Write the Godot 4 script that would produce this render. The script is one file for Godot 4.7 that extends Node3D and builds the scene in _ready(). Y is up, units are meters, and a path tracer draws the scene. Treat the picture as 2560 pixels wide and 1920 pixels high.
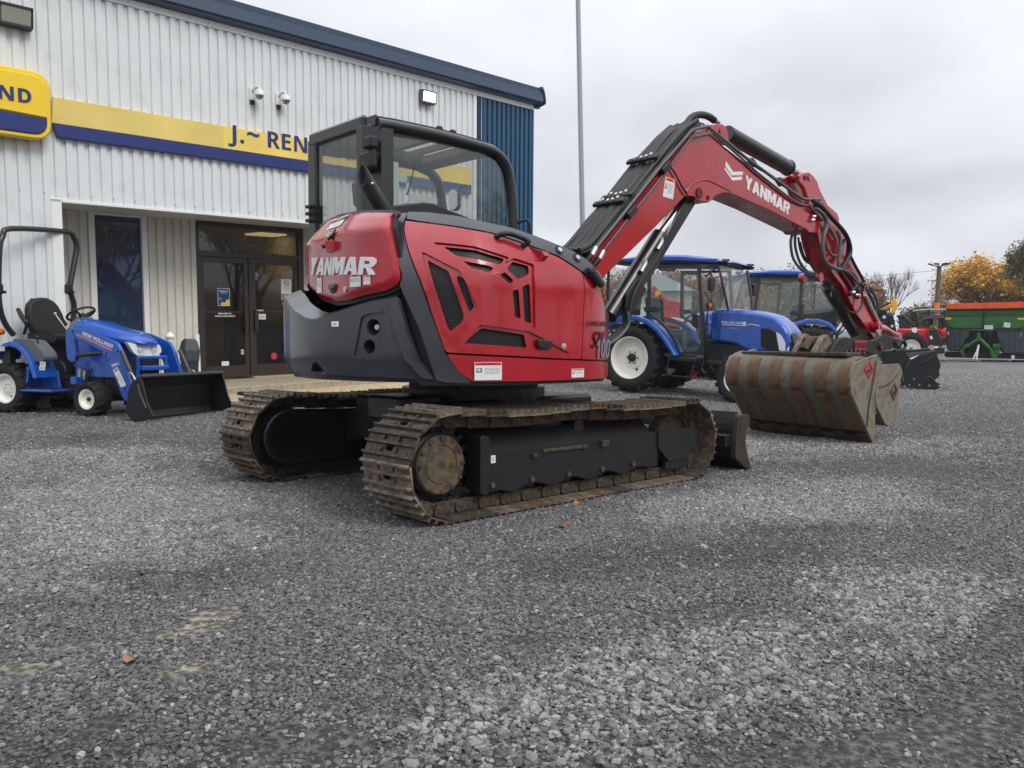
extends Node3D
# A gravel dealer's yard under an overcast autumn sky: an excavator in front of a metal clad showroom, blue tractors and a spreader behind.

var rng := RandomNumberGenerator.new()
var M := {}
var taken := {}
var noise := FastNoiseLite.new()

class MB:
	# collects triangles for one mesh; each primitive gets smooth groups of its own
	var st := SurfaceTool.new()
	var g := 1
	var col := Color.WHITE
	func _init():
		st.begin(Mesh.PRIMITIVE_TRIANGLES)
	func flat():
		st.set_smooth_group(-1)
	func soft():
		g += 1
		st.set_smooth_group(g)
	func p(a: Vector3):
		st.set_color(col)
		st.add_vertex(a)
	func tri(a: Vector3, b: Vector3, c: Vector3):
		p(a); p(b); p(c)
	func quad(a: Vector3, b: Vector3, c: Vector3, d: Vector3):
		p(a); p(b); p(c); p(a); p(c); p(d)
	# a box with chamfered edges
	func box(c: Vector3, size: Vector3, ba := Basis(), bev := 0.0):
		flat()
		var h := size * 0.5
		bev = minf(bev, minf(h.x, minf(h.y, h.z)) * 0.8)
		for ax in 3:
			var u := (ax + 1) % 3
			var w := (ax + 2) % 3
			for s in [-1.0, 1.0]:
				var q := []
				for k in [[-1, -1], [1, -1], [1, 1], [-1, 1]]:
					var v := Vector3()
					v[ax] = s * h[ax]
					v[u] = k[0] * (h[u] - bev)
					v[w] = k[1] * (h[w] - bev)
					q.append(c + ba * v)
				if s > 0: quad(q[0], q[3], q[2], q[1])
				else: quad(q[0], q[1], q[2], q[3])
		if bev <= 0.0: return
		for ax in 3:
			var u := (ax + 1) % 3
			var w := (ax + 2) % 3
			for su in [-1.0, 1.0]:
				for sw in [-1.0, 1.0]:
					var q := []
					for k in [[-1, 0], [1, 0], [1, 1], [-1, 1]]:
						var v := Vector3()
						v[ax] = k[0] * (h[ax] - bev)
						v[u] = su * (h[u] - (bev if k[1] else 0.0))
						v[w] = sw * (h[w] - (0.0 if k[1] else bev))
						q.append(c + ba * v)
					if su * sw > 0: quad(q[0], q[3], q[2], q[1])
					else: quad(q[0], q[1], q[2], q[3])
		for sx in [-1.0, 1.0]:
			for sy in [-1.0, 1.0]:
				for sz in [-1.0, 1.0]:
					var a := Vector3(sx * h.x, sy * (h.y - bev), sz * (h.z - bev))
					var b := Vector3(sx * (h.x - bev), sy * h.y, sz * (h.z - bev))
					var d := Vector3(sx * (h.x - bev), sy * (h.y - bev), sz * h.z)
					if sx * sy * sz > 0: tri(c + ba * a, c + ba * d, c + ba * b)
					else: tri(c + ba * a, c + ba * b, c + ba * d)
	# a box between two corners in (s, y, t)
	func bx(s0: float, s1: float, y0: float, y1: float, t0: float, t1: float, bev := 0.0):
		box(Vector3((s0 + s1) / 2, (y0 + y1) / 2, -(t0 + t1) / 2), Vector3(absf(s1 - s0), absf(y1 - y0), absf(t1 - t0)), Basis(), bev)
	func ccw(poly: PackedVector2Array) -> PackedVector2Array:
		if Geometry2D.is_polygon_clockwise(poly):
			var r := poly.duplicate()
			r.reverse()
			return r
		return poly
	func inset(poly: PackedVector2Array, b: float) -> PackedVector2Array:
		var n := poly.size()
		var r := PackedVector2Array()
		for i in n:
			var e0 := (poly[i] - poly[(i + n - 1) % n]).normalized()
			var e1 := (poly[(i + 1) % n] - poly[i]).normalized()
			var n0 := Vector2(-e0.y, e0.x)
			var n1 := Vector2(-e1.y, e1.x)
			var m := n0 + n1
			var d := m.dot(n0)
			r.append(poly[i] + (m * (b / d) if d > 0.3 else n0 * b))
		return r
	# polygon in the local xy of xf, extruded along z from d0 to d1, with chamfered rims
	func prism(poly_in, xf: Transform3D, d0: float, d1: float, bev := 0.0, smooth := false):
		var poly := ccw(PackedVector2Array(poly_in))
		if d1 < d0:
			var k := d0
			d0 = d1
			d1 = k
		var n := poly.size()
		var cap := inset(poly, bev) if bev > 0.0 else poly
		var idx := Geometry2D.triangulate_polygon(cap)
		if idx.is_empty():
			cap = poly
			bev = 0.0
			idx = Geometry2D.triangulate_polygon(poly)
		flat()
		for i in range(0, idx.size(), 3):
			var a := cap[idx[i]]
			var b := cap[idx[i + 1]]
			var c := cap[idx[i + 2]]
			if (b - a).cross(c - a) < 0:
				var k := b
				b = c
				c = k
			tri(xf * Vector3(a.x, a.y, d1), xf * Vector3(c.x, c.y, d1), xf * Vector3(b.x, b.y, d1))
			tri(xf * Vector3(a.x, a.y, d0), xf * Vector3(b.x, b.y, d0), xf * Vector3(c.x, c.y, d0))
		if smooth: soft()
		for i in n:
			var a := poly[i]
			var b := poly[(i + 1) % n]
			quad(xf * Vector3(a.x, a.y, d0 + bev), xf * Vector3(a.x, a.y, d1 - bev), xf * Vector3(b.x, b.y, d1 - bev), xf * Vector3(b.x, b.y, d0 + bev))
		if bev > 0.0:
			for i in n:
				var a := poly[i]
				var b := poly[(i + 1) % n]
				var ca := cap[i]
				var cb := cap[(i + 1) % n]
				quad(xf * Vector3(a.x, a.y, d1 - bev), xf * Vector3(ca.x, ca.y, d1), xf * Vector3(cb.x, cb.y, d1), xf * Vector3(b.x, b.y, d1 - bev))
				quad(xf * Vector3(ca.x, ca.y, d0), xf * Vector3(a.x, a.y, d0 + bev), xf * Vector3(b.x, b.y, d0 + bev), xf * Vector3(cb.x, cb.y, d0))
	# polygons of (t, y), (s, y) and (s, t)
	func ps(poly, s0: float, s1: float, bev := 0.0, smooth := false):
		prism(poly, Transform3D(Basis(Vector3(0, 0, -1), Vector3(0, 1, 0), Vector3(1, 0, 0)), Vector3()), s0, s1, bev, smooth)
	func pt(poly, t0: float, t1: float, bev := 0.0, smooth := false):
		prism(poly, Transform3D(), -t0, -t1, bev, smooth)
	func py(poly, y0: float, y1: float, bev := 0.0, smooth := false):
		prism(poly, Transform3D(Basis(Vector3(1, 0, 0), Vector3(0, 0, -1), Vector3(0, 1, 0)), Vector3()), y0, y1, bev, smooth)
	# rings of equal length joined by quads
	func loft(rings: Array, closed := true, caps := true, smooth := true):
		if smooth: soft()
		else: flat()
		var n: int = rings[0].size()
		for k in rings.size() - 1:
			var a = rings[k]
			var b = rings[k + 1]
			for i in (n if closed else n - 1):
				var j := (i + 1) % n
				quad(a[i], b[i], b[j], a[j])
		if caps and closed:
			flat()
			for e in 2:
				var r = rings[0] if e == 0 else rings[-1]
				var c := Vector3()
				for v in r: c += v
				c /= n
				for i in n:
					var j := (i + 1) % n
					if e == 0: tri(c, r[i], r[j])
					else: tri(c, r[j], r[i])
	func tube(pts, r, n := 8, caps := true):
		var rings := []
		var last := Vector3(0.3, 1, 0.2)
		for i in pts.size():
			var d: Vector3 = (pts[mini(i + 1, pts.size() - 1)] - pts[maxi(i - 1, 0)])
			d = d.normalized() if d.length() > 1e-6 else Vector3.UP
			if absf(last.dot(d)) > 0.98: last = Vector3(d.y, d.z, d.x)
			var u := (last - d * last.dot(d)).normalized()
			last = u
			var w := d.cross(u)
			var rr: float = r[i] if r is Array else r
			var ring := PackedVector3Array()
			for k in n:
				var a := TAU * k / n
				ring.append(pts[i] + (u * cos(a) - w * sin(a)) * rr)
			rings.append(ring)
		loft(rings, true, caps)
	# profile of (radius, along) turned round the local z of xf
	func lathe(prof, xf: Transform3D, n := 24, a0 := 0.0, a1 := TAU):
		for k in prof.size() - 1:
			var d0: Vector2 = (prof[k + 1] - prof[k]).normalized()
			if k == 0: soft()
			else:
				var dp: Vector2 = (prof[k] - prof[k - 1]).normalized()
				if d0.dot(dp) < 0.8: soft()
			for i in n:
				var b0 := a0 + (a1 - a0) * i / n
				var b1 := a0 + (a1 - a0) * (i + 1) / n
				var c0 := Vector2(cos(b0), sin(b0))
				var c1 := Vector2(cos(b1), sin(b1))
				var r0: float = prof[k].x
				var r1: float = prof[k + 1].x
				var z0: float = prof[k].y
				var z1: float = prof[k + 1].y
				var a := xf * Vector3(c0.x * r0, c0.y * r0, z0)
				var b := xf * Vector3(c1.x * r0, c1.y * r0, z0)
				var c := xf * Vector3(c1.x * r1, c1.y * r1, z1)
				var d := xf * Vector3(c0.x * r1, c0.y * r1, z1)
				if r0 > 1e-5: tri(a, c, b)
				if r1 > 1e-5: tri(a, d, c)
	func cyl(a: Vector3, b: Vector3, r: float, n := 16, r2 := -1.0):
		var d := b - a
		lathe([Vector2(0, 0), Vector2(r, 0), Vector2(r if r2 < 0 else r2, d.length()), Vector2(0, d.length())], Transform3D(MB.along(d), a), n)
	static func along(d: Vector3) -> Basis:
		var z := d.normalized()
		var x := z.cross(Vector3.UP if absf(z.y) < 0.95 else Vector3.RIGHT).normalized()
		return Basis(x, z.cross(x), z)
	func ball(c: Vector3, r: Vector3, n := 12):
		var pr := []
		for k in n / 2 + 1:
			var a := PI * k / (n / 2)
			pr.append(Vector2(sin(a), -cos(a)))
		soft()
		lathe(pr, Transform3D(Basis(Vector3(r.x, 0, 0), Vector3(0, 0, -r.y), Vector3(0, r.z, 0)), c), n)
	# a sheet over an outline with holes, cut on a grid and laid on a surface by fn(x, y) -> Vector3
	func sheet(outline_in, holes: Array, step: float, fn: Callable, rim := 0.0, rfn = null):
		var outline := PackedVector2Array(outline_in)
		var r := Rect2(outline[0], Vector2())
		for q in outline: r = r.expand(q)
		soft()
		var nx := int(ceil(r.size.x / step))
		var ny := int(ceil(r.size.y / step))
		for i in nx:
			for j in ny:
				var o := r.position + Vector2(i, j) * step
				var cell := PackedVector2Array([o, o + Vector2(step, 0), o + Vector2(step, step), o + Vector2(0, step)])
				var parts: Array = Geometry2D.intersect_polygons(cell, outline)
				for h in holes:
					var nextp := []
					for q in parts:
						if Geometry2D.is_polygon_clockwise(q): continue
						for c in Geometry2D.clip_polygons(q, h):
							if not Geometry2D.is_polygon_clockwise(c): nextp.append(c)
					parts = nextp
				for q in parts:
					if q.size() < 3: continue
					var idx := Geometry2D.triangulate_polygon(q)
					for k in range(0, idx.size(), 3):
						var a: Vector2 = q[idx[k]]
						var b: Vector2 = q[idx[k + 1]]
						var c: Vector2 = q[idx[k + 2]]
						if (b - a).cross(c - a) < 0: tri(fn.call(a.x, a.y), fn.call(b.x, b.y), fn.call(c.x, c.y))
						else: tri(fn.call(a.x, a.y), fn.call(c.x, c.y), fn.call(b.x, b.y))
		if rim > 0.0:
			for h in [outline] + holes:
				soft()
				for k in h.size():
					var a: Vector2 = h[k]
					var b: Vector2 = h[(k + 1) % h.size()]
					var m := maxi(1, int((b - a).length() / step))
					for e in m:
						var u := a.lerp(b, float(e) / m)
						var v := a.lerp(b, float(e + 1) / m)
						quad(fn.call(u.x, u.y), fn.call(v.x, v.y), rfn.call(v.x, v.y), rfn.call(u.x, u.y))
	func mesh() -> ArrayMesh:
		st.generate_normals()
		return st.commit()

func v3(s: float, y: float, t: float) -> Vector3:
	return Vector3(s, y, -t)

func numbered(called: String) -> String:
	taken[called] = taken.get(called, 0) + 1
	return called if taken[called] == 1 else "%s_%03d" % [called, taken[called] - 1]

# one named mesh under a parent
func part(called: String, mb, material: Material, parent: Node, label := "") -> MeshInstance3D:
	var o := MeshInstance3D.new()
	o.name = called if parent != self else numbered(called)
	o.mesh = mb.mesh() if mb is MB else mb
	o.material_override = material
	parent.add_child(o, true)
	if label: o.set_meta("label", label)
	return o

func stuff(o: Node):
	o.set_meta("kind", "stuff")

func thing(called: String, label: String, category: String, xf := Transform3D(), group := "") -> Node3D:
	var o := Node3D.new()
	o.name = numbered(called)
	add_child(o)
	o.transform = xf
	tag(o, label, category, group)
	return o

func tag(o: Node, label: String, category: String, group := ""):
	o.set_meta("label", label)
	o.set_meta("category", category)
	if group: o.set_meta("group", group)

func structure(called: String, mb, material: Material) -> MeshInstance3D:
	var o := part(called, mb, material, self)
	o.set_meta("kind", "structure")
	return o

func frame(x: float, y: float, z: float, yaw_deg: float) -> Transform3D:
	return Transform3D(Basis(Vector3.UP, -deg_to_rad(yaw_deg)), Vector3(x, y, z))

# smooth curve through points
func curve(pts: Array, per := 6) -> PackedVector3Array:
	var r := PackedVector3Array()
	var n := pts.size()
	for i in n - 1:
		var a: Vector3 = pts[maxi(i - 1, 0)]
		var d: Vector3 = pts[mini(i + 2, n - 1)]
		for k in per:
			r.append(pts[i].cubic_interpolate(pts[i + 1], a, d, float(k) / per))
	r.append(pts[n - 1])
	return r

func rounded(x0: float, y0: float, x1: float, y1: float, r: float, n := 5) -> PackedVector2Array:
	var o := PackedVector2Array()
	for c in [[x1 - r, y1 - r, 0.0], [x0 + r, y1 - r, PI / 2], [x0 + r, y0 + r, PI], [x1 - r, y0 + r, PI * 1.5]]:
		for k in n + 1:
			var a: float = c[2] + PI / 2 * k / n
			o.append(Vector2(c[0] + r * cos(a), c[1] + r * sin(a)))
	return o

# round the corners of a polygon
func soften(poly_in, r: float, n := 4) -> PackedVector2Array:
	var poly := PackedVector2Array(poly_in)
	var o := PackedVector2Array()
	var m := poly.size()
	for i in m:
		var a := poly[(i + m - 1) % m]
		var b := poly[i]
		var c := poly[(i + 1) % m]
		var q := minf(r, minf((a - b).length(), (c - b).length()) * 0.45)
		var p0 := b + (a - b).normalized() * q
		var p1 := b + (c - b).normalized() * q
		for k in n + 1:
			var u := float(k) / n
			o.append(p0.lerp(b, u).lerp(b.lerp(p1, u), u))
	return o

func circle2(c: Vector2, r: float, n := 24) -> PackedVector2Array:
	var o := PackedVector2Array()
	for k in n:
		o.append(c + Vector2(cos(TAU * k / n), sin(TAU * k / n)) * r)
	return o

func mat(called: String, c: Color, rough := 0.6, metal := 0.0, tex: Texture2D = null, scale := 1.0, bump: Texture2D = null, depth := 0.0) -> StandardMaterial3D:
	var m := StandardMaterial3D.new()
	m.resource_name = called
	m.albedo_color = c
	m.roughness = rough
	m.metallic = metal
	m.cull_mode = BaseMaterial3D.CULL_DISABLED
	if tex or bump:
		m.uv1_triplanar = true
		m.uv1_scale = Vector3.ONE * scale
	if tex: m.albedo_texture = tex
	if bump:
		m.heightmap_enabled = true
		m.heightmap_texture = bump
		m.heightmap_scale = depth
	M[called] = m
	return m

func paint(called: String, c: Color, rough := 0.3, coat := 0.6, tex: Texture2D = null, scale := 1.0) -> StandardMaterial3D:
	var m := mat(called, c, rough, 0.0, tex, scale)
	m.clearcoat_enabled = coat > 0
	m.clearcoat = coat
	m.clearcoat_roughness = 0.08
	return m

func glass(called: String, c: Color, alpha: float) -> StandardMaterial3D:
	var m := mat(called, Color(c, alpha), 0.02)
	m.transparency = BaseMaterial3D.TRANSPARENCY_ALPHA
	return m

func grain(seed_n: int, freq: float, colors: Array, size := 512, octaves := 5, kind := FastNoiseLite.TYPE_SIMPLEX_SMOOTH) -> NoiseTexture2D:
	var n := FastNoiseLite.new()
	n.seed = seed_n
	n.frequency = freq
	n.noise_type = kind
	n.fractal_octaves = octaves
	var t := NoiseTexture2D.new()
	t.width = size
	t.height = size
	t.seamless = true
	t.noise = n
	var ramp := Gradient.new()
	var offs := PackedFloat32Array()
	var cols := PackedColorArray()
	for q in colors:
		offs.append(q[0])
		cols.append(q[1])
	ramp.offsets = offs
	ramp.colors = cols
	t.color_ramp = ramp
	return t

func gray(x: float) -> Color:
	return Color(x, x, x)

# lettering as geometry in the xy of xf, capitals of the given height centred on its origin (align -1 starts there, 1 ends there)
func letters(text: String, height: float, xf: Transform3D, depth := 0.004, align := 0, slant := 0.0, wide := 1.0) -> ArrayMesh:
	var f := SystemFont.new()
	f.font_names = PackedStringArray(["Droid Sans"])
	f.font_weight = 700
	var am := []
	for s in [text, "H"]:
		var t := TextMesh.new()
		t.font = f
		t.text = s
		t.font_size = 64
		t.pixel_size = 1.0 / 64
		t.depth = 0.1
		t.curve_step = 2.0
		var m := ArrayMesh.new()
		m.add_surface_from_arrays(Mesh.PRIMITIVE_TRIANGLES, t.get_mesh_arrays())
		am.append(m)
	var st := SurfaceTool.new()
	var box: AABB = am[0].get_aabb()
	var cap: AABB = am[1].get_aabb()
	var k := height / cap.size.y
	var x := -(box.position.x + box.size.x * (align + 1) * 0.5)
	var y := -(cap.position.y + cap.size.y * 0.5)
	var sh := Transform3D(Basis(Vector3(k * wide, 0, 0), Vector3(k * slant, k, 0), Vector3(0, 0, depth / 0.1)), Vector3(0, 0, depth / 2))
	st.append_from(am[0], 0, xf * sh * Transform3D(Basis(), Vector3(x, y, 0)))
	return st.commit()

# flat print on a thin plate: image lines drawn with fill_rect
func plate(im: Image, w: float, h: float, xf: Transform3D, rough := 0.45) -> Array:
	var m := StandardMaterial3D.new()
	m.albedo_texture = ImageTexture.create_from_image(im)
	m.roughness = rough
	m.cull_mode = BaseMaterial3D.CULL_DISABLED
	var st := SurfaceTool.new()
	st.begin(Mesh.PRIMITIVE_TRIANGLES)
	st.set_smooth_group(-1)
	var z := 0.0015
	for k in [[0, 0], [1, 1], [1, 0], [0, 0], [0, 1], [1, 1]]:
		st.set_uv(Vector2(k[0], 1 - k[1]))
		st.add_vertex(xf * Vector3((k[0] - 0.5) * w, (k[1] - 0.5) * h, z))
	for e in 4:
		var c := [Vector2(-1, -1), Vector2(1, -1), Vector2(1, 1), Vector2(-1, 1)]
		var a: Vector2 = c[e] * 0.5
		var b: Vector2 = c[(e + 1) % 4] * 0.5
		for q in [[a, 0], [b, z], [b, 0], [a, 0], [a, z], [b, z]]:
			st.set_uv(Vector2(0.02, 0.02))
			st.add_vertex(xf * Vector3(q[0].x * w, q[0].y * h, q[1]))
	st.generate_normals()
	return [st.commit(), m]

func stick(called: String, im: Image, w: float, h: float, xf: Transform3D, parent: Node, label := "") -> MeshInstance3D:
	var a := plate(im, w, h, xf)
	return part(called, a[0], a[1], parent, label)

func canvas(w: int, h: int, c: Color) -> Image:
	var im := Image.create(w, h, false, Image.FORMAT_RGBA8)
	im.fill(c)
	return im

# rows of fine print
func rows(im: Image, x0: int, y0: int, x1: int, n: int, gap: int, thick: int, c: Color):
	for k in n:
		var e := x0
		while e < x1:
			var w := rng.randi_range(3, 9)
			im.fill_rect(Rect2i(e, y0 + k * gap, mini(w, x1 - e), thick), c)
			e += w + rng.randi_range(1, 3)

# a caution label: coloured head, pictogram, rows of print
func caution(head: Color, w := 96, h := 64) -> Image:
	var im := canvas(w, h, gray(0.86))
	im.fill_rect(Rect2i(2, 2, w - 4, h / 6), head)
	rows(im, w / 4, 2 + h / 18, w * 3 / 4, 1, 9, maxi(2, h / 14), gray(0.1))
	im.fill_rect(Rect2i(w / 14, h / 3, w / 5, h / 4), gray(0.25))
	im.fill_rect(Rect2i(w / 10, h / 3 + 2, w / 8, h / 6), gray(0.8))
	rows(im, w / 3 + 4, h / 3, w - 8, maxi(2, h / 9 - 3), 6, 2, gray(0.35))
	return im

func height(x: float, z: float) -> float:
	var u := -z - 8.5
	var y := 0.0185 * (u + sqrt(u * u + 4.0)) * 0.5
	y -= 0.09 * exp(-(pow(x - 3.6, 2) + pow(z + 13.4, 2)) / 2.9)
	return y

var blobs := []

func blob(kind: int, q: Array):
	var a: Vector2 = q[1] - q[0]
	var b: Vector2 = q[2] - q[0]
	blobs.append([kind, Transform2D(a, b, q[0]).affine_inverse()])

# how much light stone, sand, bare fines and damp dark gravel lie at a place
func zone(x: float, z: float) -> Array:
	var w := [0.0, 0.0, 0.0, 0.0, 0.0]
	var p := Vector2(x, -z)
	var n := noise.get_noise_2d(x * 1.6, z * 1.6) * 0.55 + noise.get_noise_2d(x * 6 + 50, z * 6) * 0.35
	for b in blobs:
		var q: Vector2 = b[1] * p
		var d := q.length()
		if d < 2.2 and b[0] == 1: w[1] = maxf(w[1], 1.0 - smoothstep(0.6, 1.15, d + n * 0.45))
		elif d < 2.2: w[b[0]] = maxf(w[b[0]], 1.0 - smoothstep(0.45, 1.25, d + n))
	return w

func make_camera_and_light():
	var cam := Camera3D.new()
	cam.name = "camera"
	cam.fov = 49.53
	cam.near = 0.05
	cam.far = 900.0
	cam.transform = Transform3D(Basis(Vector3.RIGHT, -0.0496) * Basis(Vector3.BACK, 0.0047), Vector3(0, 1.0, 0))
	add_child(cam)
	var w := 1024
	var h := 512
	var im := Image.create(w, h, false, Image.FORMAT_RGBF)
	var n := FastNoiseLite.new()
	n.seed = 11
	n.frequency = 0.42
	n.fractal_octaves = 5
	n.fractal_gain = 0.48
	for j in h:
		var el := (0.5 - (j + 0.5) / h) * PI
		var y := sin(el)
		for i in w:
			var c: Color
			if y < -0.02:
				c = Color(0.11, 0.11, 0.112)
			else:
				var az := (i + 0.5) / w * TAU
				var f := 1.0 / (maxf(y, 0.0) + 0.16)
				var x3 := cos(el) * cos(az) * f
				var z3 := cos(el) * sin(az) * f
				var a := n.get_noise_3d(x3 * 1.1, z3 * 1.1, 3.0)
				var b := n.get_noise_3d(x3 * 3.1 + 9, z3 * 3.1, 8.0)
				var l := 0.665 + 1.0 * pow(maxf(y, 0.0), 1.5)
				l *= 1.0 + 0.34 * a + 0.17 * b
				c = Color(l * 0.955, l * 0.985, l * (1.06 - 0.05 * maxf(a, 0.0)))
			im.set_pixel(i, j, c)
	var pan := PanoramaSkyMaterial.new()
	pan.panorama = ImageTexture.create_from_image(im)
	var sky := Sky.new()
	sky.sky_material = pan
	var env := Environment.new()
	env.background_mode = Environment.BG_SKY
	env.sky = sky
	env.tonemap_mode = Environment.TONE_MAPPER_LINEAR
	env.tonemap_exposure = 1.08
	env.sdfgi_enabled = true
	env.ssao_enabled = true
	env.ssil_enabled = true
	env.fog_enabled = true
	env.fog_density = 0.0006
	env.fog_light_color = Color(0.86, 0.88, 0.92)
	var we := WorldEnvironment.new()
	we.name = "world_environment"
	we.environment = env
	add_child(we)
	var sun := DirectionalLight3D.new()
	sun.name = "overcast_sun"
	sun.light_energy = 0.5
	sun.light_color = Color(1.0, 0.985, 0.96)
	sun.light_angular_distance = 25.0
	sun.shadow_enabled = true
	sun.transform = Transform3D(Basis.looking_at(Vector3(-0.5, -0.7, -0.52)), Vector3(0, 20, 0))
	add_child(sun)

func make_materials():
	var rust := [[0.0, Color(0.5, 0.45, 0.42)], [0.42, Color(0.68, 0.65, 0.61)], [0.6, Color(0.78, 0.74, 0.68)], [0.8, Color(0.98, 0.93, 0.85)], [1.0, Color(0.66, 0.5, 0.42)]]
	var steel_tex := grain(3, 0.012, rust)
	var dust_tex := grain(5, 0.008, [[0.0, gray(0.86)], [0.5, gray(0.97)], [1.0, gray(1.0)]])
	var fine := grain(7, 0.03, [[0.0, gray(0.2)], [1.0, gray(0.9)]])
	mat("steel", Color(0.6, 0.575, 0.54), 0.62, 0.35, steel_tex, 2.0, fine, 0.15)
	mat("steel_rusty", Color(0.5, 0.425, 0.37), 0.75, 0.2, steel_tex, 2.6, fine, 0.2)
	mat("steel_dark", Color(0.39, 0.365, 0.34), 0.68, 0.3, steel_tex, 3.1, fine, 0.2)
	mat("hub_mud", Color(0.43, 0.4, 0.36), 0.75, 0.1, grain(27, 0.008, [[0.0, Color(0.5, 0.42, 0.36)], [0.45, Color(0.72, 0.72, 0.7)], [0.6, Color(0.95, 0.86, 0.7)], [1.0, Color(0.8, 0.66, 0.48)]]), 2.0, fine, 0.15)
	mat("bucket_steel", Color(0.53, 0.52, 0.5), 0.62, 0.25, grain(23, 0.006, [[0.0, Color(0.62, 0.57, 0.52)], [0.4, Color(0.8, 0.79, 0.77)], [0.6, Color(0.86, 0.82, 0.74)], [1.0, Color(0.68, 0.57, 0.46)]]), 1.2, fine, 0.15)
	mat("bucket_rust", Color(0.43, 0.38, 0.33), 0.75, 0.1, grain(29, 0.01, [[0.0, Color(0.62, 0.5, 0.42)], [0.5, Color(0.95, 0.85, 0.75)], [1.0, Color(1, 0.82, 0.62)]]), 1.6, fine, 0.2)
	paint("frame_black", Color(0.085, 0.09, 0.102), 0.48, 0.2, grain(31, 0.01, [[0.0, Color(0.75, 0.72, 0.68)], [0.55, gray(0.92)], [0.75, gray(1.0)], [1.0, Color(1.0, 0.95, 0.88)]]), 1.3)
	paint("red", Color(0.66, 0.025, 0.105), 0.25, 0.8, dust_tex, 0.7)
	paint("counterweight_gray", Color(0.205, 0.213, 0.238), 0.3, 0.5, dust_tex, 1.1)
	paint("blue", Color(0.08, 0.32, 0.7), 0.28, 0.7, dust_tex, 0.8)
	paint("cab_black", Color(0.1, 0.1, 0.112), 0.35, 0.4)
	mat("bucket_black", gray(0.065), 0.42)
	mat("plastic_black", Color(0.1, 0.1, 0.105), 0.55)
	mat("plastic_gray", Color(0.36, 0.37, 0.39), 0.6)
	mat("rubber", Color(0.105, 0.103, 0.1), 0.8, 0.0, grain(41, 0.02, [[0.0, gray(0.75)], [0.7, gray(0.95)], [1.0, Color(1.0, 0.97, 0.92)]]), 2.0, fine, 0.1)
	mat("hose", Color(0.085, 0.085, 0.09), 0.5)
	mat("hose_gray", Color(0.33, 0.33, 0.34), 0.45)
	mat("chrome", Color(0.82, 0.83, 0.85), 0.12, 0.95)
	mat("zinc", Color(0.74, 0.74, 0.73), 0.35, 0.7)
	mat("white", gray(0.87), 0.5)
	paint("rim_white", Color(0.93, 0.92, 0.88), 0.4, 0.3)
	mat("black_seat", Color(0.095, 0.095, 0.1), 0.6)
	mat("dark_inside", gray(0.06), 0.9)
	mat("orange", Color(0.93, 0.4, 0.12), 0.5)
	mat("amber", Color(0.95, 0.5, 0.05), 0.25)
	mat("red_lens", Color(0.7, 0.06, 0.05), 0.2)
	glass("cab_glass", Color(0.2, 0.31, 0.29), 0.17)
	glass("clear_glass", Color(0.3, 0.42, 0.4), 0.12)
	glass("door_glass", Color(0.09, 0.085, 0.075), 0.24)
	glass("transom_glass", Color(0.42, 0.43, 0.42), 0.32).metallic = 0.3
	glass("window_glass", Color(0.22, 0.3, 0.42), 0.5).metallic = 0.3
	var lens := glass("lens", Color(0.95, 0.97, 1.0), 0.25)
	lens.roughness = 0.05
	var streak := grain(51, 0.006, [[0.0, gray(0.94)], [0.45, gray(0.985)], [1.0, gray(1.0)]])
	paint("cladding_white", Color(0.87, 0.885, 0.885), 0.45, 0.0, streak, 0.6)
	paint("cladding_cream", Color(0.84, 0.83, 0.79), 0.5, 0.0, streak, 0.6)
	paint("cladding_blue", Color(0.07, 0.275, 0.41), 0.4, 0.2, streak, 0.6)
	paint("eave_blue", Color(0.12, 0.21, 0.31), 0.35, 0.3)
	mat("trim_white", Color(0.9, 0.905, 0.9), 0.4)
	paint("door_brown", Color(0.2, 0.165, 0.145), 0.4, 0.2)
	paint("sign_yellow", Color(0.98, 0.86, 0.42), 0.45, 0.1, grain(53, 0.004, [[0.0, gray(0.9)], [1.0, gray(1.0)]]), 0.5)
	paint("sign_yellow_bright", Color(0.95, 0.8, 0.12), 0.35, 0.3)
	paint("sign_blue", Color(0.06, 0.16, 0.43), 0.4, 0.2)
	mat("concrete", Color(0.66, 0.61, 0.53), 0.9, 0.0, grain(61, 0.02, [[0.0, gray(0.7)], [0.5, gray(0.95)], [1.0, gray(1.0)]]), 1.0, fine, 0.3)

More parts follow.
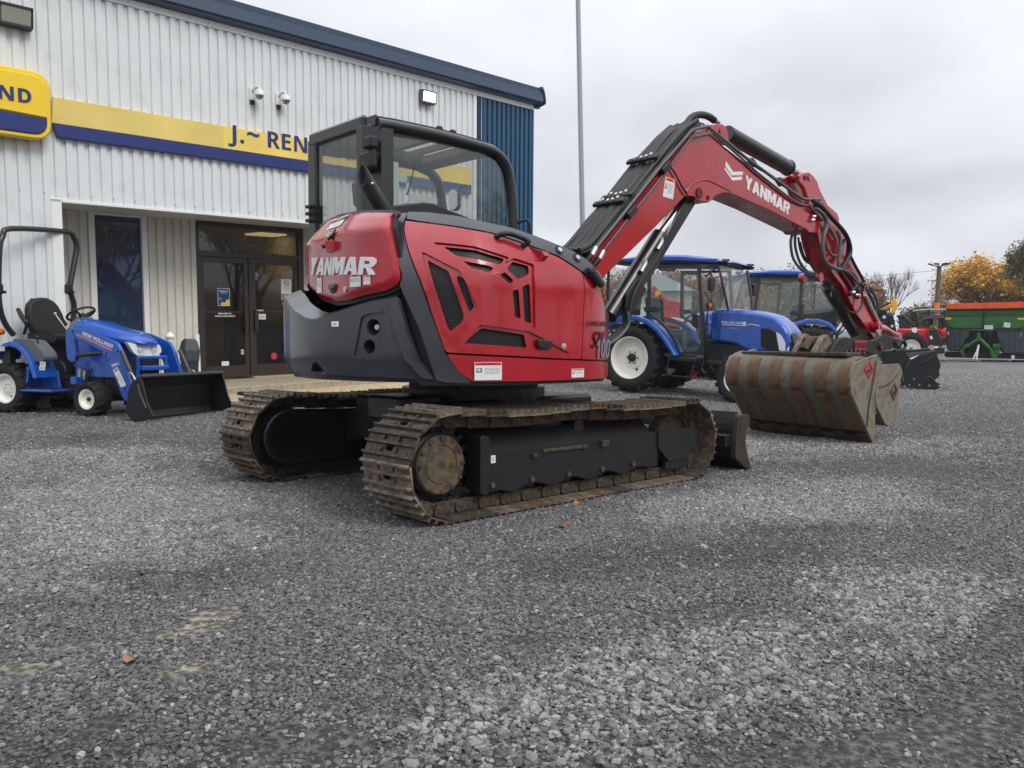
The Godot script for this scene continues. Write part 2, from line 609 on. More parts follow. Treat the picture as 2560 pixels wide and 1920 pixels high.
func make_ground():
	noise.seed = 21
	noise.frequency = 0.9
	noise.fractal_octaves = 4
	blob(0, [Vector2(-2.398, 4.942), Vector2(-1.586, 5.339), Vector2(-3.255, 6.724)])
	blob(0, [Vector2(-2.351, 4.384), Vector2(-1.678, 4.238), Vector2(-2.07, 3.856)])
	blob(0, [Vector2(-3.681, 6.711), Vector2(-2.732, 7.457), Vector2(-4.237, 7.732)])
	blob(4, [Vector2(0.56, 2.453), Vector2(1.367, 2.754), Vector2(0.439, 2.01)])
	blob(0, [Vector2(1.877, 5.346), Vector2(3.128, 5.719), Vector2(1.552, 4.411)])
	blob(4, [Vector2(0.162, 2.228), Vector2(0.575, 2.232), Vector2(0.137, 1.855)])
	blob(0, [Vector2(2.975, 8.182), Vector2(4.858, 7.896), Vector2(2.516, 6.911)])
	blob(4, [Vector2(1.571, 3.27), Vector2(1.964, 3.158), Vector2(1.269, 2.797)])
	blob(1, [Vector2(-1.087, 2.992), Vector2(-0.982, 3.06), Vector2(-1.052, 2.917)])
	blob(1, [Vector2(-1.051, 2.845), Vector2(-0.925, 2.907), Vector2(-1.014, 2.766)])
	blob(1, [Vector2(-1.182, 2.775), Vector2(-1.097, 2.799), Vector2(-1.164, 2.732)])
	blob(1, [Vector2(-0.991, 2.47), Vector2(-0.913, 2.525), Vector2(-0.964, 2.418)])
	blob(1, [Vector2(-1.42, 2.675), Vector2(-1.343, 2.719), Vector2(-1.399, 2.635)])
	blob(1, [Vector2(-1.483, 2.473), Vector2(-1.393, 2.501), Vector2(-1.447, 2.413)])
	blob(1, [Vector2(-1.051, 2.119), Vector2(-1.003, 2.146), Vector2(-1.02, 2.056)])
	blob(1, [Vector2(-0.119, 3.321), Vector2(-0.054, 3.322), Vector2(-0.118, 3.268)])
	blob(2, [Vector2(1.237, 2.169), Vector2(1.5, 2.242), Vector2(1.067, 1.863)])
	blob(2, [Vector2(0.704, 1.966), Vector2(0.979, 2.015), Vector2(0.667, 1.86)])
	blob(2, [Vector2(0.774, 3.032), Vector2(1.015, 3.116), Vector2(0.746, 2.918)])
	blob(2, [Vector2(0.066, 2.737), Vector2(0.16, 2.76), Vector2(0.064, 2.653)])
	blob(2, [Vector2(1.763, 2.896), Vector2(1.976, 2.997), Vector2(1.502, 2.518)])
	blob(2, [Vector2(3.208, 6.739), Vector2(3.672, 6.395), Vector2(2.859, 5.998)])
	blob(2, [Vector2(-0.55, 2.024), Vector2(-0.353, 2.05), Vector2(-0.525, 1.933)])
	blob(3, [Vector2(-3.639, 6.404), Vector2(-3.317, 6.658), Vector2(-3.233, 5.685)])
	blob(3, [Vector2(-4.256, 8.321), Vector2(-4.013, 8.597), Vector2(-4.005, 7.827)])
	blob(3, [Vector2(-1.545, 3.411), Vector2(-0.863, 3.794), Vector2(-1.385, 3.054)])
	blob(3, [Vector2(-1.065, 5.352), Vector2(-0.766, 5.36), Vector2(-0.925, 4.648)])
	blob(3, [Vector2(0.757, 3.823), Vector2(1.697, 4.015), Vector2(0.586, 3.446)])
	blob(3, [Vector2(1.428, 4.408), Vector2(2.053, 4.421), Vector2(1.345, 4.149)])
	blob(3, [Vector2(-1.019, 1.984), Vector2(-0.625, 1.988), Vector2(-0.959, 1.865)])
	var b := MB.new()
	b.soft()
	var xs := PackedFloat32Array()
	var zs := PackedFloat32Array()
	var a := -320.0
	while a < 320.0:
		xs.append(a)
		a += clampf((absf(a + 0.01) - 9.0) * 0.12, 0.14, 12.0)
	a = 60.0
	while a > -420.0:
		zs.append(a)
		a -= clampf((a - 3.0) * 0.2, 0.14, 12.0) if a > 1.0 else clampf((-a - 14.0) * 0.1, 0.14, 12.0)
	var cols := []
	for z in zs:
		var row := []
		for x in xs:
			var w := zone(x, z)
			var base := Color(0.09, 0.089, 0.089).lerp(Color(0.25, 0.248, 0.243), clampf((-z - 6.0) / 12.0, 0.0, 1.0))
			base *= 1.0 + 0.35 * noise.get_noise_2d(x * 0.35 + 7, z * 0.35)
			base = base.lerp(Color(0.2, 0.205, 0.21), w[0] * 0.75)
			base = base.lerp(Color(0.14, 0.137, 0.13), w[4] * 0.5)
			base = base.lerp(Color(0.125, 0.12, 0.112), w[2] * 0.9)
			base = base.lerp(Color(0.06, 0.06, 0.062), w[3] * 0.7)
			base = base.lerp(Color(0.36, 0.325, 0.25), w[1])
			row.append(base)
		cols.append(row)
	for j in zs.size() - 1:
		for i in xs.size() - 1:
			var q := [Vector2i(i, j), Vector2i(i, j + 1), Vector2i(i + 1, j + 1), Vector2i(i + 1, j)]
			for k in [0, 2, 1, 0, 3, 2]:
				var c: Vector2i = q[k]
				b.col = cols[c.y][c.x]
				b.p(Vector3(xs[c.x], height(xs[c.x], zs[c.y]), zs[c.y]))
	var stone_tex := grain(71, 0.055, [[0.0, gray(0.35)], [0.4, gray(0.62)], [0.55, gray(0.85)], [0.75, gray(1.0)], [1.0, gray(1.0)]], 1024, 3, FastNoiseLite.TYPE_CELLULAR)
	var m := mat("gravel_bed", Color.WHITE, 0.9, 0.0, stone_tex, 0.55, grain(72, 0.06, [[0.0, gray(0.0)], [1.0, gray(1.0)]], 1024, 3, FastNoiseLite.TYPE_CELLULAR), 1.6)
	m.vertex_color_use_as_albedo = true
	m.uv1_world_triplanar = true
	structure("ground", b, m)
	make_stones()

func make_stones():
	var m := mat("stone", Color.WHITE, 0.85)
	m.vertex_color_use_as_albedo = true
	var holder := Node3D.new()
	holder.name = "gravel"
	add_child(holder)
	stuff(holder)
	holder.set_meta("label", "loose crushed gray gravel covering the whole yard")
	var shapes := []
	for v in 5:
		var mb := MB.new()
		mb.flat()
		var ico := SphereMesh.new()
		ico.radius = 1.0
		ico.height = 2.0
		ico.radial_segments = 6
		ico.rings = 3
		var ar := ico.get_mesh_arrays()
		var vs: PackedVector3Array = ar[Mesh.ARRAY_VERTEX]
		var ids: PackedInt32Array = ar[Mesh.ARRAY_INDEX]
		for k in range(0, ids.size(), 3):
			for e in [0, 1, 2]:
				var q := vs[ids[k + e]]
				var n := noise.get_noise_3d(q.x * 1.1 + v * 20, q.y * 1.1, q.z * 1.1)
				q *= 1.0 + n * 0.9
				mb.p(Vector3(q.x * 1.1, q.y * 0.62, q.z * 0.85))
		shapes.append(mb.mesh())
	var lists := [[], [], [], [], []]
	var tint := [[], [], [], [], []]
	rng.seed = 5
	for k in 470000:
		var d := 1.55 * pow(8.5, rng.randf())
		d = lerpf(d, rng.randf_range(1.55, 9.0), 0.5)
		if k > 370000: d = rng.randf_range(8.0, 22.0)
		var x := rng.randf_range(-0.68, 0.68) * (d + 0.4)
		var z := -d
		var w := zone(x, z)
		if rng.randf() < w[2] * 0.8 or rng.randf() < w[1] * 1.15: continue
		var s: float = 0.0056 * exp(rng.randfn(0.0, 0.3)) * (1.0 + 0.15 * w[0] + 0.3 * w[4] - 0.2 * w[2])
		if rng.randf() < 0.01: s *= 1.45
		s = minf(s, 0.015)
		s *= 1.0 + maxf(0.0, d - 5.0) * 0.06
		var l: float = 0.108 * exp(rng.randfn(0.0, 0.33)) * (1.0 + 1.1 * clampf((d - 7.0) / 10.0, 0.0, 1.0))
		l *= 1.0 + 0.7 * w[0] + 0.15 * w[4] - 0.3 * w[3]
		var pale := rng.randf()
		if pale < 0.02 + 0.2 * w[4]:
			l = rng.randf_range(0.17, 0.3)
			s *= 1.2
		var warm := rng.randf_range(-0.02, 0.07)
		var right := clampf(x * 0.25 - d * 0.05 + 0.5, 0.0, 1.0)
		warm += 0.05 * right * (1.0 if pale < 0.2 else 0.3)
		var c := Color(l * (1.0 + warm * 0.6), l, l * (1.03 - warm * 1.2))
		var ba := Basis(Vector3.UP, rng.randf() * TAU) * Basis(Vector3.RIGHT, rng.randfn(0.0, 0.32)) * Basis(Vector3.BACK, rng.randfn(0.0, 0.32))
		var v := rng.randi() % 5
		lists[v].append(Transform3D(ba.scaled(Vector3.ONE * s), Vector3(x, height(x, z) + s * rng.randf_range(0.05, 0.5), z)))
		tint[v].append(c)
	for v in 5:
		var mm := MultiMesh.new()
		mm.transform_format = MultiMesh.TRANSFORM_3D
		mm.use_colors = true
		mm.mesh = shapes[v]
		mm.instance_count = lists[v].size()
		for k in lists[v].size():
			mm.set_instance_transform(k, lists[v][k])
			mm.set_instance_color(k, tint[v][k])
		var o := MultiMeshInstance3D.new()
		o.name = "pebbles"
		o.multimesh = mm
		o.material_override = m
		holder.add_child(o, true)
		stuff(o)
	leaves()

func leaves():
	var spots := [Vector2(0.408, 5.057), Vector2(0.277, 4.43), Vector2(-1.174, 2.523), Vector2(-0.733, 2.993)]
	var cols := [Color(0.6, 0.42, 0.2), Color(0.45, 0.28, 0.16), Color(0.55, 0.4, 0.32), Color(0.5, 0.4, 0.2)]
	var names := ["yellow orange fallen leaf lying beside the excavator's near track", "brown orange fallen leaf on gravel just right of the track's rear end", "pale orange fallen leaf on dark gravel at lower left", "tan fallen leaf fragment on gravel in the foreground middle"]
	for i in 4:
		var mb := MB.new()
		mb.soft()
		var n := 12
		var r := 0.021 if i < 3 else 0.011
		for k in n:
			var a0 := TAU * k / n
			var a1 := TAU * (k + 1) / n
			var r0 := r * (0.75 + 0.4 * absf(sin(a0 * 2.5)))
			var r1 := r * (0.75 + 0.4 * absf(sin(a1 * 2.5)))
			var p0 := Vector3(cos(a0) * r0 * 1.3, 0.004 + 0.4 * r0 * r0 / r * sin(a0 * 2 + i), sin(a0) * r0)
			var p1 := Vector3(cos(a1) * r1 * 1.3, 0.004 + 0.4 * r1 * r1 / r * sin(a1 * 2 + i), sin(a1) * r1)
			mb.tri(Vector3.ZERO, p0, p1)
		var s: Vector2 = spots[i]
		var o := part("fallen_leaf", mb, mat("leaf_%d" % i, cols[i], 0.7), self)
		o.position = Vector3(s.x, height(s.x, -s.y) + 0.016, -s.y)
		o.rotation = Vector3(0.25, i * 1.3, 0.1)
		tag(o, names[i], "leaf")

# ribbed metal sheet standing in the (y, t) plane at s = 0, ribs proud towards +s
func ribbed(width: float, y0: float, y1: float, pitch := 0.1524) -> MB:
	var b := MB.new()
	b.flat()
	var prof := PackedVector2Array()
	var n := int(round(width / pitch))
	for k in n:
		var t := k * pitch
		prof.append(Vector2(t, 0.0))
		prof.append(Vector2(t + 0.05, 0.0))
		prof.append(Vector2(t + 0.062, 0.032))
		prof.append(Vector2(t + 0.14, 0.032))
		prof.append(Vector2(t + pitch, 0.0))
	for k in prof.size() - 1:
		var a := prof[k]
		var c := prof[k + 1]
		b.quad(v3(a.y, y0, a.x), v3(a.y, y1, a.x), v3(c.y, y1, c.x), v3(c.y, y0, c.x))
	return b

func make_building():
	var D := Transform3D(Basis(Vector3(0.71913, -0.03202, 0.69414), Vector3(0.00244, 0.99905, 0.04355), Vector3(-0.69488, -0.02963, 0.71852)), Vector3(-5.36320, 0.35764, -14.38584))
	var o := thing("showroom_building", "white ribbed metal showroom building with dark blue eave and recessed glass entrance", "building", D)
	var S := 1.1
	var full := ribbed(0.9144, -0.45, 5.6).mesh()
	var upper := ribbed(0.9144, 2.7, 5.6).mesh()
	# panels of the outer wall: full height left of the entrance, short above it, full again, then blue to the corner
	var t := -2.62 - 0.9144 * 6
	for k in 6:
		var q := part("wall_panel", full, M.cladding_white, o)
		q.position = v3(S, 0, t + 0.9144 * k)
	for k in 6:
		var q := part("wall_panel", upper, M.cladding_white, o)
		q.position = v3(S, 0, -2.62 + 0.9144 * k)
	for k in 3:
		var q := part("wall_panel", full, M.cladding_white, o)
		q.position = v3(S, 0, 2.866 + 0.9144 * k)
	var blue := ribbed(0.8382, -0.45, 5.6, 0.1524 * 0.9167).mesh()
	for k in 2:
		var q := part("wall_panel", blue, M.cladding_blue, o, "blue ribbed panel at the building's right corner")
		q.position = v3(S, 0, 5.445 + 0.84 * k)
	var b := MB.new()
	b.bx(S - 0.02, S + 0.04, -0.45, 5.6, 5.36, 5.45, 0.005)
	b.bx(S - 0.05, S + 0.045, -0.45, 2.72, -2.64, -2.5, 0.004)
	b.bx(0.02, S - 0.05, -0.45, 2.7, -2.54, -2.5, 0.004)
	b.bx(S - 0.05, S + 0.045, 2.675, 2.715, -2.64, 2.87, 0.003)
	b.bx(S - 0.05, S + 0.04, -0.45, 2.7, 2.74, 2.87, 0.004)
	b.bx(S + 0.0, S + 0.05, 5.56, 5.66, -8.0, 7.16, 0.004)
	part("trim", b, M.trim_white, o)
	b = MB.new()
	b.bx(S - 0.1, S + 0.045, -0.45, 5.6, 7.12, 7.17, 0.004)
	part("corner_trim", b, M.cladding_blue, o)
	# eave: stepped gutter and fascia
	b = MB.new()
	b.pt([Vector2(S - 0.2, 5.655), Vector2(S + 0.06, 5.655), Vector2(S + 0.2, 5.69), Vector2(S + 0.23, 5.72), Vector2(S + 0.2, 5.9), Vector2(S + 0.17, 5.92), Vector2(S + 0.17, 5.96), Vector2(S + 0.13, 5.975), Vector2(S + 0.13, 6.03), Vector2(S - 0.2, 6.05)], -8.0, 7.3, 0.006)
	part("eave_gutter", b, M.eave_blue, o)
	b = MB.new()
	b.pt([Vector2(S - 0.1, 5.64), Vector2(S + 0.09, 5.64), Vector2(S + 0.25, 5.68), Vector2(S + 0.26, 5.75), Vector2(S + 0.22, 5.95), Vector2(S + 0.16, 6.07), Vector2(S - 0.1, 6.07)], 7.3, 7.33, 0.006)
	b.bx(S + 0.02, S + 0.1, 5.6, 5.66, 7.18, 7.3)
	part("gutter_end", b, M.eave_blue, o)
	b = MB.new()
	b.bx(-9, S - 0.06, 5.58, 5.64, -8.0, 7.12)
	part("roof", b, M.eave_blue, o)
	b = MB.new()
	b.bx(-9, S - 0.05, -0.45, 5.6, 7.06, 7.11)
	b.bx(-9, -8.9, -0.45, 5.6, -8.0, 7.06)
	b.bx(-9, S - 0.05, -0.45, 5.6, -8.06, -8.0)
	b.bx(S - 0.16, S - 0.02, 2.75, 5.6, -8.0, 7.06)
	b.bx(S - 0.16, S - 0.02, -0.45, 2.75, -8.0, -2.66)
	b.bx(S - 0.16, S - 0.02, -0.45, 2.75, 2.9, 7.06)
	part("wall", b, M.cladding_white, o)
	# soffit and recessed wall
	b = MB.new()
	b.bx(-0.1, S - 0.05, 2.7, 2.74, -2.55, 2.8)
	part("soffit", b, M.cladding_cream, o)
	for r in [[-2.48, 4, 0.72], [-0.9, 6, 0.86], [2.1, 4, 0.62]]:
		var q := part("wall_panel", ribbed(r[2], -0.2, 2.7, r[2] / r[1] * 0.995), M.cladding_cream, o, "cream ribbed panel of the recessed entrance")
		q.position = v3(-0.03, 0, r[0])
	for e in [[2.7, -2.5, -1.72], [2.7, -0.9, -0.06], [2.7, 2.06, 2.75], [0.33, -1.72, -0.9]]:
		b = MB.new()
		b.bx(-0.14, -0.035, -0.45, e[0], e[1], e[2])
		part("recess_wall", b, M.cladding_cream, o)
	b = MB.new()
	b.bx(-0.08, 0.012, 0.3, 2.7, -1.76, -1.67, 0.004)
	b.bx(-0.08, 0.012, 0.3, 2.7, -0.95, -0.86, 0.004)
	b.bx(-0.08, 0.012, 2.66, 2.698, -1.67, -0.95, 0.003)
	b.bx(-0.08, 0.03, 0.3, 0.36, -1.67, -0.95, 0.003)
	var win := part("window", b, M.trim_white, o)
	b = MB.new()
	b.bx(-0.06, -0.052, 0.36, 2.66, -1.67, -0.95)
	part("pane", b, M.window_glass, win)
	b = MB.new()
	for k in 13:
		b.bx(-0.16, -0.155, 0.36, 2.6, -1.66 + k * 0.055, -1.66 + k * 0.055 + 0.048)
	b.bx(-0.17, -0.12, 2.58, 2.66, -1.67, -0.95)
	part("blind", b, mat("blind_blue", Color(0.12, 0.17, 0.27), 0.8), win)
	# a strip of screws
	var mm := MultiMesh.new()
	mm.transform_format = MultiMesh.TRANSFORM_3D
	var head := CylinderMesh.new()
	head.top_radius = 0.006
	head.bottom_radius = 0.009
	head.height = 0.008
	head.radial_segments = 6
	mm.mesh = head
	var at := []
	for k in 62:
		var tt := -8.0 + 0.3048 * k
		if tt > 7.0: break
		for y in [5.61, 4.1, 3.5, 2.78] + ([1.2, 0.2] if tt < -2.7 or tt > 2.9 else []):
			at.append(Transform3D(Basis(Vector3.BACK, -PI / 2), v3(S + (0.052 if y > 5.6 else 0.036), y + 0.003 * (k % 3), tt + (0.1 if y > 3.0 else 0.11))))
	for k in 9:
		for y in [0.9, 1.6, 2.3]: at.append(Transform3D(Basis(Vector3.BACK, -PI / 2), v3(0.004, y, -2.4 + 0.29 * k)))
	mm.instance_count = at.size()
	for k in at.size(): mm.set_instance_transform(k, at[k])
	var sc := MultiMeshInstance3D.new()
	sc.name = "cladding_screws"
	sc.multimesh = mm
	sc.material_override = mat("screw", gray(0.3), 0.4, 0.6)
	o.add_child(sc)
	stuff(sc)
	entrance(o)
	# room behind the glass
	b = MB.new()
	b.bx(-4.5, -0.14, -0.12, -0.06, -2.4, 2.7)
	part("interior_floor", b, mat("floor_tan", Color(0.5, 0.42, 0.33), 0.6), o)
	b = MB.new()
	b.bx(-4.6, -4.5, -0.1, 2.72, -2.4, 2.7)
	b.bx(-4.5, -0.14, -0.1, 2.72, -0.2, -0.12)
	b.bx(-4.5, -0.14, -0.1, 2.72, 2.7, 2.78)
	b.bx(-2.2, -2.1, -0.06, 2.72, 0.45, 1.0)
	part("interior_wall", b, mat("wall_beige", Color(0.6, 0.57, 0.5), 0.8), o)
	b = MB.new()
	b.bx(-4.6, -0.14, 2.72, 2.76, -2.4, 2.78)
	part("interior_ceiling", b, mat("ceiling_white", gray(0.75), 0.8), o)
	b = MB.new()
	b.bx(-2.1, -1.5, 2.69, 2.72, 2.0, 2.6)
	var glow := mat("ceiling_lamp", Color(1, 0.9, 0.7), 0.5)
	glow.emission_enabled = true
	glow.emission = Color(1.0, 0.85, 0.6)
	glow.emission_energy_multiplier = 1.5
	part("ceiling_lamp", b, glow, o)
	var l := AreaLight3D.new()
	l.name = "ceiling_lamp_light"
	l.area_size = Vector2(0.58, 0.58)
	l.light_energy = 0.45
	l.light_color = Color(1.0, 0.85, 0.6)
	l.shadow_enabled = true
	o.add_child(l)
	l.transform = Transform3D(Basis(Vector3.RIGHT, -PI / 2), v3(-1.8, 2.68, 2.3))
	b = MB.new()
	b.bx(-2.08, -2.02, -0.06, 2.1, 0.5, 0.56)
	b.bx(-2.08, -2.02, -0.06, 2.1, 0.92, 0.98)
	b.bx(-2.08, -2.02, 2.05, 2.12, 0.5, 0.98)
	b.bx(-1.9, -1.3, -0.06, 0.85, 1.5, 2.4)
	part("interior_joinery", b, mat("wood_dark", Color(0.22, 0.15, 0.1), 0.6), o)

func entrance(o: Node3D):
	# door frame, two leaves and a transom light
	var b := MB.new()
	b.bx(-0.1, 0.0, -0.05, 2.69, -0.05, 0.01, 0.004)
	b.bx(-0.1, 0.0, -0.05, 2.69, 1.94, 2.05, 0.004)
	b.bx(-0.1, 0.0, 2.62, 2.698, 0.01, 1.94, 0.004)
	b.bx(-0.1, 0.005, 2.1, 2.19, 0.01, 1.94, 0.004)
	b.bx(-0.1, -0.01, 0.0, 2.1, 0.93, 0.975, 0.003)
	var f := part("door_frame", b, M.door_brown, o)
	b = MB.new()
	b.bx(-0.06, -0.052, 2.19, 2.62, 0.01, 1.94)
	part("transom_pane", b, M.transom_glass, f)
	b = MB.new()
	b.bx(-0.1, 0.05, -0.06, -0.02, 0.95, 1.9, 0.004)
	part("threshold", b, mat("threshold_tan", Color(0.72, 0.66, 0.52), 0.4, 0.3), f)
	for k in 2:
		var t0 := 0.015 if k == 0 else 0.98
		var t1 := 0.925 if k == 0 else 1.935
		b = MB.new()
		b.bx(-0.075, -0.03, 0.0, 2.095, t0, t0 + 0.085, 0.004)
		b.bx(-0.075, -0.03, 0.0, 2.095, t1 - 0.085, t1, 0.004)
		b.bx(-0.075, -0.03, 2.0, 2.095, t0 + 0.085, t1 - 0.085, 0.004)
		b.bx(-0.075, -0.03, 0.0, 0.19, t0 + 0.085, t1 - 0.085, 0.004)
		b.bx(-0.07, -0.036, 1.13, 1.16, t0 + 0.085, t1 - 0.085, 0.003)
		var d := part("door", b, M.door_brown, o, "left brown glass door leaf" if k == 0 else "right brown glass door leaf")
		b = MB.new()
		b.bx(-0.056, -0.05, 0.19, 1.13, t0 + 0.085, t1 - 0.085)
		b.bx(-0.056, -0.05, 1.16, 2.0, t0 + 0.085, t1 - 0.085)
		part("pane", b, M.door_glass, d)
		b = MB.new()
		var th := t1 - 0.07 if k == 0 else t0 + 0.07
		b.bx(-0.03, 0.035, 0.78, 1.18, th - 0.035, th + 0.035, 0.012)
		part("handle", b, M.door_brown, d)
		# notices on the glass, all at the pane's outer face
		var face := func(y: float, t: float) -> Transform3D: return Transform3D(Basis(Vector3(0, 0, -1), Vector3(0, 1, 0), Vector3(1, 0, 0)), v3(-0.0485, y, t))
		if k == 0:
			var im := canvas(96, 132, gray(0.8))
			im.fill_rect(Rect2i(4, 4, 88, 124), Color(0.09, 0.2, 0.44))
			rows(im, 14, 18, 84, 1, 9, 7, gray(0.9))
			rows(im, 26, 32, 72, 1, 9, 6, gray(0.85))
			rows(im, 10, 70, 30, 3, 7, 2, gray(0.8))
			for y in 44: im.fill_rect(Rect2i(92 - maxi(30 if y < 22 else 66, 0) + maxi(0, 10 - y), 84 + y, maxi(30 if y < 22 else 66, 0) - maxi(0, 10 - y), 1), Color(0.93, 0.76, 0.2))
			rows(im, 46, 118, 86, 1, 6, 3, Color(0.25, 0.25, 0.3))
			stick("poster", im, 0.225, 0.31, face.call(1.405, 0.46), d, "blue and yellow notice on the left door")
			im = canvas(160, 44, gray(0.03))
			im.fill_rect(Rect2i(26, 7, 42, 12), gray(0.88))
			im.fill_rect(Rect2i(72, 7, 26, 12), gray(0.88))
			im.fill_rect(Rect2i(102, 7, 26, 12), Color(0.93, 0.77, 0.2))
			rows(im, 4, 29, 156, 1, 9, 7, gray(0.92))
			stick("poster", im, 0.4, 0.115, face.call(1.1, 0.48), d, "black strip with white lettering on the left door")
			im = canvas(64, 32, gray(0.9))
			rows(im, 14, 14, 58, 1, 6, 3, gray(0.5))
			stick("poster", im, 0.135, 0.075, face.call(0.235, 0.46), d)
			im = canvas(32, 48, Color(0.8, 0.75, 0.5))
			im.fill_rect(Rect2i(8, 16, 14, 16), gray(0.1))
			stick("poster", im, 0.055, 0.09, face.call(0.43, 0.79), d)
		else:
			var im := canvas(96, 168, gray(0.85))
			for a in 80:
				var e := Vector2(cos(TAU * a / 80), sin(TAU * a / 80))
				im.fill_rect(Rect2i(int(48 + e.x * 23), int(33 + e.y * 23), 4, 4), gray(0.12))
				if a < 40: im.fill_rect(Rect2i(int(33 + a * 0.75), int(18 + a * 0.75), 4, 4), gray(0.12))
			im.fill_rect(Rect2i(36, 33, 30, 5), gray(0.2))
			rows(im, 18, 68, 78, 4, 7, 3, gray(0.6))
			im.fill_rect(Rect2i(4, 120, 88, 42), gray(0.35))
			rows(im, 12, 126, 84, 4, 9, 4, gray(0.75))
			stick("poster", im, 0.215, 0.38, face.call(1.56, 1.7), d, "white no smoking notice on the right door")
			im = canvas(96, 68, gray(0.07))
			im.fill_rect(Rect2i(4, 4, 88, 18), Color(0.75, 0.45, 0.28))
			im.fill_rect(Rect2i(18, 30, 9, 18), gray(0.9))
			rows(im, 32, 36, 70, 2, 8, 4, gray(0.85))
			stick("poster", im, 0.215, 0.16, face.call(1.245, 1.7), d)
			im = canvas(96, 60, gray(0.05))
			rows(im, 14, 8, 84, 4, 12, 6, gray(0.9))
			stick("poster", im, 0.215, 0.12, face.call(1.07, 1.7), d)
			im = canvas(96, 24, gray(0.5))
			im.fill_rect(Rect2i(12, 3, 72, 18), gray(0.85))
			rows(im, 24, 9, 74, 1, 8, 6, gray(0.4))
			stick("poster", im, 0.18, 0.045, face.call(1.165, 1.14), d)
			im = canvas(192, 88, gray(0.86))
			rows(im, 50, 10, 150, 1, 9, 6, gray(0.4))
			stick("poster", im, 0.235, 0.1, face.call(1.06, 1.15), d, "white sticker lettered BLUE STAR on the right door")
			var ft: Transform3D = face.call(1.05, 1.15)
			part("lettering", letters("BLUE STAR", 0.028, ft * Transform3D(Basis(), Vector3(0, 0, 0.002)), 0.001), mat("ink", gray(0.15), 0.5), d)
			var r := MB.new()
			r.lathe([Vector2(0, 0.003), Vector2(0.062, 0.003), Vector2(0.062, 0)], face.call(1.79, 1.07) * Transform3D(Basis().scaled(Vector3(1, 1.25, 1)), Vector3()), 20)
			part("round_sticker", r, mat("sticker_gray", gray(0.6), 0.5), d)
			r = MB.new()
			for q in [[0.0, 0.0, 0.05, 0.036], [-0.036, -0.02, 0.03, 0.02], [0.036, -0.02, 0.03, 0.02], [0.0, -0.042, 0.06, 0.016], [0.0, 0.055, 0.05, 0.012]]:
				r.box(face.call(1.79 + q[1], 1.07 + q[0]) * Vector3(0, 0, 0.004), Vector3(0.002, q[3], q[2]), Basis(), 0)
			stuff(part("leaf_emblem", r, mat("maroon", Color(0.5, 0.1, 0.18), 0.5), d))
			r = MB.new()
			r.lathe([Vector2(0, 0.003), Vector2(0.066, 0.003), Vector2(0.066, 0)], face.call(0.33, 1.42) * Transform3D(Basis(Vector3.BACK, PI / 8), Vector3()), 8)
			part("stop_sticker", r, mat("stop_red", Color(0.75, 0.2, 0.27), 0.5), d)

func make_entrance_step():
	var D := Transform3D(Basis(Vector3(0.71913, -0.03202, 0.69414), Vector3(0.00244, 0.99905, 0.04355), Vector3(-0.69488, -0.02963, 0.71852)), Vector3(-5.36320, 0.35764, -14.38584))
	var b := MB.new()
	b.py([Vector2(-0.1, -0.6), Vector2(1.3, -0.45), Vector2(1.34, 0.9), Vector2(1.31, 2.3), Vector2(1.33, 3.2), Vector2(-0.1, 3.2)], -0.2, -0.052, 0.012)
	var o := part("entrance_slab", b, M.concrete, self)
	o.transform = D
	tag(o, "worn concrete slab in front of the brown glass doors", "step")
	b = MB.new()
	b.py([Vector2(0.0, -1.0), Vector2(2.0, -0.75), Vector2(2.45, 0.4), Vector2(2.5, 3.3), Vector2(0.0, 3.4)], -0.6, -0.165, 0.015)
	o = part("lower_slab", b, mat("concrete_sand", Color(0.76, 0.69, 0.55), 0.9, 0.0, M.concrete.albedo_texture, 0.7), self)
	o.transform = D
	tag(o, "sandy lower concrete apron below the entrance slab", "step")
	b = MB.new()
	b.bx(-0.11, 0.11, 0.0, 0.05, -0.06, 0.06, 0.008)
	o = part("boot_scraper", b, M.plastic_black, self)
	o.transform = D * Transform3D(Basis(), v3(1.55, -0.165, -0.05))
	tag(o, "small dark boot scraper tray lying on the concrete apron", "scraper")

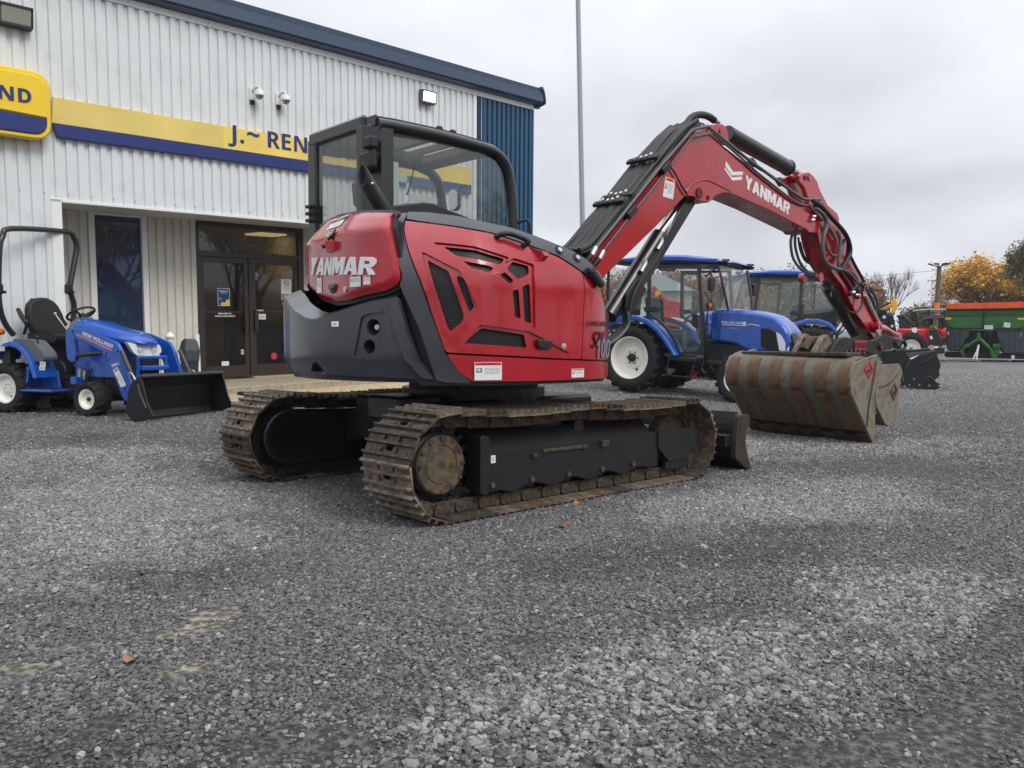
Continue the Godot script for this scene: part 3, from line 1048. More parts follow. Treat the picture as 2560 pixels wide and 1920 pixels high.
func make_signs():
	var D := Transform3D(Basis(Vector3(0.71913, -0.03202, 0.69414), Vector3(0.00244, 0.99905, 0.04355), Vector3(-0.69488, -0.02963, 0.71852)), Vector3(-5.36320, 0.35764, -14.38584))
	var S := 1.14
	# rounded light box at the left edge of the view
	var o := thing("rounded_sign", "yellow and blue rounded light box sign ending in the letters ND", "sign", D)
	var e := [Vector2(-2.643, 3.992), Vector2(-3.054, 4.344), Vector2(-3.092, 3.458), Vector2(-3.233, 3.878), Vector2(-2.681, 3.738), Vector2(-3.247, 3.757)]
	var right: float = e[0].x
	var top: float = e[1].y
	var low: float = e[2].y
	var b := MB.new()
	b.ps(rounded(right - 2.9, low, right, top, 0.2), S, S + 0.2, 0.02, true)
	part("rim", b, M.sign_yellow_bright, o)
	var face := rounded(right - 2.84, low + 0.06, right - 0.06, top - 0.06, 0.16)
	var mid: float = e[4].y
	var up := PackedVector2Array([Vector2(right - 4, mid + 0.07), Vector2(right - 1.2, mid + 0.06), Vector2(right - 0.5, mid + 0.03), Vector2(right + 1, mid - 0.03), Vector2(right + 1, top + 1), Vector2(right - 4, top + 1)])
	b = MB.new()
	for q in Geometry2D.intersect_polygons(face, up): b.ps(q, S + 0.19, S + 0.225, 0.012)
	part("face_yellow", b, M.sign_yellow_bright, o)
	up = PackedVector2Array([Vector2(right - 4, mid + 0.06), Vector2(right - 1.2, mid + 0.05), Vector2(right - 0.5, mid + 0.02), Vector2(right + 1, mid - 0.04), Vector2(right + 1, low - 1), Vector2(right - 4, low - 1)])
	b = MB.new()
	for q in Geometry2D.intersect_polygons(face, up): b.ps(q, S + 0.19, S + 0.22, 0.012)
	part("face_blue", b, M.sign_blue, o)
	var nd := [Vector2(-3.059, 4.082), Vector2(-2.893, 3.908)]
	part("lettering", letters("NEW HOLLAND", nd[0].y - nd[1].y, Transform3D(Basis(Vector3(0, 0, -1), Vector3(0, 1, 0), Vector3(1, 0, 0)), v3(S + 0.226, (nd[0].y + nd[1].y) / 2, nd[1].x)), 0.012, 1, 0.0, 1.15), M.sign_blue, o)
	# long band
	o = thing("sign_band", "long flat yellow and blue sign band lettered J.~RENÉ LAFOND", "sign", D)
	var q := [Vector2(-2.6, 4.082), Vector2(-2.615, 3.729), Vector2(-2.626, 3.665), Vector2(-2.582, 3.55), Vector2(-0.128, 4.164), Vector2(1.47, 4.216), Vector2(1.463, 3.815), Vector2(1.46, 3.621)]
	var t1 := 5.25
	var yt: float = q[0].y
	var ym: float = q[1].y
	var yb: float = q[3].y
	b = MB.new()
	b.ps([Vector2(q[0].x + 0.03, yt), Vector2(q[0].x, ym), Vector2(q[4].x, ym), Vector2(q[4].x, yt)], S, S + 0.06, 0.006)
	part("yellow_panel", b, mat("sign_faded", Color(0.92, 0.82, 0.46), 0.5, 0.0, grain(57, 0.003, [[0.0, gray(0.92)], [1.0, gray(1.0)]]), 0.4), o, "sun faded yellow panel left of the lettering")
	b = MB.new()
	b.ps([Vector2(q[4].x, yt), Vector2(q[4].x, ym), Vector2(t1, ym), Vector2(t1, yt)], S, S + 0.061, 0.006)
	part("yellow_panel", b, M.sign_yellow, o)
	b = MB.new()
	b.ps([Vector2(q[0].x, ym), Vector2(q[0].x + 0.07, yb), Vector2(t1, yb), Vector2(t1, ym)], S, S + 0.06, 0.006)
	part("blue_stripe", b, M.sign_blue, o)
	var le := [Vector2(-0.034, 3.955), Vector2(0.293, 3.97), Vector2(0.659, 3.987)]
	var lh := [Vector2(0.662, 4.117), Vector2(0.67, 3.856)]
	var ht: float = lh[0].y - lh[1].y
	var face_ba := Basis(Vector3(0, 0, -1), Vector3(0, 1, 0), Vector3(1, 0, 0))
	for k in 3:
		part("lettering", letters(["J.", "~", "RENÉ LAFOND"][k], ht * (1.0 if k != 1 else 1.15), Transform3D(face_ba, v3(S + 0.063, (lh[0].y + lh[1].y) / 2 + (0.0 if k != 1 else 0.03), le[k].x)), 0.004, -1, 0.0, [1.15, 1.1, 1.14][k]), M.sign_blue, o)

func make_wall_fittings():
	var D := Transform3D(Basis(Vector3(0.71913, -0.03202, 0.69414), Vector3(0.00244, 0.99905, 0.04355), Vector3(-0.69488, -0.02963, 0.71852)), Vector3(-5.36320, 0.35764, -14.38584))
	var fb := Basis(Vector3(0, 0, -1), Vector3(0, 1, 0), Vector3(1, 0, 0))
	for k in 2:
		var e := [Vector2(-2.997, 5.029), Vector2(2.748, 6.225)] if k == 0 else [Vector2(4.087, 5.267), Vector2(4.21, 5.289)]
		var c: Vector2 = e[0]
		var o := thing("wall_floodlight", "unlit wall pack floodlight in dark housing at upper left of wall" if k == 0 else "lit white wall pack floodlight above the excavator cab", "wall lamp", D * Transform3D(Basis().scaled(Vector3.ONE * (1.0 if k == 0 else 0.86)), v3(1.14, c.y, c.x)))
		var b := MB.new()
		b.ps([Vector2(-0.2, -0.14), Vector2(0.2, -0.14), Vector2(0.2, 0.15), Vector2(-0.2, 0.15)], 0.0, 0.06, 0.008)
		b.pt([Vector2(0.05, 0.15), Vector2(0.17, 0.13), Vector2(0.17, 0.105), Vector2(0.05, 0.11)], -0.2, 0.2, 0.004)
		b.pt([Vector2(0.05, 0.13), Vector2(0.16, 0.12), Vector2(0.13, -0.12), Vector2(0.05, -0.14)], -0.2, -0.185)
		b.pt([Vector2(0.05, 0.13), Vector2(0.16, 0.12), Vector2(0.13, -0.12), Vector2(0.05, -0.14)], 0.185, 0.2)
		b.pt([Vector2(0.05, -0.14), Vector2(0.13, -0.13), Vector2(0.13, -0.1), Vector2(0.05, -0.11)], -0.2, 0.2, 0.004)
		part("housing", b, mat("housing_bronze", Color(0.13, 0.13, 0.14), 0.5) if k == 0 else M.plastic_gray, o)
		b = MB.new()
		b.pt([Vector2(0.06, 0.105), Vector2(0.155, 0.1), Vector2(0.125, -0.1), Vector2(0.06, -0.1)], -0.18, 0.18, 0.01)
		if k == 0:
			part("lens", b, mat("lens_frosted", Color(0.56, 0.56, 0.5), 0.4), o)
		else:
			var m := mat("lamp_glow", Color(1, 0.98, 0.92), 0.4)
			m.emission_enabled = true
			m.emission = Color(1.0, 0.97, 0.88)
			m.emission_energy_multiplier = 2.2
			part("lens", b, m, o)
			var l := AreaLight3D.new()
			l.name = "lamp_light"
			l.area_size = Vector2(0.34, 0.2)
			l.light_energy = 0.35
			l.light_color = Color(1.0, 0.95, 0.82)
			l.shadow_enabled = true
			o.add_child(l)
			l.transform = Transform3D(Basis.looking_at(Vector3(1, -0.35, 0)), Vector3(0.19, -0.02, 0))
	for k in 2:
		var e := [Vector2(0.428, 4.663), Vector2(0.905, 4.669)]
		var c: Vector2 = e[k]
		var o := thing("security_camera", ("white dome security camera on wall bracket, the left of two" if k == 0 else "white dome security camera on wall bracket, nearer the lit lamp"), "camera", D * Transform3D(Basis(), v3(1.13, c.y, c.x)), "dome cameras above the sign")
		var b := MB.new()
		b.bx(0, 0.03, -0.09, 0.1, -0.05, 0.05, 0.006)
		part("wall_plate", b, M.white, o)
		b = MB.new()
		b.tube(curve([v3(0.03, 0.06, 0.0), v3(0.1, 0.1, 0.02), v3(0.16, 0.1, 0.04), v3(0.17, 0.04, 0.045)]), 0.022, 8)
		part("arm", b, M.white, o)
		b = MB.new()
		b.lathe([Vector2(0, 0.06), Vector2(0.05, 0.055), Vector2(0.078, 0.01), Vector2(0.08, -0.03), Vector2(0.07, -0.035), Vector2(0, -0.035)], Transform3D(Basis(Vector3(1, 0, 0), Vector3(0, 0, 1), Vector3(0, 1, 0)), v3(0.17, 0, 0.045)), 20)
		part("housing", b, M.white, o)
		b = MB.new()
		b.ball(v3(0.17, -0.035, 0.045), Vector3(0.062, 0.062, 0.062), 16)
		part("dome", b, mat("dome_gray", Color(0.6, 0.61, 0.62), 0.25), o)
		b = MB.new()
		b.bx(0.0, 0.05, -0.16, -0.09, -0.04, 0.03, 0.01)
		part("junction_box", b, M.plastic_black, o)
		for s in [-0.02, 0.02]:
			b = MB.new()
			b.ball(v3(0.225, -0.05, 0.045 + s), Vector3(0.014, 0.014, 0.014), 8)
			part("camera_lens", b, M.plastic_black, o)

# ---- excavator ----
var plan_p := []
var plan_l := []

func make_plan():
	for k in 60:
		var a := deg_to_rad(lerpf(-75.0, 48.0, k / 59.0))
		plan_p.append(Vector2(sin(a), -cos(a)) * 1.34)
	plan_p += [Vector2(1.045, -0.82), Vector2(1.075, -0.72), Vector2(1.1, -0.6), Vector2(1.115, -0.48), Vector2(1.125, -0.3), Vector2(1.128, -0.15), Vector2(1.125, 0), Vector2(1.112, 0.1), Vector2(1.09, 0.19), Vector2(1.05, 0.27), Vector2(0.985, 0.35), Vector2(0.9, 0.425), Vector2(0.78, 0.49), Vector2(0.6, 0.53), Vector2(0.4, 0.54)]
	var l := -deg_to_rad(75.0) * 1.34
	plan_l.append(l)
	for k in range(1, plan_p.size()):
		l += plan_p[k].distance_to(plan_p[k - 1])
		plan_l.append(l)

# the rear hood stands back from the counterweight towards its left end
func hood_in(a: float) -> float:
	return 0.15 * (1.0 - smoothstep(-0.15, 0.65, a))

# its top leans in above a crease; the lean of the body below is taken back
func hood_off(a: float, y: float) -> float:
	return hood_in(a) + 0.8 * maxf(0.0, y - 1.66) - (0.0 if y < 1.3 else (y - 1.3) * (y - 1.3))

func hood_skin(off: float) -> Callable:
	return func(a: float, y: float) -> Vector3: return body(a, y, off + hood_off(a, y))

func hood_frame(a: float, y: float, lift := 0.0) -> Transform3D:
	var c := body(a, y, hood_off(a, y) - lift)
	var x := (body(a + 0.02, y, hood_off(a + 0.02, y)) - body(a - 0.02, y, hood_off(a - 0.02, y))).normalized()
	var u := (body(a, y + 0.02, hood_off(a, y + 0.02)) - body(a, y - 0.02, hood_off(a, y - 0.02))).normalized()
	var z := x.cross(u).normalized()
	return Transform3D(Basis(x, z.cross(x), z), c)

# outer skin of the upper structure: a runs round the plan from the rear centre to the right, y is height
func body(a: float, y: float, off := 0.0) -> Vector3:
	var lo := 0
	var hi := plan_l.size() - 1
	a = clampf(a, plan_l[0] + 0.001, plan_l[hi] - 0.001)
	while hi - lo > 1:
		var mid := (lo + hi) / 2
		if plan_l[mid] <= a: lo = mid
		else: hi = mid
	var f: float = (a - plan_l[lo]) / (plan_l[hi] - plan_l[lo])
	var p: Vector2 = plan_p[lo].lerp(plan_p[hi], f)
	var t0: Vector2 = (plan_p[hi] - plan_p[maxi(lo - 1, 0)]).normalized()
	var t1: Vector2 = (plan_p[mini(hi + 1, plan_p.size() - 1)] - plan_p[lo]).normalized()
	var tg := t0.lerp(t1, f).normalized()
	var inward := Vector2(-tg.y, tg.x)
	var lean := 0.0 if y < 1.3 else (y - 1.3) * (y - 1.3)
	p += inward * (off + lean)
	return v3(p.x, y, p.y)

func body_frame(a: float, y: float, lift := 0.0) -> Transform3D:
	var c := body(a, y, -lift)
	var x := (body(a + 0.02, y, -lift) - body(a - 0.02, y, -lift)).normalized()
	var u := (body(a, y + 0.02, -lift) - body(a, y - 0.02, -lift)).normalized()
	var z := x.cross(u).normalized()
	return Transform3D(Basis(x, z.cross(x), z), c)

func off_skin(off: float) -> Callable:
	return func(a: float, y: float) -> Vector3: return body(a, y, off)

func dist_poly(p: Vector2, poly: PackedVector2Array) -> float:
	var d := 1e9
	for i in poly.size():
		d = minf(d, p.distance_to(Geometry2D.get_closest_point_to_segment(p, poly[i], poly[(i + 1) % poly.size()])))
	return d

var glyphs := {
	"Y": [[[0, 1, 0.34, 1, 0.5, 0.66, 0.68, 1, 1, 1, 0.66, 0.4, 0.66, 0, 0.34, 0, 0.34, 0.4]], 1.0],
	"A": [[[0, 0, 0.33, 1, 0.67, 1, 1, 0, 0.68, 0, 0.62, 0.2, 0.38, 0.2, 0.32, 0], [0.43, 0.4, 0.57, 0.4, 0.5, 0.68]], 1.05],
	"N": [[[0, 0, 0, 1, 0.32, 1, 0.68, 0.45, 0.68, 1, 1, 1, 1, 0, 0.68, 0, 0.32, 0.55, 0.32, 0]], 1.0],
	"M": [[[0, 0, 0, 1, 0.32, 1, 0.5, 0.52, 0.68, 1, 1, 1, 1, 0, 0.74, 0, 0.74, 0.56, 0.58, 0.1, 0.42, 0.1, 0.26, 0.56, 0.26, 0]], 1.3],
	"R": [[[0, 0, 0, 1, 0.75, 1, 0.95, 0.88, 0.98, 0.66, 0.9, 0.5, 0.74, 0.42, 1, 0, 0.66, 0, 0.46, 0.38, 0.32, 0.38, 0.32, 0], [0.32, 0.6, 0.6, 0.6, 0.66, 0.69, 0.6, 0.78, 0.32, 0.78]], 1.0],
}

# block letters spread over the four corners (top left, top right, bottom right, bottom left) of a patch
func stencil(word: String, q: Array, fn: Callable, back: Callable, step := 0.012) -> MB:
	var b := MB.new()
	var total := 0.0
	for c in word: total += glyphs[c][1] + 0.07
	var x := 0.0
	for c in word:
		var polys := []
		for src in glyphs[c][0]:
			var o := PackedVector2Array()
			for k in range(0, src.size(), 2):
				var u: float = (x + src[k] * glyphs[c][1]) / total
				var v: float = src[k + 1]
				o.append(q[3].lerp(q[2], u).lerp(q[0].lerp(q[1], u), v))
			polys.append(o)
		x += glyphs[c][1] + 0.07
		b.sheet(polys[0], polys.slice(1), step, fn, 1.0, back)
	return b

func make_track(o: Node3D, side: float):
	# closed path in (t, y) with outward normals
	var path := []
	for k in 45: path.append([Vector2(-1.1 + 2.2 * k / 44.0, 0.0), Vector2(0, -1)])
	for k in 25:
		var a := -PI / 2 + PI * k / 24
		path.append([Vector2(1.1, 0.3) + Vector2(cos(a), sin(a)) * 0.3, Vector2(cos(a), sin(a))])
	for k in range(1, 44):
		var u := k / 44.0
		path.append([Vector2(1.1 - 2.2 * u, lerpf(0.6, 0.64, u) - 0.026 * absf(sin(TAU * u))), Vector2(0.01, 1).normalized()])
	for k in 25:
		var a := PI / 2 + PI * k / 24
		path.append([Vector2(-1.1, 0.32) + Vector2(cos(a), sin(a)) * 0.32, Vector2(cos(a), sin(a))])
	var lens := [0.0]
	for k in path.size(): lens.append(lens[-1] + path[k][0].distance_to(path[(k + 1) % path.size()][0]))
	var n := 37
	var pitch: float = lens[-1] / n
	# one shoe: plate with an oval clean-out hole, three grousers, bolts
	var b := MB.new()
	var w := 0.225
	var hl := pitch / 2 - 0.002
	var oval := soften([Vector2(-0.035, -0.012), Vector2(0.035, -0.012), Vector2(0.035, 0.02), Vector2(-0.035, 0.02)], 0.015, 3)
	var rect := PackedVector2Array([Vector2(-w, -hl), Vector2(w, -hl), Vector2(w, hl), Vector2(-w, hl)])
	b.sheet(rect, [oval], 0.06, func(x: float, z: float) -> Vector3: return Vector3(x, -0.022, z), 1.0, func(x: float, z: float) -> Vector3: return Vector3(x, -0.033, z))
	b.sheet(rect, [oval], 0.09, func(x: float, z: float) -> Vector3: return Vector3(x, -0.033, z))
	for z in [-hl + 0.009, -hl * 0.27, hl * 0.52]:
		b.prism([Vector2(z - 0.01, -0.0225), Vector2(z + 0.01, -0.0225), Vector2(z + 0.006, 0.0), Vector2(z - 0.006, 0.0)], Transform3D(Basis(Vector3(0, 0, 1), Vector3(0, 1, 0), Vector3(-1, 0, 0)), Vector3()), -w, w, 0.002)
	for x in [-0.07, 0.07]:
		for z in [-hl * 0.62, hl * 0.16]:
			b.lathe([Vector2(0.014, -0.022), Vector2(0.014, -0.01), Vector2(0, -0.01)], Transform3D(Basis(Vector3(1, 0, 0), Vector3(0, 0, -1), Vector3(0, 1, 0)), Vector3(x, 0, z)), 6)
	for x in [-0.17, 0.17]: b.lathe([Vector2(0.008, -0.022), Vector2(0.008, -0.018), Vector2(0, -0.018)], Transform3D(Basis(Vector3(1, 0, 0), Vector3(0, 0, -1), Vector3(0, 1, 0)), Vector3(x, 0, 0.02)), 6)
	var shoe := b.mesh()
	# one pair of chain links with pin bosses
	b = MB.new()
	for x in [-0.062, 0.062]:
		b.prism(soften([Vector2(-hl - 0.02, -0.036), Vector2(hl - 0.02, -0.036), Vector2(hl + 0.02, -0.07), Vector2(hl + 0.015, -0.108), Vector2(-hl + 0.01, -0.108), Vector2(-hl - 0.025, -0.09)], 0.02, 2), Transform3D(Basis(Vector3(0, 0, 1), Vector3(0, 1, 0), Vector3(-1, 0, 0)), Vector3()), -x - 0.014, -x + 0.014, 0.003)
	b.cyl(Vector3(-0.088, -0.072, hl), Vector3(0.088, -0.072, hl), 0.022, 10)
	for x in [-0.078, 0.078]: b.cyl(Vector3(x - 0.012, -0.072, hl), Vector3(x + 0.012, -0.072, hl), 0.034, 12)
	var link := b.mesh()
	var mid := side * 0.935
	var holder := Node3D.new()
	holder.name = "track"
	o.add_child(holder, true)
	holder.set_meta("label", "near side steel track" if side > 0 else "far side steel track")
	rng.seed = 31 + int(side)
	var shades := [M.steel, M.steel, M.steel_rusty, M.steel_dark]
	for k in n:
		var at := fmod((k + 0.35) * pitch, lens[-1])
		var i := 0
		while lens[i + 1] < at: i += 1
		var f: float = (at - lens[i]) / (lens[i + 1] - lens[i])
		var p0 = path[i]
		var p1 = path[(i + 1) % path.size()]
		var p: Vector2 = p0[0].lerp(p1[0], f)
		var nn: Vector2 = p0[1].lerp(p1[1], f).normalized()
		var fwd := Vector2(-nn.y, nn.x)
		var y3 := v3(0, nn.y, nn.x)
		var z3 := v3(0, fwd.y, fwd.x)
		var xf := Transform3D(Basis(y3.cross(z3), y3, z3), v3(mid, p.y, p.x))
		var q := part("track_shoe", shoe, shades[rng.randi() % 4], holder)
		q.transform = xf
		q = part("track_link", link, M.steel_rusty if p.y > 0.3 else M.steel_dark, holder)
		q.transform = xf
	# sprocket, final drive, idler, rollers
	var out := Basis(Vector3(0, 0, -1), Vector3(0, 1, 0), Vector3(1, 0, 0))
	if side < 0: out = Basis(Vector3(0, 0, 1), Vector3(0, 1, 0), Vector3(-1, 0, 0))
	b = MB.new()
	var teeth := PackedVector2Array()
	for k in 21:
		for e in [[-0.3, 0.215], [-0.16, 0.255], [0.16, 0.255], [0.3, 0.215]]:
			var a: float = (k + e[0]) * TAU / 21
			teeth.append(Vector2(cos(a), sin(a)) * e[1])
	b.prism(teeth, Transform3D(out, v3(mid, 0.32, -1.1)), -0.02, 0.02)
	b.lathe([Vector2(0.17, 0.07), Vector2(0.185, 0.06), Vector2(0.19, 0.03), Vector2(0.2, 0.03), Vector2(0.22, 0.0), Vector2(0.22, -0.1), Vector2(0, -0.1)], Transform3D(out, v3(mid, 0.32, -1.1)), 32)
	for k in 15: b.cyl(v3(mid, 0.32, -1.1) + out * Vector3(cos(TAU * k / 15) * 0.185, sin(TAU * k / 15) * 0.185, 0.03), v3(mid, 0.32, -1.1) + out * Vector3(cos(TAU * k / 15) * 0.185, sin(TAU * k / 15) * 0.185, 0.045), 0.013, 6)
	part("sprocket", b, M.frame_black, o)
	b = MB.new()
	b.lathe([Vector2(0.168, 0.05), Vector2(0.168, 0.092), Vector2(0.158, 0.102), Vector2(0.112, 0.102), Vector2(0.108, 0.096), Vector2(0.102, 0.102), Vector2(0, 0.106)], Transform3D(out, v3(mid, 0.32, -1.1)), 36)
	part("final_drive_cover", b, M.hub_mud, o)
	b = MB.new()
	for k in 12: b.cyl(v3(mid, 0.32, -1.1) + out * Vector3(cos(TAU * k / 12) * 0.15, sin(TAU * k / 12) * 0.15, 0.09), v3(mid, 0.32, -1.1) + out * Vector3(cos(TAU * k / 12) * 0.15, sin(TAU * k / 12) * 0.15, 0.109), 0.0125, 8)
	stuff(part("cover_bolts", b, M.steel_dark, o))
	b = MB.new()
	b.lathe([Vector2(0, 0.05), Vector2(0.05, 0.05), Vector2(0.06, 0.035), Vector2(0.16, 0.03), Vector2(0.175, 0.055), Vector2(0.19, 0.055), Vector2(0.205, 0.03), Vector2(0.205, -0.03), Vector2(0.19, -0.055), Vector2(0.0, -0.05)], Transform3D(out, v3(mid, 0.3, 1.1)), 36)
	part("idler", b, M.steel_dark, o)
	for t in [-0.72, -0.4, -0.08, 0.24, 0.56]:
		b = MB.new()
		b.lathe([Vector2(0, 0.09), Vector2(0.055, 0.09), Vector2(0.06, 0.05), Vector2(0.075, 0.045), Vector2(0.075, -0.045), Vector2(0.055, -0.09), Vector2(0, -0.09)], Transform3D(out, v3(mid, 0.175, t)), 18)
		part("track_roller", b, M.steel_dark, o)
	b = MB.new()
	b.lathe([Vector2(0, 0.06), Vector2(0.045, 0.06), Vector2(0.055, 0.04), Vector2(0.055, -0.06), Vector2(0, -0.06)], Transform3D(out, v3(mid, 0.46, 0.06)), 18)
	part("carrier_roller", b, M.frame_black, o)
	# track frame: sloped top box, front guard, rear shield
	var wave := PackedVector2Array()
	for k in 49:
		var t := -0.82 + 1.62 * k / 48.0
		wave.append(Vector2(t, 0.135 + 0.018 * cos((t + 0.08) * TAU / 0.34) * (1.0 if k > 3 and k < 45 else 0.0)))
	wave.append(Vector2(0.8, 0.375))
	wave.append(Vector2(-0.82, 0.365))
	b = MB.new()
	b.ps(wave, mid + side * 0.115 - 0.02, mid + side * 0.115 + 0.02, 0.004)
	b.pt([Vector2(mid - side * 0.16, 0.14), Vector2(mid + side * 0.13, 0.36), Vector2(mid + side * 0.02, 0.47), Vector2(mid - side * 0.16, 0.5)], -0.82, 0.74)
	b.bx(mid - side * 0.18, mid - side * 0.14, 0.14, 0.5, -0.85, 0.8, 0.005)
	part("track_frame", b, M.frame_black, o)
	b = MB.new()
	b.ps([Vector2(0.79, 0.385), Vector2(1.24, 0.385), Vector2(1.265, 0.34), Vector2(1.25, 0.22), Vector2(1.13, 0.165), Vector2(0.92, 0.155), Vector2(0.79, 0.26)], mid + side * 0.125, mid + side * 0.15, 0.004)
	b.ps([Vector2(0.9, 0.16), Vector2(1.15, 0.17), Vector2(1.2, 0.13), Vector2(1.1, 0.085), Vector2(0.9, 0.1)], mid + side * 0.1, mid + side * 0.13, 0.004)
	part("idler_guard", b, M.frame_black, o)
	if side > 0:
		var im := canvas(24, 32, gray(0.88))
		rows(im, 6, 8, 18, 3, 6, 3, gray(0.4))
		stick("part_label", im, 0.035, 0.045, Transform3D(Basis(Vector3(0, 0, -1), Vector3.UP, Vector3.RIGHT), v3(mid + 0.136, 0.325, -0.75)), o)
	b = MB.new()
	b.bx(mid + side * 0.02, mid + side * 0.16, 0.15, 0.42, -0.86, -0.835, 0.004)
	b.ps(soften([Vector2(-0.87, 0.13), Vector2(-0.8, 0.13), Vector2(-0.8, 0.47), Vector2(-0.87, 0.47)], 0.03), mid + side * 0.09, mid + side * 0.165, 0.004)
	part("rear_guard", b, M.frame_black, o)
	b = MB.new()
	for t in [-0.76, -0.44, -0.12, 0.2, 0.52]: b.cyl(v3(mid + side * 0.13, 0.175, t), v3(mid + side * 0.15, 0.175, t), 0.018, 8)
	for e in [[-0.42, 0.315, 0.03, 0.03], [0.02, 0.335, 0.05, 0.035], [0.22, 0.34, 0.07, 0.045]]:
		b.box(v3(mid + side * 0.145, e[1], e[0]), Vector3(0.03, e[3], e[2]), Basis(), 0.006)
	b.bx(mid + side * 0.132, mid + side * 0.15, 0.325, 0.35, -0.35, 0.0, 0.006)
	stuff(part("frame_bolts", b, M.steel_dark, o))
	# motor housing on the inner side, carrier of the frame legs
	b = MB.new()
	var st := PackedVector2Array()
	for k in 13:
		var a := PI / 2 + PI * k / 12
		st.append(Vector2(-1.08 + cos(a) * 0.2, 0.32 + sin(a) * 0.2))
	st.append(Vector2(-0.55, 0.13))
	st.append(Vector2(-0.55, 0.5))
	b.ps(st, mid - side * 0.2, mid - side * 0.15, 0.01)
	b.lathe([Vector2(0, 0.0), Vector2(0.15, 0.0), Vector2(0.15, 0.25), Vector2(0, 0.25)], Transform3D(out, v3(mid - side * 0.2, 0.32, -1.1)), 24)
	part("motor_guard", b, M.frame_black, o)
	b = MB.new()
	for e in [[-0.62, -0.3], [0.3, 0.62]]:
		b.pt([Vector2(side * 0.3, 0.36), Vector2(side * 0.8, 0.22), Vector2(side * 0.8, 0.46), Vector2(side * 0.3, 0.62)], e[0], e[1], 0.01)
	part("frame_leg", b, M.frame_black, o)

func make_excavator():
	make_plan()
	var o := thing("excavator", "large dark red and gray tracked excavator with bent boom in the middle of the yard", "excavator", Transform3D(Basis(Vector3(0.67752, 0.00000, 0.73551), Vector3(0.00000, 1.00000, 0.00000), Vector3(-0.73551, -0.00000, 0.67752)), Vector3(-0.28150, 0.00000, -6.09150)))
	make_track(o, 1.0)
	make_track(o, -1.0)
	var b := MB.new()
	b.bx(-0.5, 0.5, 0.3, 0.62, -0.7, 0.75, 0.02)
	b.py(circle2(Vector2(0, 0), 0.52, 32), 0.6, 0.68)
	b.bx(0.05, 0.4, 0.5, 0.66, -0.95, -0.6, 0.02)
	part("car_body", b, M.frame_black, o)
	b = MB.new()
	b.py(circle2(Vector2(0, 0), 0.47, 40), 0.66, 0.77, 0.008)
	part("slewing_ring", b, M.steel_dark, o)
	blade(o)
	upper(o)
	cab(o)
	boom(o)
	bucket(o)

func blade(o: Node3D):
	var e := [Vector2(1.735, 0.456), Vector2(1.861, 0.443), Vector2(1.871, 0.409), Vector2(1.816, 0.304), Vector2(1.809, 0.235), Vector2(1.845, 0.119), Vector2(1.937, -0.027), Vector2(1.872, -0.008), Vector2(1.672, 0.115), Vector2(1.677, 0.231), Vector2(1.695, 0.351), Vector2(1.714, 0.438)]
	var b := MB.new()
	b.ps(soften(e, 0.02, 2), 1.1, 1.15, 0.005)
	part("blade_end_plate", b, mat("mud_dark", Color(0.27, 0.26, 0.25), 0.6, 0.2, M.hub_mud.albedo_texture, 1.5), o)
	b = MB.new()
	b.ps(soften(e, 0.02, 2), -1.15, -1.1, 0.005)
	part("blade_end_plate", b, mat("mud_dark", Color(0.27, 0.26, 0.25), 0.6, 0.2, M.hub_mud.albedo_texture, 1.5), o)
	# curved mouldboard between the end plates
	var t0: float = e[8].x
	b = MB.new()
	var rings := []
	for s in [-1.1, 1.1]:
		var ring := PackedVector3Array()
		for k in 9: ring.append(v3(s, lerpf(0.47, 0.1, k / 8.0), t0 + 0.07 - 0.06 * sin(PI * k / 8.0)))
		ring.append(v3(s, 0.01, t0 + 0.17))
		ring.append(v3(s, 0.02, t0 + 0.19))
		for k in range(8, -1, -1): ring.append(v3(s, lerpf(0.47, 0.1, k / 8.0), t0 + 0.1 - 0.06 * sin(PI * k / 8.0)))
		rings.append(ring)
	b.loft(rings, true, true, false)
	b.bx(-1.1, 1.1, 0.2, 0.3, t0 - 0.06, t0 + 0.03, 0.01)
	part("blade", b, M.frame_black, o)
	b = MB.new()
	for s in [-0.42, 0.42]:
		b.tube([v3(s * 0.8, 0.36, 0.6), v3(s, 0.33, 1.2), v3(s, 0.25, t0)], 0.06, 8)
	b.tube([v3(0.0, 0.5, 0.6), v3(0, 0.42, t0)], 0.055, 12)
	part("blade_arm", b, M.frame_black, o)

func skin(called: String, outline, holes: Array, off: float, material: Material, o: Node3D, step := 0.06, thick := 0.03, label := "") -> MeshInstance3D:
	var b := MB.new()
	b.sheet(outline, holes, step, off_skin(off), 1.0, off_skin(off + thick))
	return part(called, b, material, o, label)

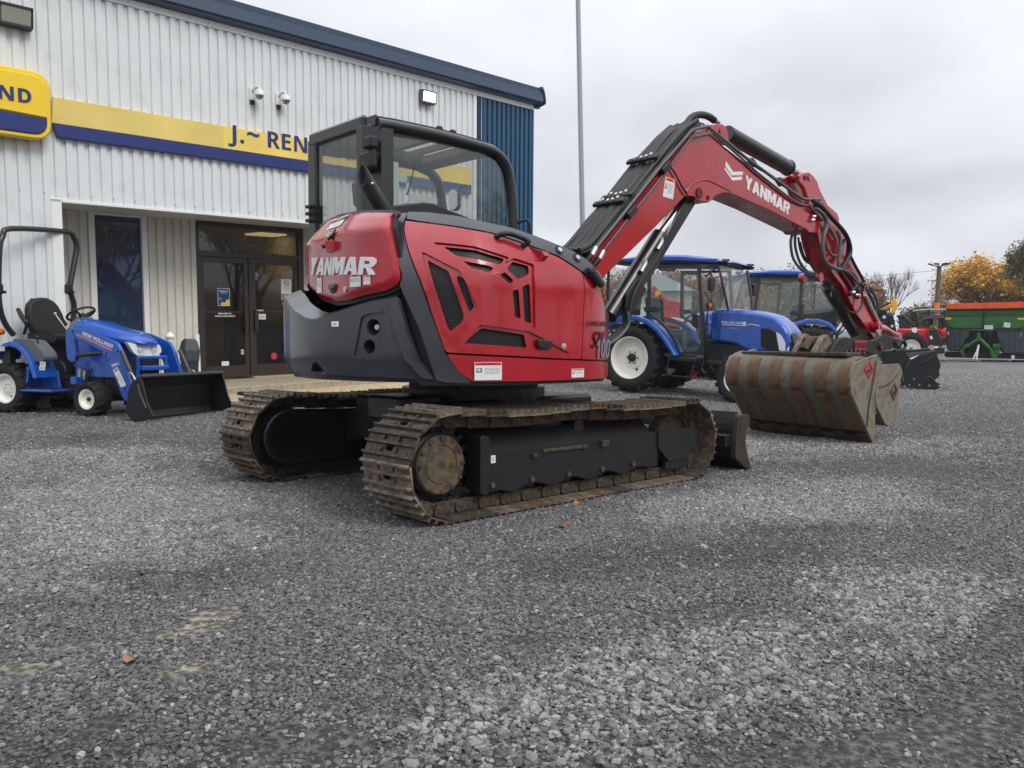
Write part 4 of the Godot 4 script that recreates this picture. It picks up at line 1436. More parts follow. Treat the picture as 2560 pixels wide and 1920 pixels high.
func upper(o: Node3D):
	# platform under everything
	var b := MB.new()
	var ring := PackedVector2Array()
	for p in plan_p: ring.append(p * 0.95)
	ring.append(Vector2(-1.08, 0.6))
	ring.append(Vector2(-1.18, -0.2))
	b.py(ring, 0.765, 0.83)
	part("platform", b, M.frame_black, o)
	# counterweight
	var cw := [Vector2(-0.022, 0.802), Vector2(0.389, 0.796), Vector2(0.661, 0.793), Vector2(0.955, 0.782), Vector2(0.848, 0.903), Vector2(0.783, 1.066), Vector2(0.733, 1.248), Vector2(0.716, 1.259), Vector2(0.523, 1.23), Vector2(0.285, 1.175), Vector2(0.164, 1.147), Vector2(0.058, 1.137), Vector2(-0.037, 1.151), Vector2(-0.219, 1.204), Vector2(-0.375, 1.272)]
	cw = [Vector2(-1.72, 0.8), Vector2(-0.9, 0.8)] + cw + [Vector2(-0.6, 1.31), Vector2(-1.72, 1.36)]
	var hc := [Vector2(0.557, 1.087), Vector2(0.527, 0.973)]
	var r1 := [Vector2(0.557, 1.135), Vector2(0.527, 1.015)]
	var h1 := circle2(hc[0], (r1[0].y - hc[0].y), 20)
	var h2 := circle2(hc[1], (r1[1].y - hc[1].y), 20)
	var recess := soften(PackedVector2Array([Vector2(0.478, 1.148), Vector2(0.533, 1.165), Vector2(0.65, 1.18), Vector2(0.637, 1.129), Vector2(0.616, 0.977), Vector2(0.591, 0.903), Vector2(0.417, 0.907), Vector2(0.449, 1.026)]), 0.02, 3)
	var chamfer := soften(PackedVector2Array([Vector2(0.662, 1.249), Vector2(0.719, 1.255), Vector2(0.75, 1.181), Vector2(0.78, 1.062), Vector2(0.845, 0.899), Vector2(0.946, 0.787), Vector2(0.875, 0.795), Vector2(0.768, 0.907), Vector2(0.711, 1.048)]), 0.015, 2)
	var disp := func(a: float, y: float) -> Vector3: return body(a, y, 0.03 * smoothstep(0.9, 0.8, y))
	b = MB.new()
	var notch := PackedVector2Array([Vector2(-0.022, 0.814), Vector2(0.041, 0.873), Vector2(0.084, 0.873), Vector2(0.145, 0.814)])
	b.sheet(cw, [recess, notch], 0.04, disp, 1.0, off_skin(0.04))
	b.sheet(recess, [h1, h2], 0.04, off_skin(0.012), 1.0, off_skin(0.1))
	b.sheet(chamfer, [], 0.05, off_skin(-0.012), 1.0, off_skin(0.01))
	part("counterweight", b, M.counterweight_gray, o)
	b = MB.new()
	b.sheet(Geometry2D.offset_polygon(notch, 0.01)[0], [], 0.05, off_skin(0.08))
	for h in [h1, h2]: b.sheet(Geometry2D.offset_polygon(h, 0.01)[0], [], 0.05, off_skin(0.1))
	b.cyl(body_frame(hc[0].x + 0.02, hc[0].y, -0.1) * Vector3(0.01, 0, 0), body_frame(hc[0].x + 0.02, hc[0].y, -0.03) * Vector3(0.01, 0, 0), 0.02, 6)
	part("counterweight_hole", b, M.plastic_black, o)
	b = MB.new()
	var tw := body_frame(hc[0].x + 0.025, hc[0].y, -0.05)
	b.cyl(tw * Vector3(0, 0, 0), tw * Vector3(0, 0, 0.04), 0.017, 6)
	part("counterweight_bolt", b, M.zinc, o)
	b = MB.new()
	b.sheet(PackedVector2Array([Vector2(-1.72, 1.0), Vector2(0.8, 1.0), Vector2(0.8, 1.2), Vector2(-0.2, 1.17), Vector2(-1.72, 1.36)]), [], 0.1, off_skin(0.2))
	part("counterweight_inner", b, M.plastic_black, o)
	# sloped ledge from the rim up to the hood
	b = MB.new()
	b.soft()
	for k in range(cw.size() - 1):
		var q0: Vector2 = cw[k]
		var q1: Vector2 = cw[k + 1]
		if q0.y < 1.1 or q1.y < 1.1 or q0.x > 0.73: continue
		for e in 6:
			var u := q0.lerp(q1, e / 6.0)
			var v := q0.lerp(q1, (e + 1) / 6.0)
			var deep := [0.115, 0.045]
			b.quad(body(u.x, u.y), body(v.x, v.y), body(v.x, v.y + deep[1], deep[0]), body(u.x, u.y + deep[1], deep[0]))
	part("counterweight_ledge", b, M.counterweight_gray, o)
	# rear hood
	var rh := [Vector2(-0.451, 1.629), Vector2(-0.49, 1.41), Vector2(-0.385, 1.341), Vector2(-0.15, 1.28), Vector2(0.091, 1.249), Vector2(0.323, 1.253), Vector2(0.643, 1.298), Vector2(0.717, 1.334), Vector2(0.737, 1.375), Vector2(0.726, 1.425), Vector2(0.692, 1.566), Vector2(0.672, 1.65), Vector2(0.637, 1.734), Vector2(0.654, 1.754), Vector2(0.497, 1.769), Vector2(0.093, 1.806), Vector2(-0.482, 1.842), Vector2(-0.681, 1.819), Vector2(-0.681, 1.767)]
	rh = soften(PackedVector2Array([Vector2(-1.3, 1.3)] + rh.slice(1) + [Vector2(-1.3, rh[-1].y)]), 0.03, 3)
	var skin_off := func(a: float, y: float) -> Vector3:
		var d := dist_poly(Vector2(a, y), rh)
		return body(a, y, hood_off(a, y) + 0.016 * smoothstep(0.03, 0.0, d))
	b = MB.new()
	b.sheet(rh, [], 0.02, skin_off, 1.0, hood_skin(0.07))
	var hood := part("rear_hood", b, M.red, o, "curved red rear engine hood lettered YANMAR")
	b = MB.new()
	b.sheet(Geometry2D.offset_polygon(rh, 0.022)[0], [], 0.06, hood_skin(0.04), 1.0, hood_skin(0.08))
	part("hood_seal", b, M.hose, o)
	var yq := [Vector2(-0.288, 1.549), Vector2(0.605, 1.489), Vector2(0.587, 1.388), Vector2(-0.35, 1.439)]
	part("lettering", stencil("YANMAR", yq, hood_skin(-0.01), hood_skin(0.004)), M.white, hood)
	emblem_on_hood(hood)
	# gray band between rear hood and side panel
	var band := [Vector2(0.547, 1.779), Vector2(0.575, 1.719), Vector2(0.641, 1.613), Vector2(0.75, 1.384), Vector2(0.735, 1.326), Vector2(0.858, 1.069), Vector2(0.953, 0.784), Vector2(1.018, 0.77), Vector2(1.159, 0.766), Vector2(1.089, 0.835), Vector2(1.006, 0.937), Vector2(0.857, 1.345), Vector2(0.713, 1.633), Vector2(0.675, 1.714), Vector2(0.679, 1.775)]
	b = MB.new()
	b.sheet(soften(PackedVector2Array(band), 0.012, 2), [], 0.04, off_skin(0.004), 1.0, off_skin(0.06))
	part("side_pillar_trim", b, M.counterweight_gray, o)
	# side panel with vents
	var pan := PackedVector2Array([Vector2(0.682, 1.722), Vector2(1.11, 1.662), Vector2(1.328, 1.638), Vector2(1.588, 1.579), Vector2(1.806, 1.528), Vector2(2.003, 1.438), Vector2(1.978, 0.899), Vector2(1.701, 0.91), Vector2(1.008, 0.944), Vector2(0.87, 1.341), Vector2(0.724, 1.628)])
	var vents := [[Vector2(0.982, 1.55), Vector2(1.195, 1.531), Vector2(1.389, 1.487), Vector2(1.35, 1.452), Vector2(1.167, 1.482), Vector2(1.068, 1.495)], [Vector2(1.109, 1.466), Vector2(1.279, 1.441), Vector2(1.306, 1.429), Vector2(1.27, 1.403), Vector2(1.164, 1.424)], [Vector2(1.442, 1.475), Vector2(1.556, 1.455), Vector2(1.552, 1.408), Vector2(1.467, 1.371), Vector2(1.392, 1.429)], [Vector2(1.376, 1.411), Vector2(1.435, 1.363), Vector2(1.405, 1.341), Vector2(1.338, 1.389)], [Vector2(0.891, 1.473), Vector2(1.02, 1.407), Vector2(1.038, 1.365), Vector2(1.113, 1.16), Vector2(1.105, 1.119), Vector2(1.035, 1.063), Vector2(1.018, 1.086)], [Vector2(1.075, 1.383), Vector2(1.117, 1.361), Vector2(1.175, 1.202), Vector2(1.146, 1.173), Vector2(1.071, 1.357)], [Vector2(1.423, 1.304), Vector2(1.466, 1.314), Vector2(1.484, 1.14), Vector2(1.442, 1.153)], [Vector2(1.494, 1.328), Vector2(1.546, 1.351), Vector2(1.563, 1.113), Vector2(1.513, 1.125)], [Vector2(1.217, 1.083), Vector2(1.508, 1.048), Vector2(1.528, 0.97), Vector2(1.124, 0.996), Vector2(1.138, 1.016)]]
	var holes := []
	for v in vents: holes.append(soften(PackedVector2Array(v), 0.012, 2))
	var wells := [PackedVector2Array([Vector2(0.916, 1.579), Vector2(1.188, 1.553), Vector2(1.418, 1.499), Vector2(1.327, 1.405), Vector2(1.273, 1.382), Vector2(1.151, 1.407)]), PackedVector2Array([Vector2(0.856, 1.523), Vector2(1.032, 1.436), Vector2(1.092, 1.407), Vector2(1.192, 1.202), Vector2(1.134, 1.111), Vector2(1.035, 1.032), Vector2(0.993, 1.086)]), PackedVector2Array([Vector2(1.369, 1.458), Vector2(1.448, 1.497), Vector2(1.593, 1.466), Vector2(1.578, 1.4), Vector2(1.584, 1.083), Vector2(1.414, 1.14), Vector2(1.404, 1.316), Vector2(1.32, 1.388)]), PackedVector2Array([Vector2(1.204, 1.103), Vector2(1.54, 1.066), Vector2(1.874, 0.936), Vector2(1.101, 0.979)])]
	var both := Geometry2D.merge_polygons(wells[0], wells[2])
	wells = [soften(both[0], 0.015, 2), soften(wells[1], 0.015, 2), soften(wells[3], 0.015, 2)]
	b = MB.new()
	b.sheet(soften(pan, 0.02, 3), wells, 0.04, off_skin(0.0), 1.0, off_skin(0.045))
	for w in wells: b.sheet(w, holes, 0.03, off_skin(0.014))
	for h in holes: b.sheet(h, [h], 0.1, off_skin(0.014), 1.0, off_skin(0.045))
	var side := part("side_panel", b, M.red, o, "red engine side panel with black mesh vents")
	var hexes := Image.create(64, 64, false, Image.FORMAT_RGBA8)
	for y in 64:
		for x in 64:
			var u := fmod(x / 16.0 + (0.5 if (y / 16) % 2 else 0.0), 1.0) - 0.5
			var v := fmod(y / 16.0, 1.0) - 0.5
			hexes.set_pixel(x, y, gray(0.62) if u * u * 0.8 + v * v > 0.12 else gray(0.1))
	var gm := mat("mesh_black", Color(0.22, 0.225, 0.235), 0.5, 0.2, ImageTexture.create_from_image(hexes), 14.0)
	for h in holes:
		b = MB.new()
		b.sheet(Geometry2D.offset_polygon(h, 0.008)[0], [], 0.08, off_skin(0.034))
		part("grille", b, gm, side)
	# front corner piece and skirt
	skin("front_side_panel", [Vector2(2.013, 1.43), Vector2(2.169, 1.37), Vector2(2.226, 1.271), Vector2(2.306, 1.151), Vector2(2.428, 1.038), Vector2(2.389, 0.887), Vector2(1.989, 0.899)], [], 0.004, M.red, o, 0.05)
	skin("lower_skirt", [Vector2(1.016, 0.932), Vector2(1.281, 0.919), Vector2(1.701, 0.899), Vector2(2.394, 0.873), Vector2(2.428, 0.854), Vector2(2.428, 0.78), Vector2(2.269, 0.77), Vector2(1.586, 0.773), Vector2(1.164, 0.776), Vector2(1.089, 0.83)], [], 0.0, M.red, o, 0.05)
	skin("skirt_lip", [Vector2(0.85, 0.752), Vector2(2.9, 0.752), Vector2(2.9, 0.795), Vector2(0.85, 0.795)], [], 0.022, M.plastic_black, o, 0.06)
	skin("panel_backing", [Vector2(0.7, 0.79), Vector2(3.2, 0.79), Vector2(3.2, 1.2), Vector2(2.85, 1.36), Vector2(2.6, 1.42), Vector2(1.5, 1.58), Vector2(0.7, 1.58)], [], 0.075, M.hose, o, 0.1)
	# top edge trim and deck
	var trim := [Vector2(0.684, 1.781), Vector2(0.83, 1.773), Vector2(1.187, 1.726), Vector2(1.519, 1.687), Vector2(1.686, 1.65), Vector2(1.848, 1.608), Vector2(1.964, 1.578), Vector2(2.084, 1.53), Vector2(2.16, 1.477), Vector2(2.209, 1.414), Vector2(2.166, 1.374), Vector2(2.035, 1.431), Vector2(2.005, 1.446), Vector2(1.81, 1.537), Vector2(1.603, 1.586), Vector2(1.342, 1.646), Vector2(1.11, 1.671), Vector2(0.797, 1.715), Vector2(0.697, 1.733)]
	skin("top_trim", trim, [], -0.006, M.counterweight_gray, o, 0.04, 0.08)
	b = MB.new()
	var edge := []
	for k in 40:
		var a := -1.2 + 4.4 * k / 39.0
		var y := 1.77 - 0.14 * clampf((a - 0.7) / 1.0, 0.0, 1.0) - 0.24 * clampf((a - 1.7) / 0.5, 0.0, 1.0)
		edge.append(body(a, y, 0.1))
	for k in 39:
		var m0 := Vector3(-0.1, edge[k].y + 0.01, clampf(edge[k].z, -0.3, 0.7))
		var m1 := Vector3(-0.1, edge[k + 1].y + 0.01, clampf(edge[k + 1].z, -0.3, 0.7))
		b.quad(edge[k], edge[k + 1], m1, m0)
	part("deck", b, M.counterweight_gray, o)
	fittings(o)

func on(b: MB, q: Array, lift := 0.0) -> Array:
	var r := []
	for p in q: r.append(body(p.x, p.y, -lift))
	return r

func emblem_on_hood(hood: Node3D):
	var e := [Vector2(0.079, 1.665)]
	var xf := hood_frame(e[0].x, e[0].y, 0.0)
	var b := MB.new()
	b.prism([Vector2(-0.05, 0.03), Vector2(0, 0.008), Vector2(0.05, 0.03), Vector2(0.05, -0.014), Vector2(0, -0.045), Vector2(-0.05, -0.014)], xf, 0.0, 0.012, 0.003)
	part("emblem_base", b, M.plastic_black, hood)
	b = MB.new()
	for k in 2:
		var y := -0.002 - 0.019 * k
		b.prism([Vector2(-0.044, y + 0.026), Vector2(0, y + 0.004), Vector2(0.044, y + 0.026), Vector2(0.044, y + 0.014), Vector2(0, y - 0.009), Vector2(-0.044, y + 0.014)], xf, 0.01, 0.016, 0.001)
	part("emblem", b, M.chrome, hood)
	# camera hood, dealer sticker, caution labels, handle, lock
	var c := [Vector2(0.097, 1.583), Vector2(0.119, 1.33), Vector2(0.302, 1.316), Vector2(-0.151, 1.374), Vector2(0.413, 1.363), Vector2(0.515, 1.363), Vector2(-0.005, 1.756)]
	xf = hood_frame(c[0].x, c[0].y, 0.0)
	b = MB.new()
	b.loft([PackedVector3Array([xf * Vector3(-0.045, -0.03, 0), xf * Vector3(0.045, -0.03, 0), xf * Vector3(0.045, 0.04, 0), xf * Vector3(-0.045, 0.04, 0)]), PackedVector3Array([xf * Vector3(-0.035, -0.015, 0.05), xf * Vector3(0.035, -0.015, 0.05), xf * Vector3(0.035, 0.035, 0.06), xf * Vector3(-0.035, 0.035, 0.06)])], true, true, false)
	part("camera_hood", b, M.red, hood)
	b = MB.new()
	b.ball(xf * Vector3(0, 0.005, 0.055), Vector3.ONE * 0.014, 10)
	part("camera_lens", b, M.plastic_black, hood)
	xf = hood_frame(c[1].x, c[1].y, 0.0)
	b = MB.new()
	b.prism(rounded(-0.05, -0.03, 0.05, 0.03, 0.028), xf, 0.0, 0.006, 0.003)
	part("handle_cup", b, M.plastic_black, hood)
	b = MB.new()
	b.prism(rounded(-0.042, -0.006, 0.042, 0.028, 0.014), xf, 0.004, 0.022, 0.005)
	part("handle", b, M.plastic_gray, hood)
	xf = hood_frame(c[2].x, c[2].y, 0.0)
	b = MB.new()
	b.lathe([Vector2(0.02, 0), Vector2(0.02, 0.008), Vector2(0, 0.01)], xf, 14)
	part("lock", b, M.zinc, hood)
	stick("caution_label", caution(Color(0.8, 0.12, 0.16), 48, 72), 0.078, 0.118, hood_frame(c[3].x, c[3].y, 0.003), hood)
	stick("caution_label", caution(Color(0.9, 0.45, 0.12), 96, 66), 0.104, 0.073, hood_frame(c[4].x, c[4].y, 0.003), hood)
	stick("caution_label", caution(Color(0.9, 0.45, 0.12), 64, 56), 0.056, 0.055, hood_frame(c[5].x, c[5].y, 0.003), hood)
	var im := canvas(256, 84, gray(0.88))
	rows(im, 60, 46, 210, 1, 8, 5, gray(0.45))
	for k in 6: im.fill_rect(Rect2i(10 + k * 40, 62, 30, 9), [gray(0.4), Color(0.8, 0.7, 0.3), gray(0.5), Color(0.7, 0.15, 0.2), gray(0.35), Color(0.8, 0.2, 0.3)][k])
	xf = hood_frame(c[6].x, c[6].y, 0.004)
	var tilt := Transform3D()
	stick("dealer_sticker", im, 0.27, 0.092, xf * tilt, hood, "white dealer sticker on top of the rear hood")
	part("lettering", letters("J.-RENÉ LAFOND", 0.03, xf * tilt * Transform3D(Basis(), Vector3(0, 0.02, 0.002)), 0.001), mat("ink_black", gray(0.08), 0.5), hood)

func fittings(o: Node3D):
	# grab handle on the top trim
	var h := [Vector2(1.355, 1.613), Vector2(1.385, 1.635), Vector2(1.446, 1.639), Vector2(1.546, 1.61), Vector2(1.558, 1.593), Vector2(1.536, 1.569)]
	var b := MB.new()
	var p := [body(h[0].x, h[0].y, 0.01), body(h[1].x, h[1].y, -0.04), body(h[2].x, h[2].y, -0.05), body(h[3].x, h[3].y, -0.05), body(h[4].x, h[4].y, -0.04), body(h[5].x, h[5].y, 0.01)]
	b.tube(curve(p, 4), 0.016, 8)
	part("grab_handle", b, M.plastic_black, o)
	var c := [Vector2(1.644, 1.532), Vector2(1.654, 0.993), Vector2(1.819, 0.979), Vector2(1.839, 1.57), Vector2(1.983, 1.532), Vector2(2.103, 1.417), Vector2(1.256, 0.836), Vector2(1.941, 0.813), Vector2(0.277, 1.107), Vector2(2.165, 1.124), Vector2(2.157, 1.022), Vector2(2.225, 0.962)]
	var xf := body_frame(c[0].x, c[0].y)
	b = MB.new()
	b.loft([PackedVector3Array([xf * Vector3(-0.06, 0.05, 0), xf * Vector3(0.06, 0.0, 0), xf * Vector3(0.045, -0.04, 0), xf * Vector3(-0.0, -0.045, 0)]), PackedVector3Array([xf * Vector3(0.0, 0.0, 0.04), xf * Vector3(0.05, -0.01, 0.045), xf * Vector3(0.04, -0.035, 0.045), xf * Vector3(0.01, -0.035, 0.045)])], true, true, false)
	part("hinge_cover", b, M.red, o)
	xf = body_frame(c[1].x, c[1].y, -0.012)
	b = MB.new()
	b.prism(soften([Vector2(-0.06, 0.028), Vector2(0.06, 0.022), Vector2(0.06, -0.012), Vector2(0.04, -0.03), Vector2(-0.045, -0.03), Vector2(-0.06, -0.01)], 0.012), xf, 0.0, 0.03, 0.008)
	part("latch", b, M.plastic_black, o)
	xf = body_frame(c[2].x, c[2].y, -0.01)
	b = MB.new()
	b.lathe([Vector2(0.02, 0), Vector2(0.02, 0.012), Vector2(0.012, 0.014), Vector2(0, 0.014)], xf, 16)
	part("lock", b, M.zinc, o)
	for k in 2:
		xf = body_frame(c[3 + k].x, c[3 + k].y, 0.004)
		b = MB.new()
		b.lathe([Vector2(0.032, 0), Vector2(0.032, 0.006), Vector2(0.024, 0.004), Vector2(0, 0.003)], xf, 16)
		part("trim_cup", b, M.plastic_black, o)
		b = MB.new()
		b.lathe([Vector2(0.018, 0.004), Vector2(0.016, 0.014), Vector2(0, 0.016)], xf, 12)
		part("trim_bolt", b, M.chrome, o)
	xf = body_frame(c[5].x, c[5].y, 0.0)
	b = MB.new()
	b.prism(soften([Vector2(-0.07, 0.05), Vector2(-0.02, 0.07), Vector2(0.07, -0.03), Vector2(0.06, -0.07), Vector2(0.03, -0.07), Vector2(-0.07, 0.02)], 0.015), xf, 0.0, 0.045, 0.012)
	part("front_lamp_housing", b, M.plastic_black, o)
	b = MB.new()
	b.prism(soften([Vector2(-0.025, 0.03), Vector2(0.0, 0.035), Vector2(0.045, -0.025), Vector2(0.03, -0.04)], 0.01), xf, 0.04, 0.05, 0.003)
	part("front_lamp", b, M.plastic_gray, o)
	stick("caution_label", caution(Color(0.82, 0.15, 0.2), 120, 80), 0.172, 0.104, body_frame(c[6].x, c[6].y, 0.003), o, "large white safety label on the lower skirt")
	stick("caution_label", caution(Color(0.9, 0.45, 0.12), 80, 56), 0.115, 0.055, body_frame(c[7].x, c[7].y, 0.003), o)
	var im := canvas(64, 32, gray(0.88))
	rows(im, 12, 14, 40, 2, 5, 3, gray(0.35))
	stick("part_label", im, 0.062, 0.032, body_frame(c[8].x, c[8].y, 0.003), o)
	var ink := mat("decal_dark", Color(0.08, 0.07, 0.08), 0.35, 0.3)
	part("lettering", letters("J.-RENÉ LAFOND", 0.03, body_frame(c[9].x, c[9].y, 0.0) * Transform3D(Basis().scaled(Vector3(1.1, 1, 1)), Vector3()), 0.001), ink, o)
	part("lettering", letters("SV", 0.1, body_frame(c[10].x, c[10].y, 0.0), 0.002, 0, 0.25, 0.9), ink, o)
	part("lettering", letters("100", 0.12, body_frame(c[11].x, c[11].y, 0.0), 0.002, 0, 0.15, 0.8), mat("decal_silver", Color(0.55, 0.55, 0.58), 0.3, 0.5), o)
	# exhaust pipe, antenna and guard box beside the cab
	var ea := [v3(-0.05, 1.835, -0.706)]
	var eb := [v3(-0.05, 2.09, -0.913)]
	var dir: Vector3 = (eb[0] - ea[0]).normalized()
	var cut := Vector3(-0.05, 0.02, 1.0).normalized()
	b = MB.new()
	var rings := []
	var side := dir.cross(cut).normalized()
	var w := side.cross(dir)
	for e in [[0, 0.052, 0], [1, 0.052, 1], [1, 0.045, 1], [0.45, 0.045, 0]]:
		var ring := PackedVector3Array()
		for k in 24:
			var q: Vector3 = ea[0].lerp(eb[0], e[0]) + (side * cos(TAU * k / 24) + w * sin(TAU * k / 24)) * e[1]
			if e[2]: q += dir * ((eb[0] - q).dot(cut) / dir.dot(cut))
			ring.append(q)
		rings.append(ring)
	b.loft(rings, true, true)
	part("exhaust_pipe", b, M.plastic_black, o)
	b = MB.new()
	for s in [-1.0, 1.0]: b.ball(eb[0] - dir * 0.07 + side * 0.054 * s, Vector3.ONE * 0.012, 8)
	stuff(part("clamp_bolts", b, M.zinc, o))
	var g := [Vector2(-0.719, 1.842), Vector2(-0.69, 1.918), Vector2(-0.431, 1.969), Vector2(-0.337, 1.971), Vector2(-0.035, 1.892), Vector2(-0.189, 1.848)]
	b = MB.new()
	b.ps(g, -0.16, -0.02, 0.012)
	part("guard_box", b, M.plastic_black, o)
	var an := [v3(-0.1, 1.957, -0.533), v3(-0.1, 2.013, -0.518), v3(-0.1, 2.262, -0.444)]
	b = MB.new()
	b.tube([an[0], an[1]], 0.008, 8)
	part("antenna_base", b, M.zinc, o)
	b = MB.new()
	b.tube([an[1], an[2]], [0.0055, 0.0022], 6)
	part("antenna", b, M.hose, o)

func cab(o: Node3D):
	var s1 := -0.22
	var s0 := -1.1
	var t0 := -0.72
	var rail := [Vector2(-0.683, 2.495), Vector2(-0.53, 2.502), Vector2(-0.149, 2.504), Vector2(0.268, 2.487), Vector2(0.401, 2.464), Vector2(0.507, 2.389), Vector2(0.557, 2.227), Vector2(0.59, 1.908)]
	var c := Node3D.new()
	c.name = "cab"
	o.add_child(c)
	# side rails bent from roof to front pillar
	for s in [s1, s0]:
		var p := []
		for q in rail: p.append(v3(s, q.y, q.x))
		p.append(v3(s, 1.0, rail[-1].x + 0.03))
		var b := MB.new()
		b.tube(curve(p, 4), 0.042, 10)
		part("roof_rail", b, M.cab_black, c)
	# rear pillars and cross members
	var top := 2.5
	var b := MB.new()
	b.py([Vector2(s1 + 0.03, t0 + 0.05), Vector2(s1 + 0.03, t0 + 0.15), Vector2(s1 - 0.03, t0 + 0.15), Vector2(s1 - 0.19, t0 + 0.03), Vector2(s1 - 0.19, t0 - 0.01), Vector2(s1 - 0.12, t0 - 0.01)], 0.9, top, 0.008)
	part("rear_pillar", b, M.cab_black, c)
	b = MB.new()
	b.bx(s0 - 0.02, s0 + 0.1, 0.9, top + 0.03, t0, t0 + 0.07, 0.012)
	part("rear_pillar", b, M.cab_black, c)
	b = MB.new()
	b.bx(s0, s1 - 0.12, 2.47, 2.58, t0 - 0.005, t0 + 0.06, 0.02)
	b.bx(s0, s1, 1.3, 1.55, t0 + 0.002, t0 + 0.05, 0.01)
	b.bx(s0, s1, 0.85, 1.4, t0 + 0.004, t0 + 0.045)
	part("rear_frame", b, M.cab_black, c)
	# roof with hatch, following the rails
	b = MB.new()
	var roof_line := []
	for q in rail.slice(0, 5): roof_line.append(q)
	for k in roof_line.size() - 1:
		var a: Vector2 = roof_line[k]
		var d: Vector2 = roof_line[k + 1]
		for e in [[s0, -0.95], [-0.95, -0.35], [-0.35, s1]]:
			if e[0] == -0.95 and k == 2: continue
			var r := []
			for z in [a, d]: r.append(PackedVector3Array([v3(e[0], z.y - 0.01, z.x), v3(e[1], z.y - 0.01, z.x), v3(e[1], z.y + 0.055, z.x), v3(e[0], z.y + 0.055, z.x)]))
			b.loft(r, true, true, false)
	b.bx(s0, s1, roof_line[0].y - 0.01, roof_line[0].y + 0.06, t0 + 0.02, roof_line[0].x)
	part("roof", b, M.cab_black, c)
	b = MB.new()
	var ra: Vector2 = roof_line[2]
	var rb: Vector2 = roof_line[3]
	for f in [0.05, 0.5, 0.95]:
		var q := ra.lerp(rb, f)
		b.bx(-0.95, -0.35, q.y - 0.015, q.y + 0.03, q.x - 0.018, q.x + 0.018)
	part("hatch_frame", b, mat("hatch_tan", Color(0.45, 0.37, 0.27), 0.7), c)
	b = MB.new()
	b.quad(v3(-0.95, ra.y + 0.03, ra.x), v3(-0.35, ra.y + 0.03, ra.x), v3(-0.35, rb.y + 0.03, rb.x), v3(-0.95, rb.y + 0.03, rb.x))
	part("hatch_pane", b, M.clear_glass, c)
	# panes
	var gp := [Vector2(-0.667, 2.46), Vector2(-0.272, 2.47), Vector2(0.277, 2.466), Vector2(0.41, 2.437), Vector2(0.501, 2.356), Vector2(0.54, 2.215), Vector2(0.578, 1.913)]
	gp = gp + [Vector2(gp[-1].x, 1.3), Vector2(gp[0].x, 1.3)]
	var inner := [Vector2(-0.627, 2.43), Vector2(-0.272, 2.45), Vector2(0.27, 2.445), Vector2(0.41, 2.412), Vector2(0.489, 2.332), Vector2(0.525, 2.179), Vector2(0.558, 1.911)]
	inner = inner + [Vector2(inner[-1].x, 1.4), Vector2(inner[0].x, 1.4)]
	for s in [s1 - 0.012, s0 + 0.006]:
		b = MB.new()
		b.ps(gp, s, s + 0.005)
		part("side_pane", b, M.cab_glass, c)
		b = MB.new()
		b.sheet(gp, [PackedVector2Array(inner)], 0.1, func(x: float, y: float) -> Vector3: return v3(s + 0.009, y, x), 1.0, func(x: float, y: float) -> Vector3: return v3(s - 0.004, y, x))
		part("pane_border", b, mat("ceramic_black", gray(0.05), 0.25), c)
	b = MB.new()
	b.bx(s0 + 0.1, s1 - 0.19, 1.55, 2.47, t0 + 0.02, t0 + 0.025)
	part("rear_pane", b, M.cab_glass, c)
	b = MB.new()
	var fr := []
	for q in rail.slice(4): fr.append(q)
	for k in fr.size() - 1:
		b.quad(v3(s0, fr[k].y, fr[k].x), v3(s1, fr[k].y, fr[k].x), v3(s1, fr[k + 1].y, fr[k + 1].x), v3(s0, fr[k + 1].y, fr[k + 1].x))
	part("front_pane", b, M.cab_glass, c)
	# floor, seat, papers on the glass, consoles
	b = MB.new()
	b.bx(s0, s1, 0.83, 0.95, t0, 0.62)
	part("floor", b, M.plastic_black, c)
	b = MB.new()
	b.ps(soften([Vector2(-0.38, 1.4), Vector2(-0.28, 1.4), Vector2(-0.36, 1.98), Vector2(-0.44, 2.0), Vector2(-0.5, 1.9)], 0.05), -0.9, -0.45, 0.04)
	b.ps(soften([Vector2(-0.4, 1.28), Vector2(0.12, 1.26), Vector2(0.14, 1.4), Vector2(-0.38, 1.42)], 0.05), -0.92, -0.43, 0.04)
	b.ps(soften([Vector2(-0.5, 2.02), Vector2(-0.42, 2.02), Vector2(-0.46, 2.2), Vector2(-0.52, 2.2)], 0.03), -0.82, -0.53, 0.03)
	b.bx(-0.85, -0.5, 0.95, 1.3, -0.35, 0.1, 0.02)
	part("seat", b, M.black_seat, c)
	b = MB.new()
	for s in [-1.02, -0.36]:
		b.ps(soften([Vector2(-0.3, 1.3), Vector2(0.25, 1.38), Vector2(0.28, 1.5), Vector2(-0.3, 1.48)], 0.03), s - 0.05, s + 0.05, 0.015)
		b.tube([v3(s, 1.48, 0.2), v3(s, 1.62, 0.23)], 0.016, 8)
		b.ball(v3(s, 1.64, 0.235), Vector3(0.025, 0.035, 0.025), 10)
	part("console", b, M.plastic_black, c)
	var pp := [Vector2(-0.577, 2.213), Vector2(-0.451, 1.985), Vector2(-0.512, 2.281), Vector2(-0.45, 2.222), Vector2(-0.448, 2.205), Vector2(-0.369, 2.15), Vector2(-0.375, 2.149), Vector2(-0.335, 1.999), Vector2(-0.343, 2.07), Vector2(-0.087, 2.027)]
	b = MB.new()
	for k in 5:
		var z: float = -0.3 - 0.006 * k
		b.bx(z, z + 0.002, pp[k * 2].y, pp[k * 2 + 1].y, pp[k * 2].x, pp[k * 2 + 1].x)
	stuff(part("papers", b, mat("paper", Color(0.8, 0.86, 0.84), 0.8), c))
	# mirror and small hardware outside
	var m := [v3(-1.25, 2.28, 0.823), v3(-1.25, 2.373, 0.823), v3(-1.25, 2.179, 0.823)]
	b = MB.new()
	var mr: float = (m[1].y - m[2].y) / 2
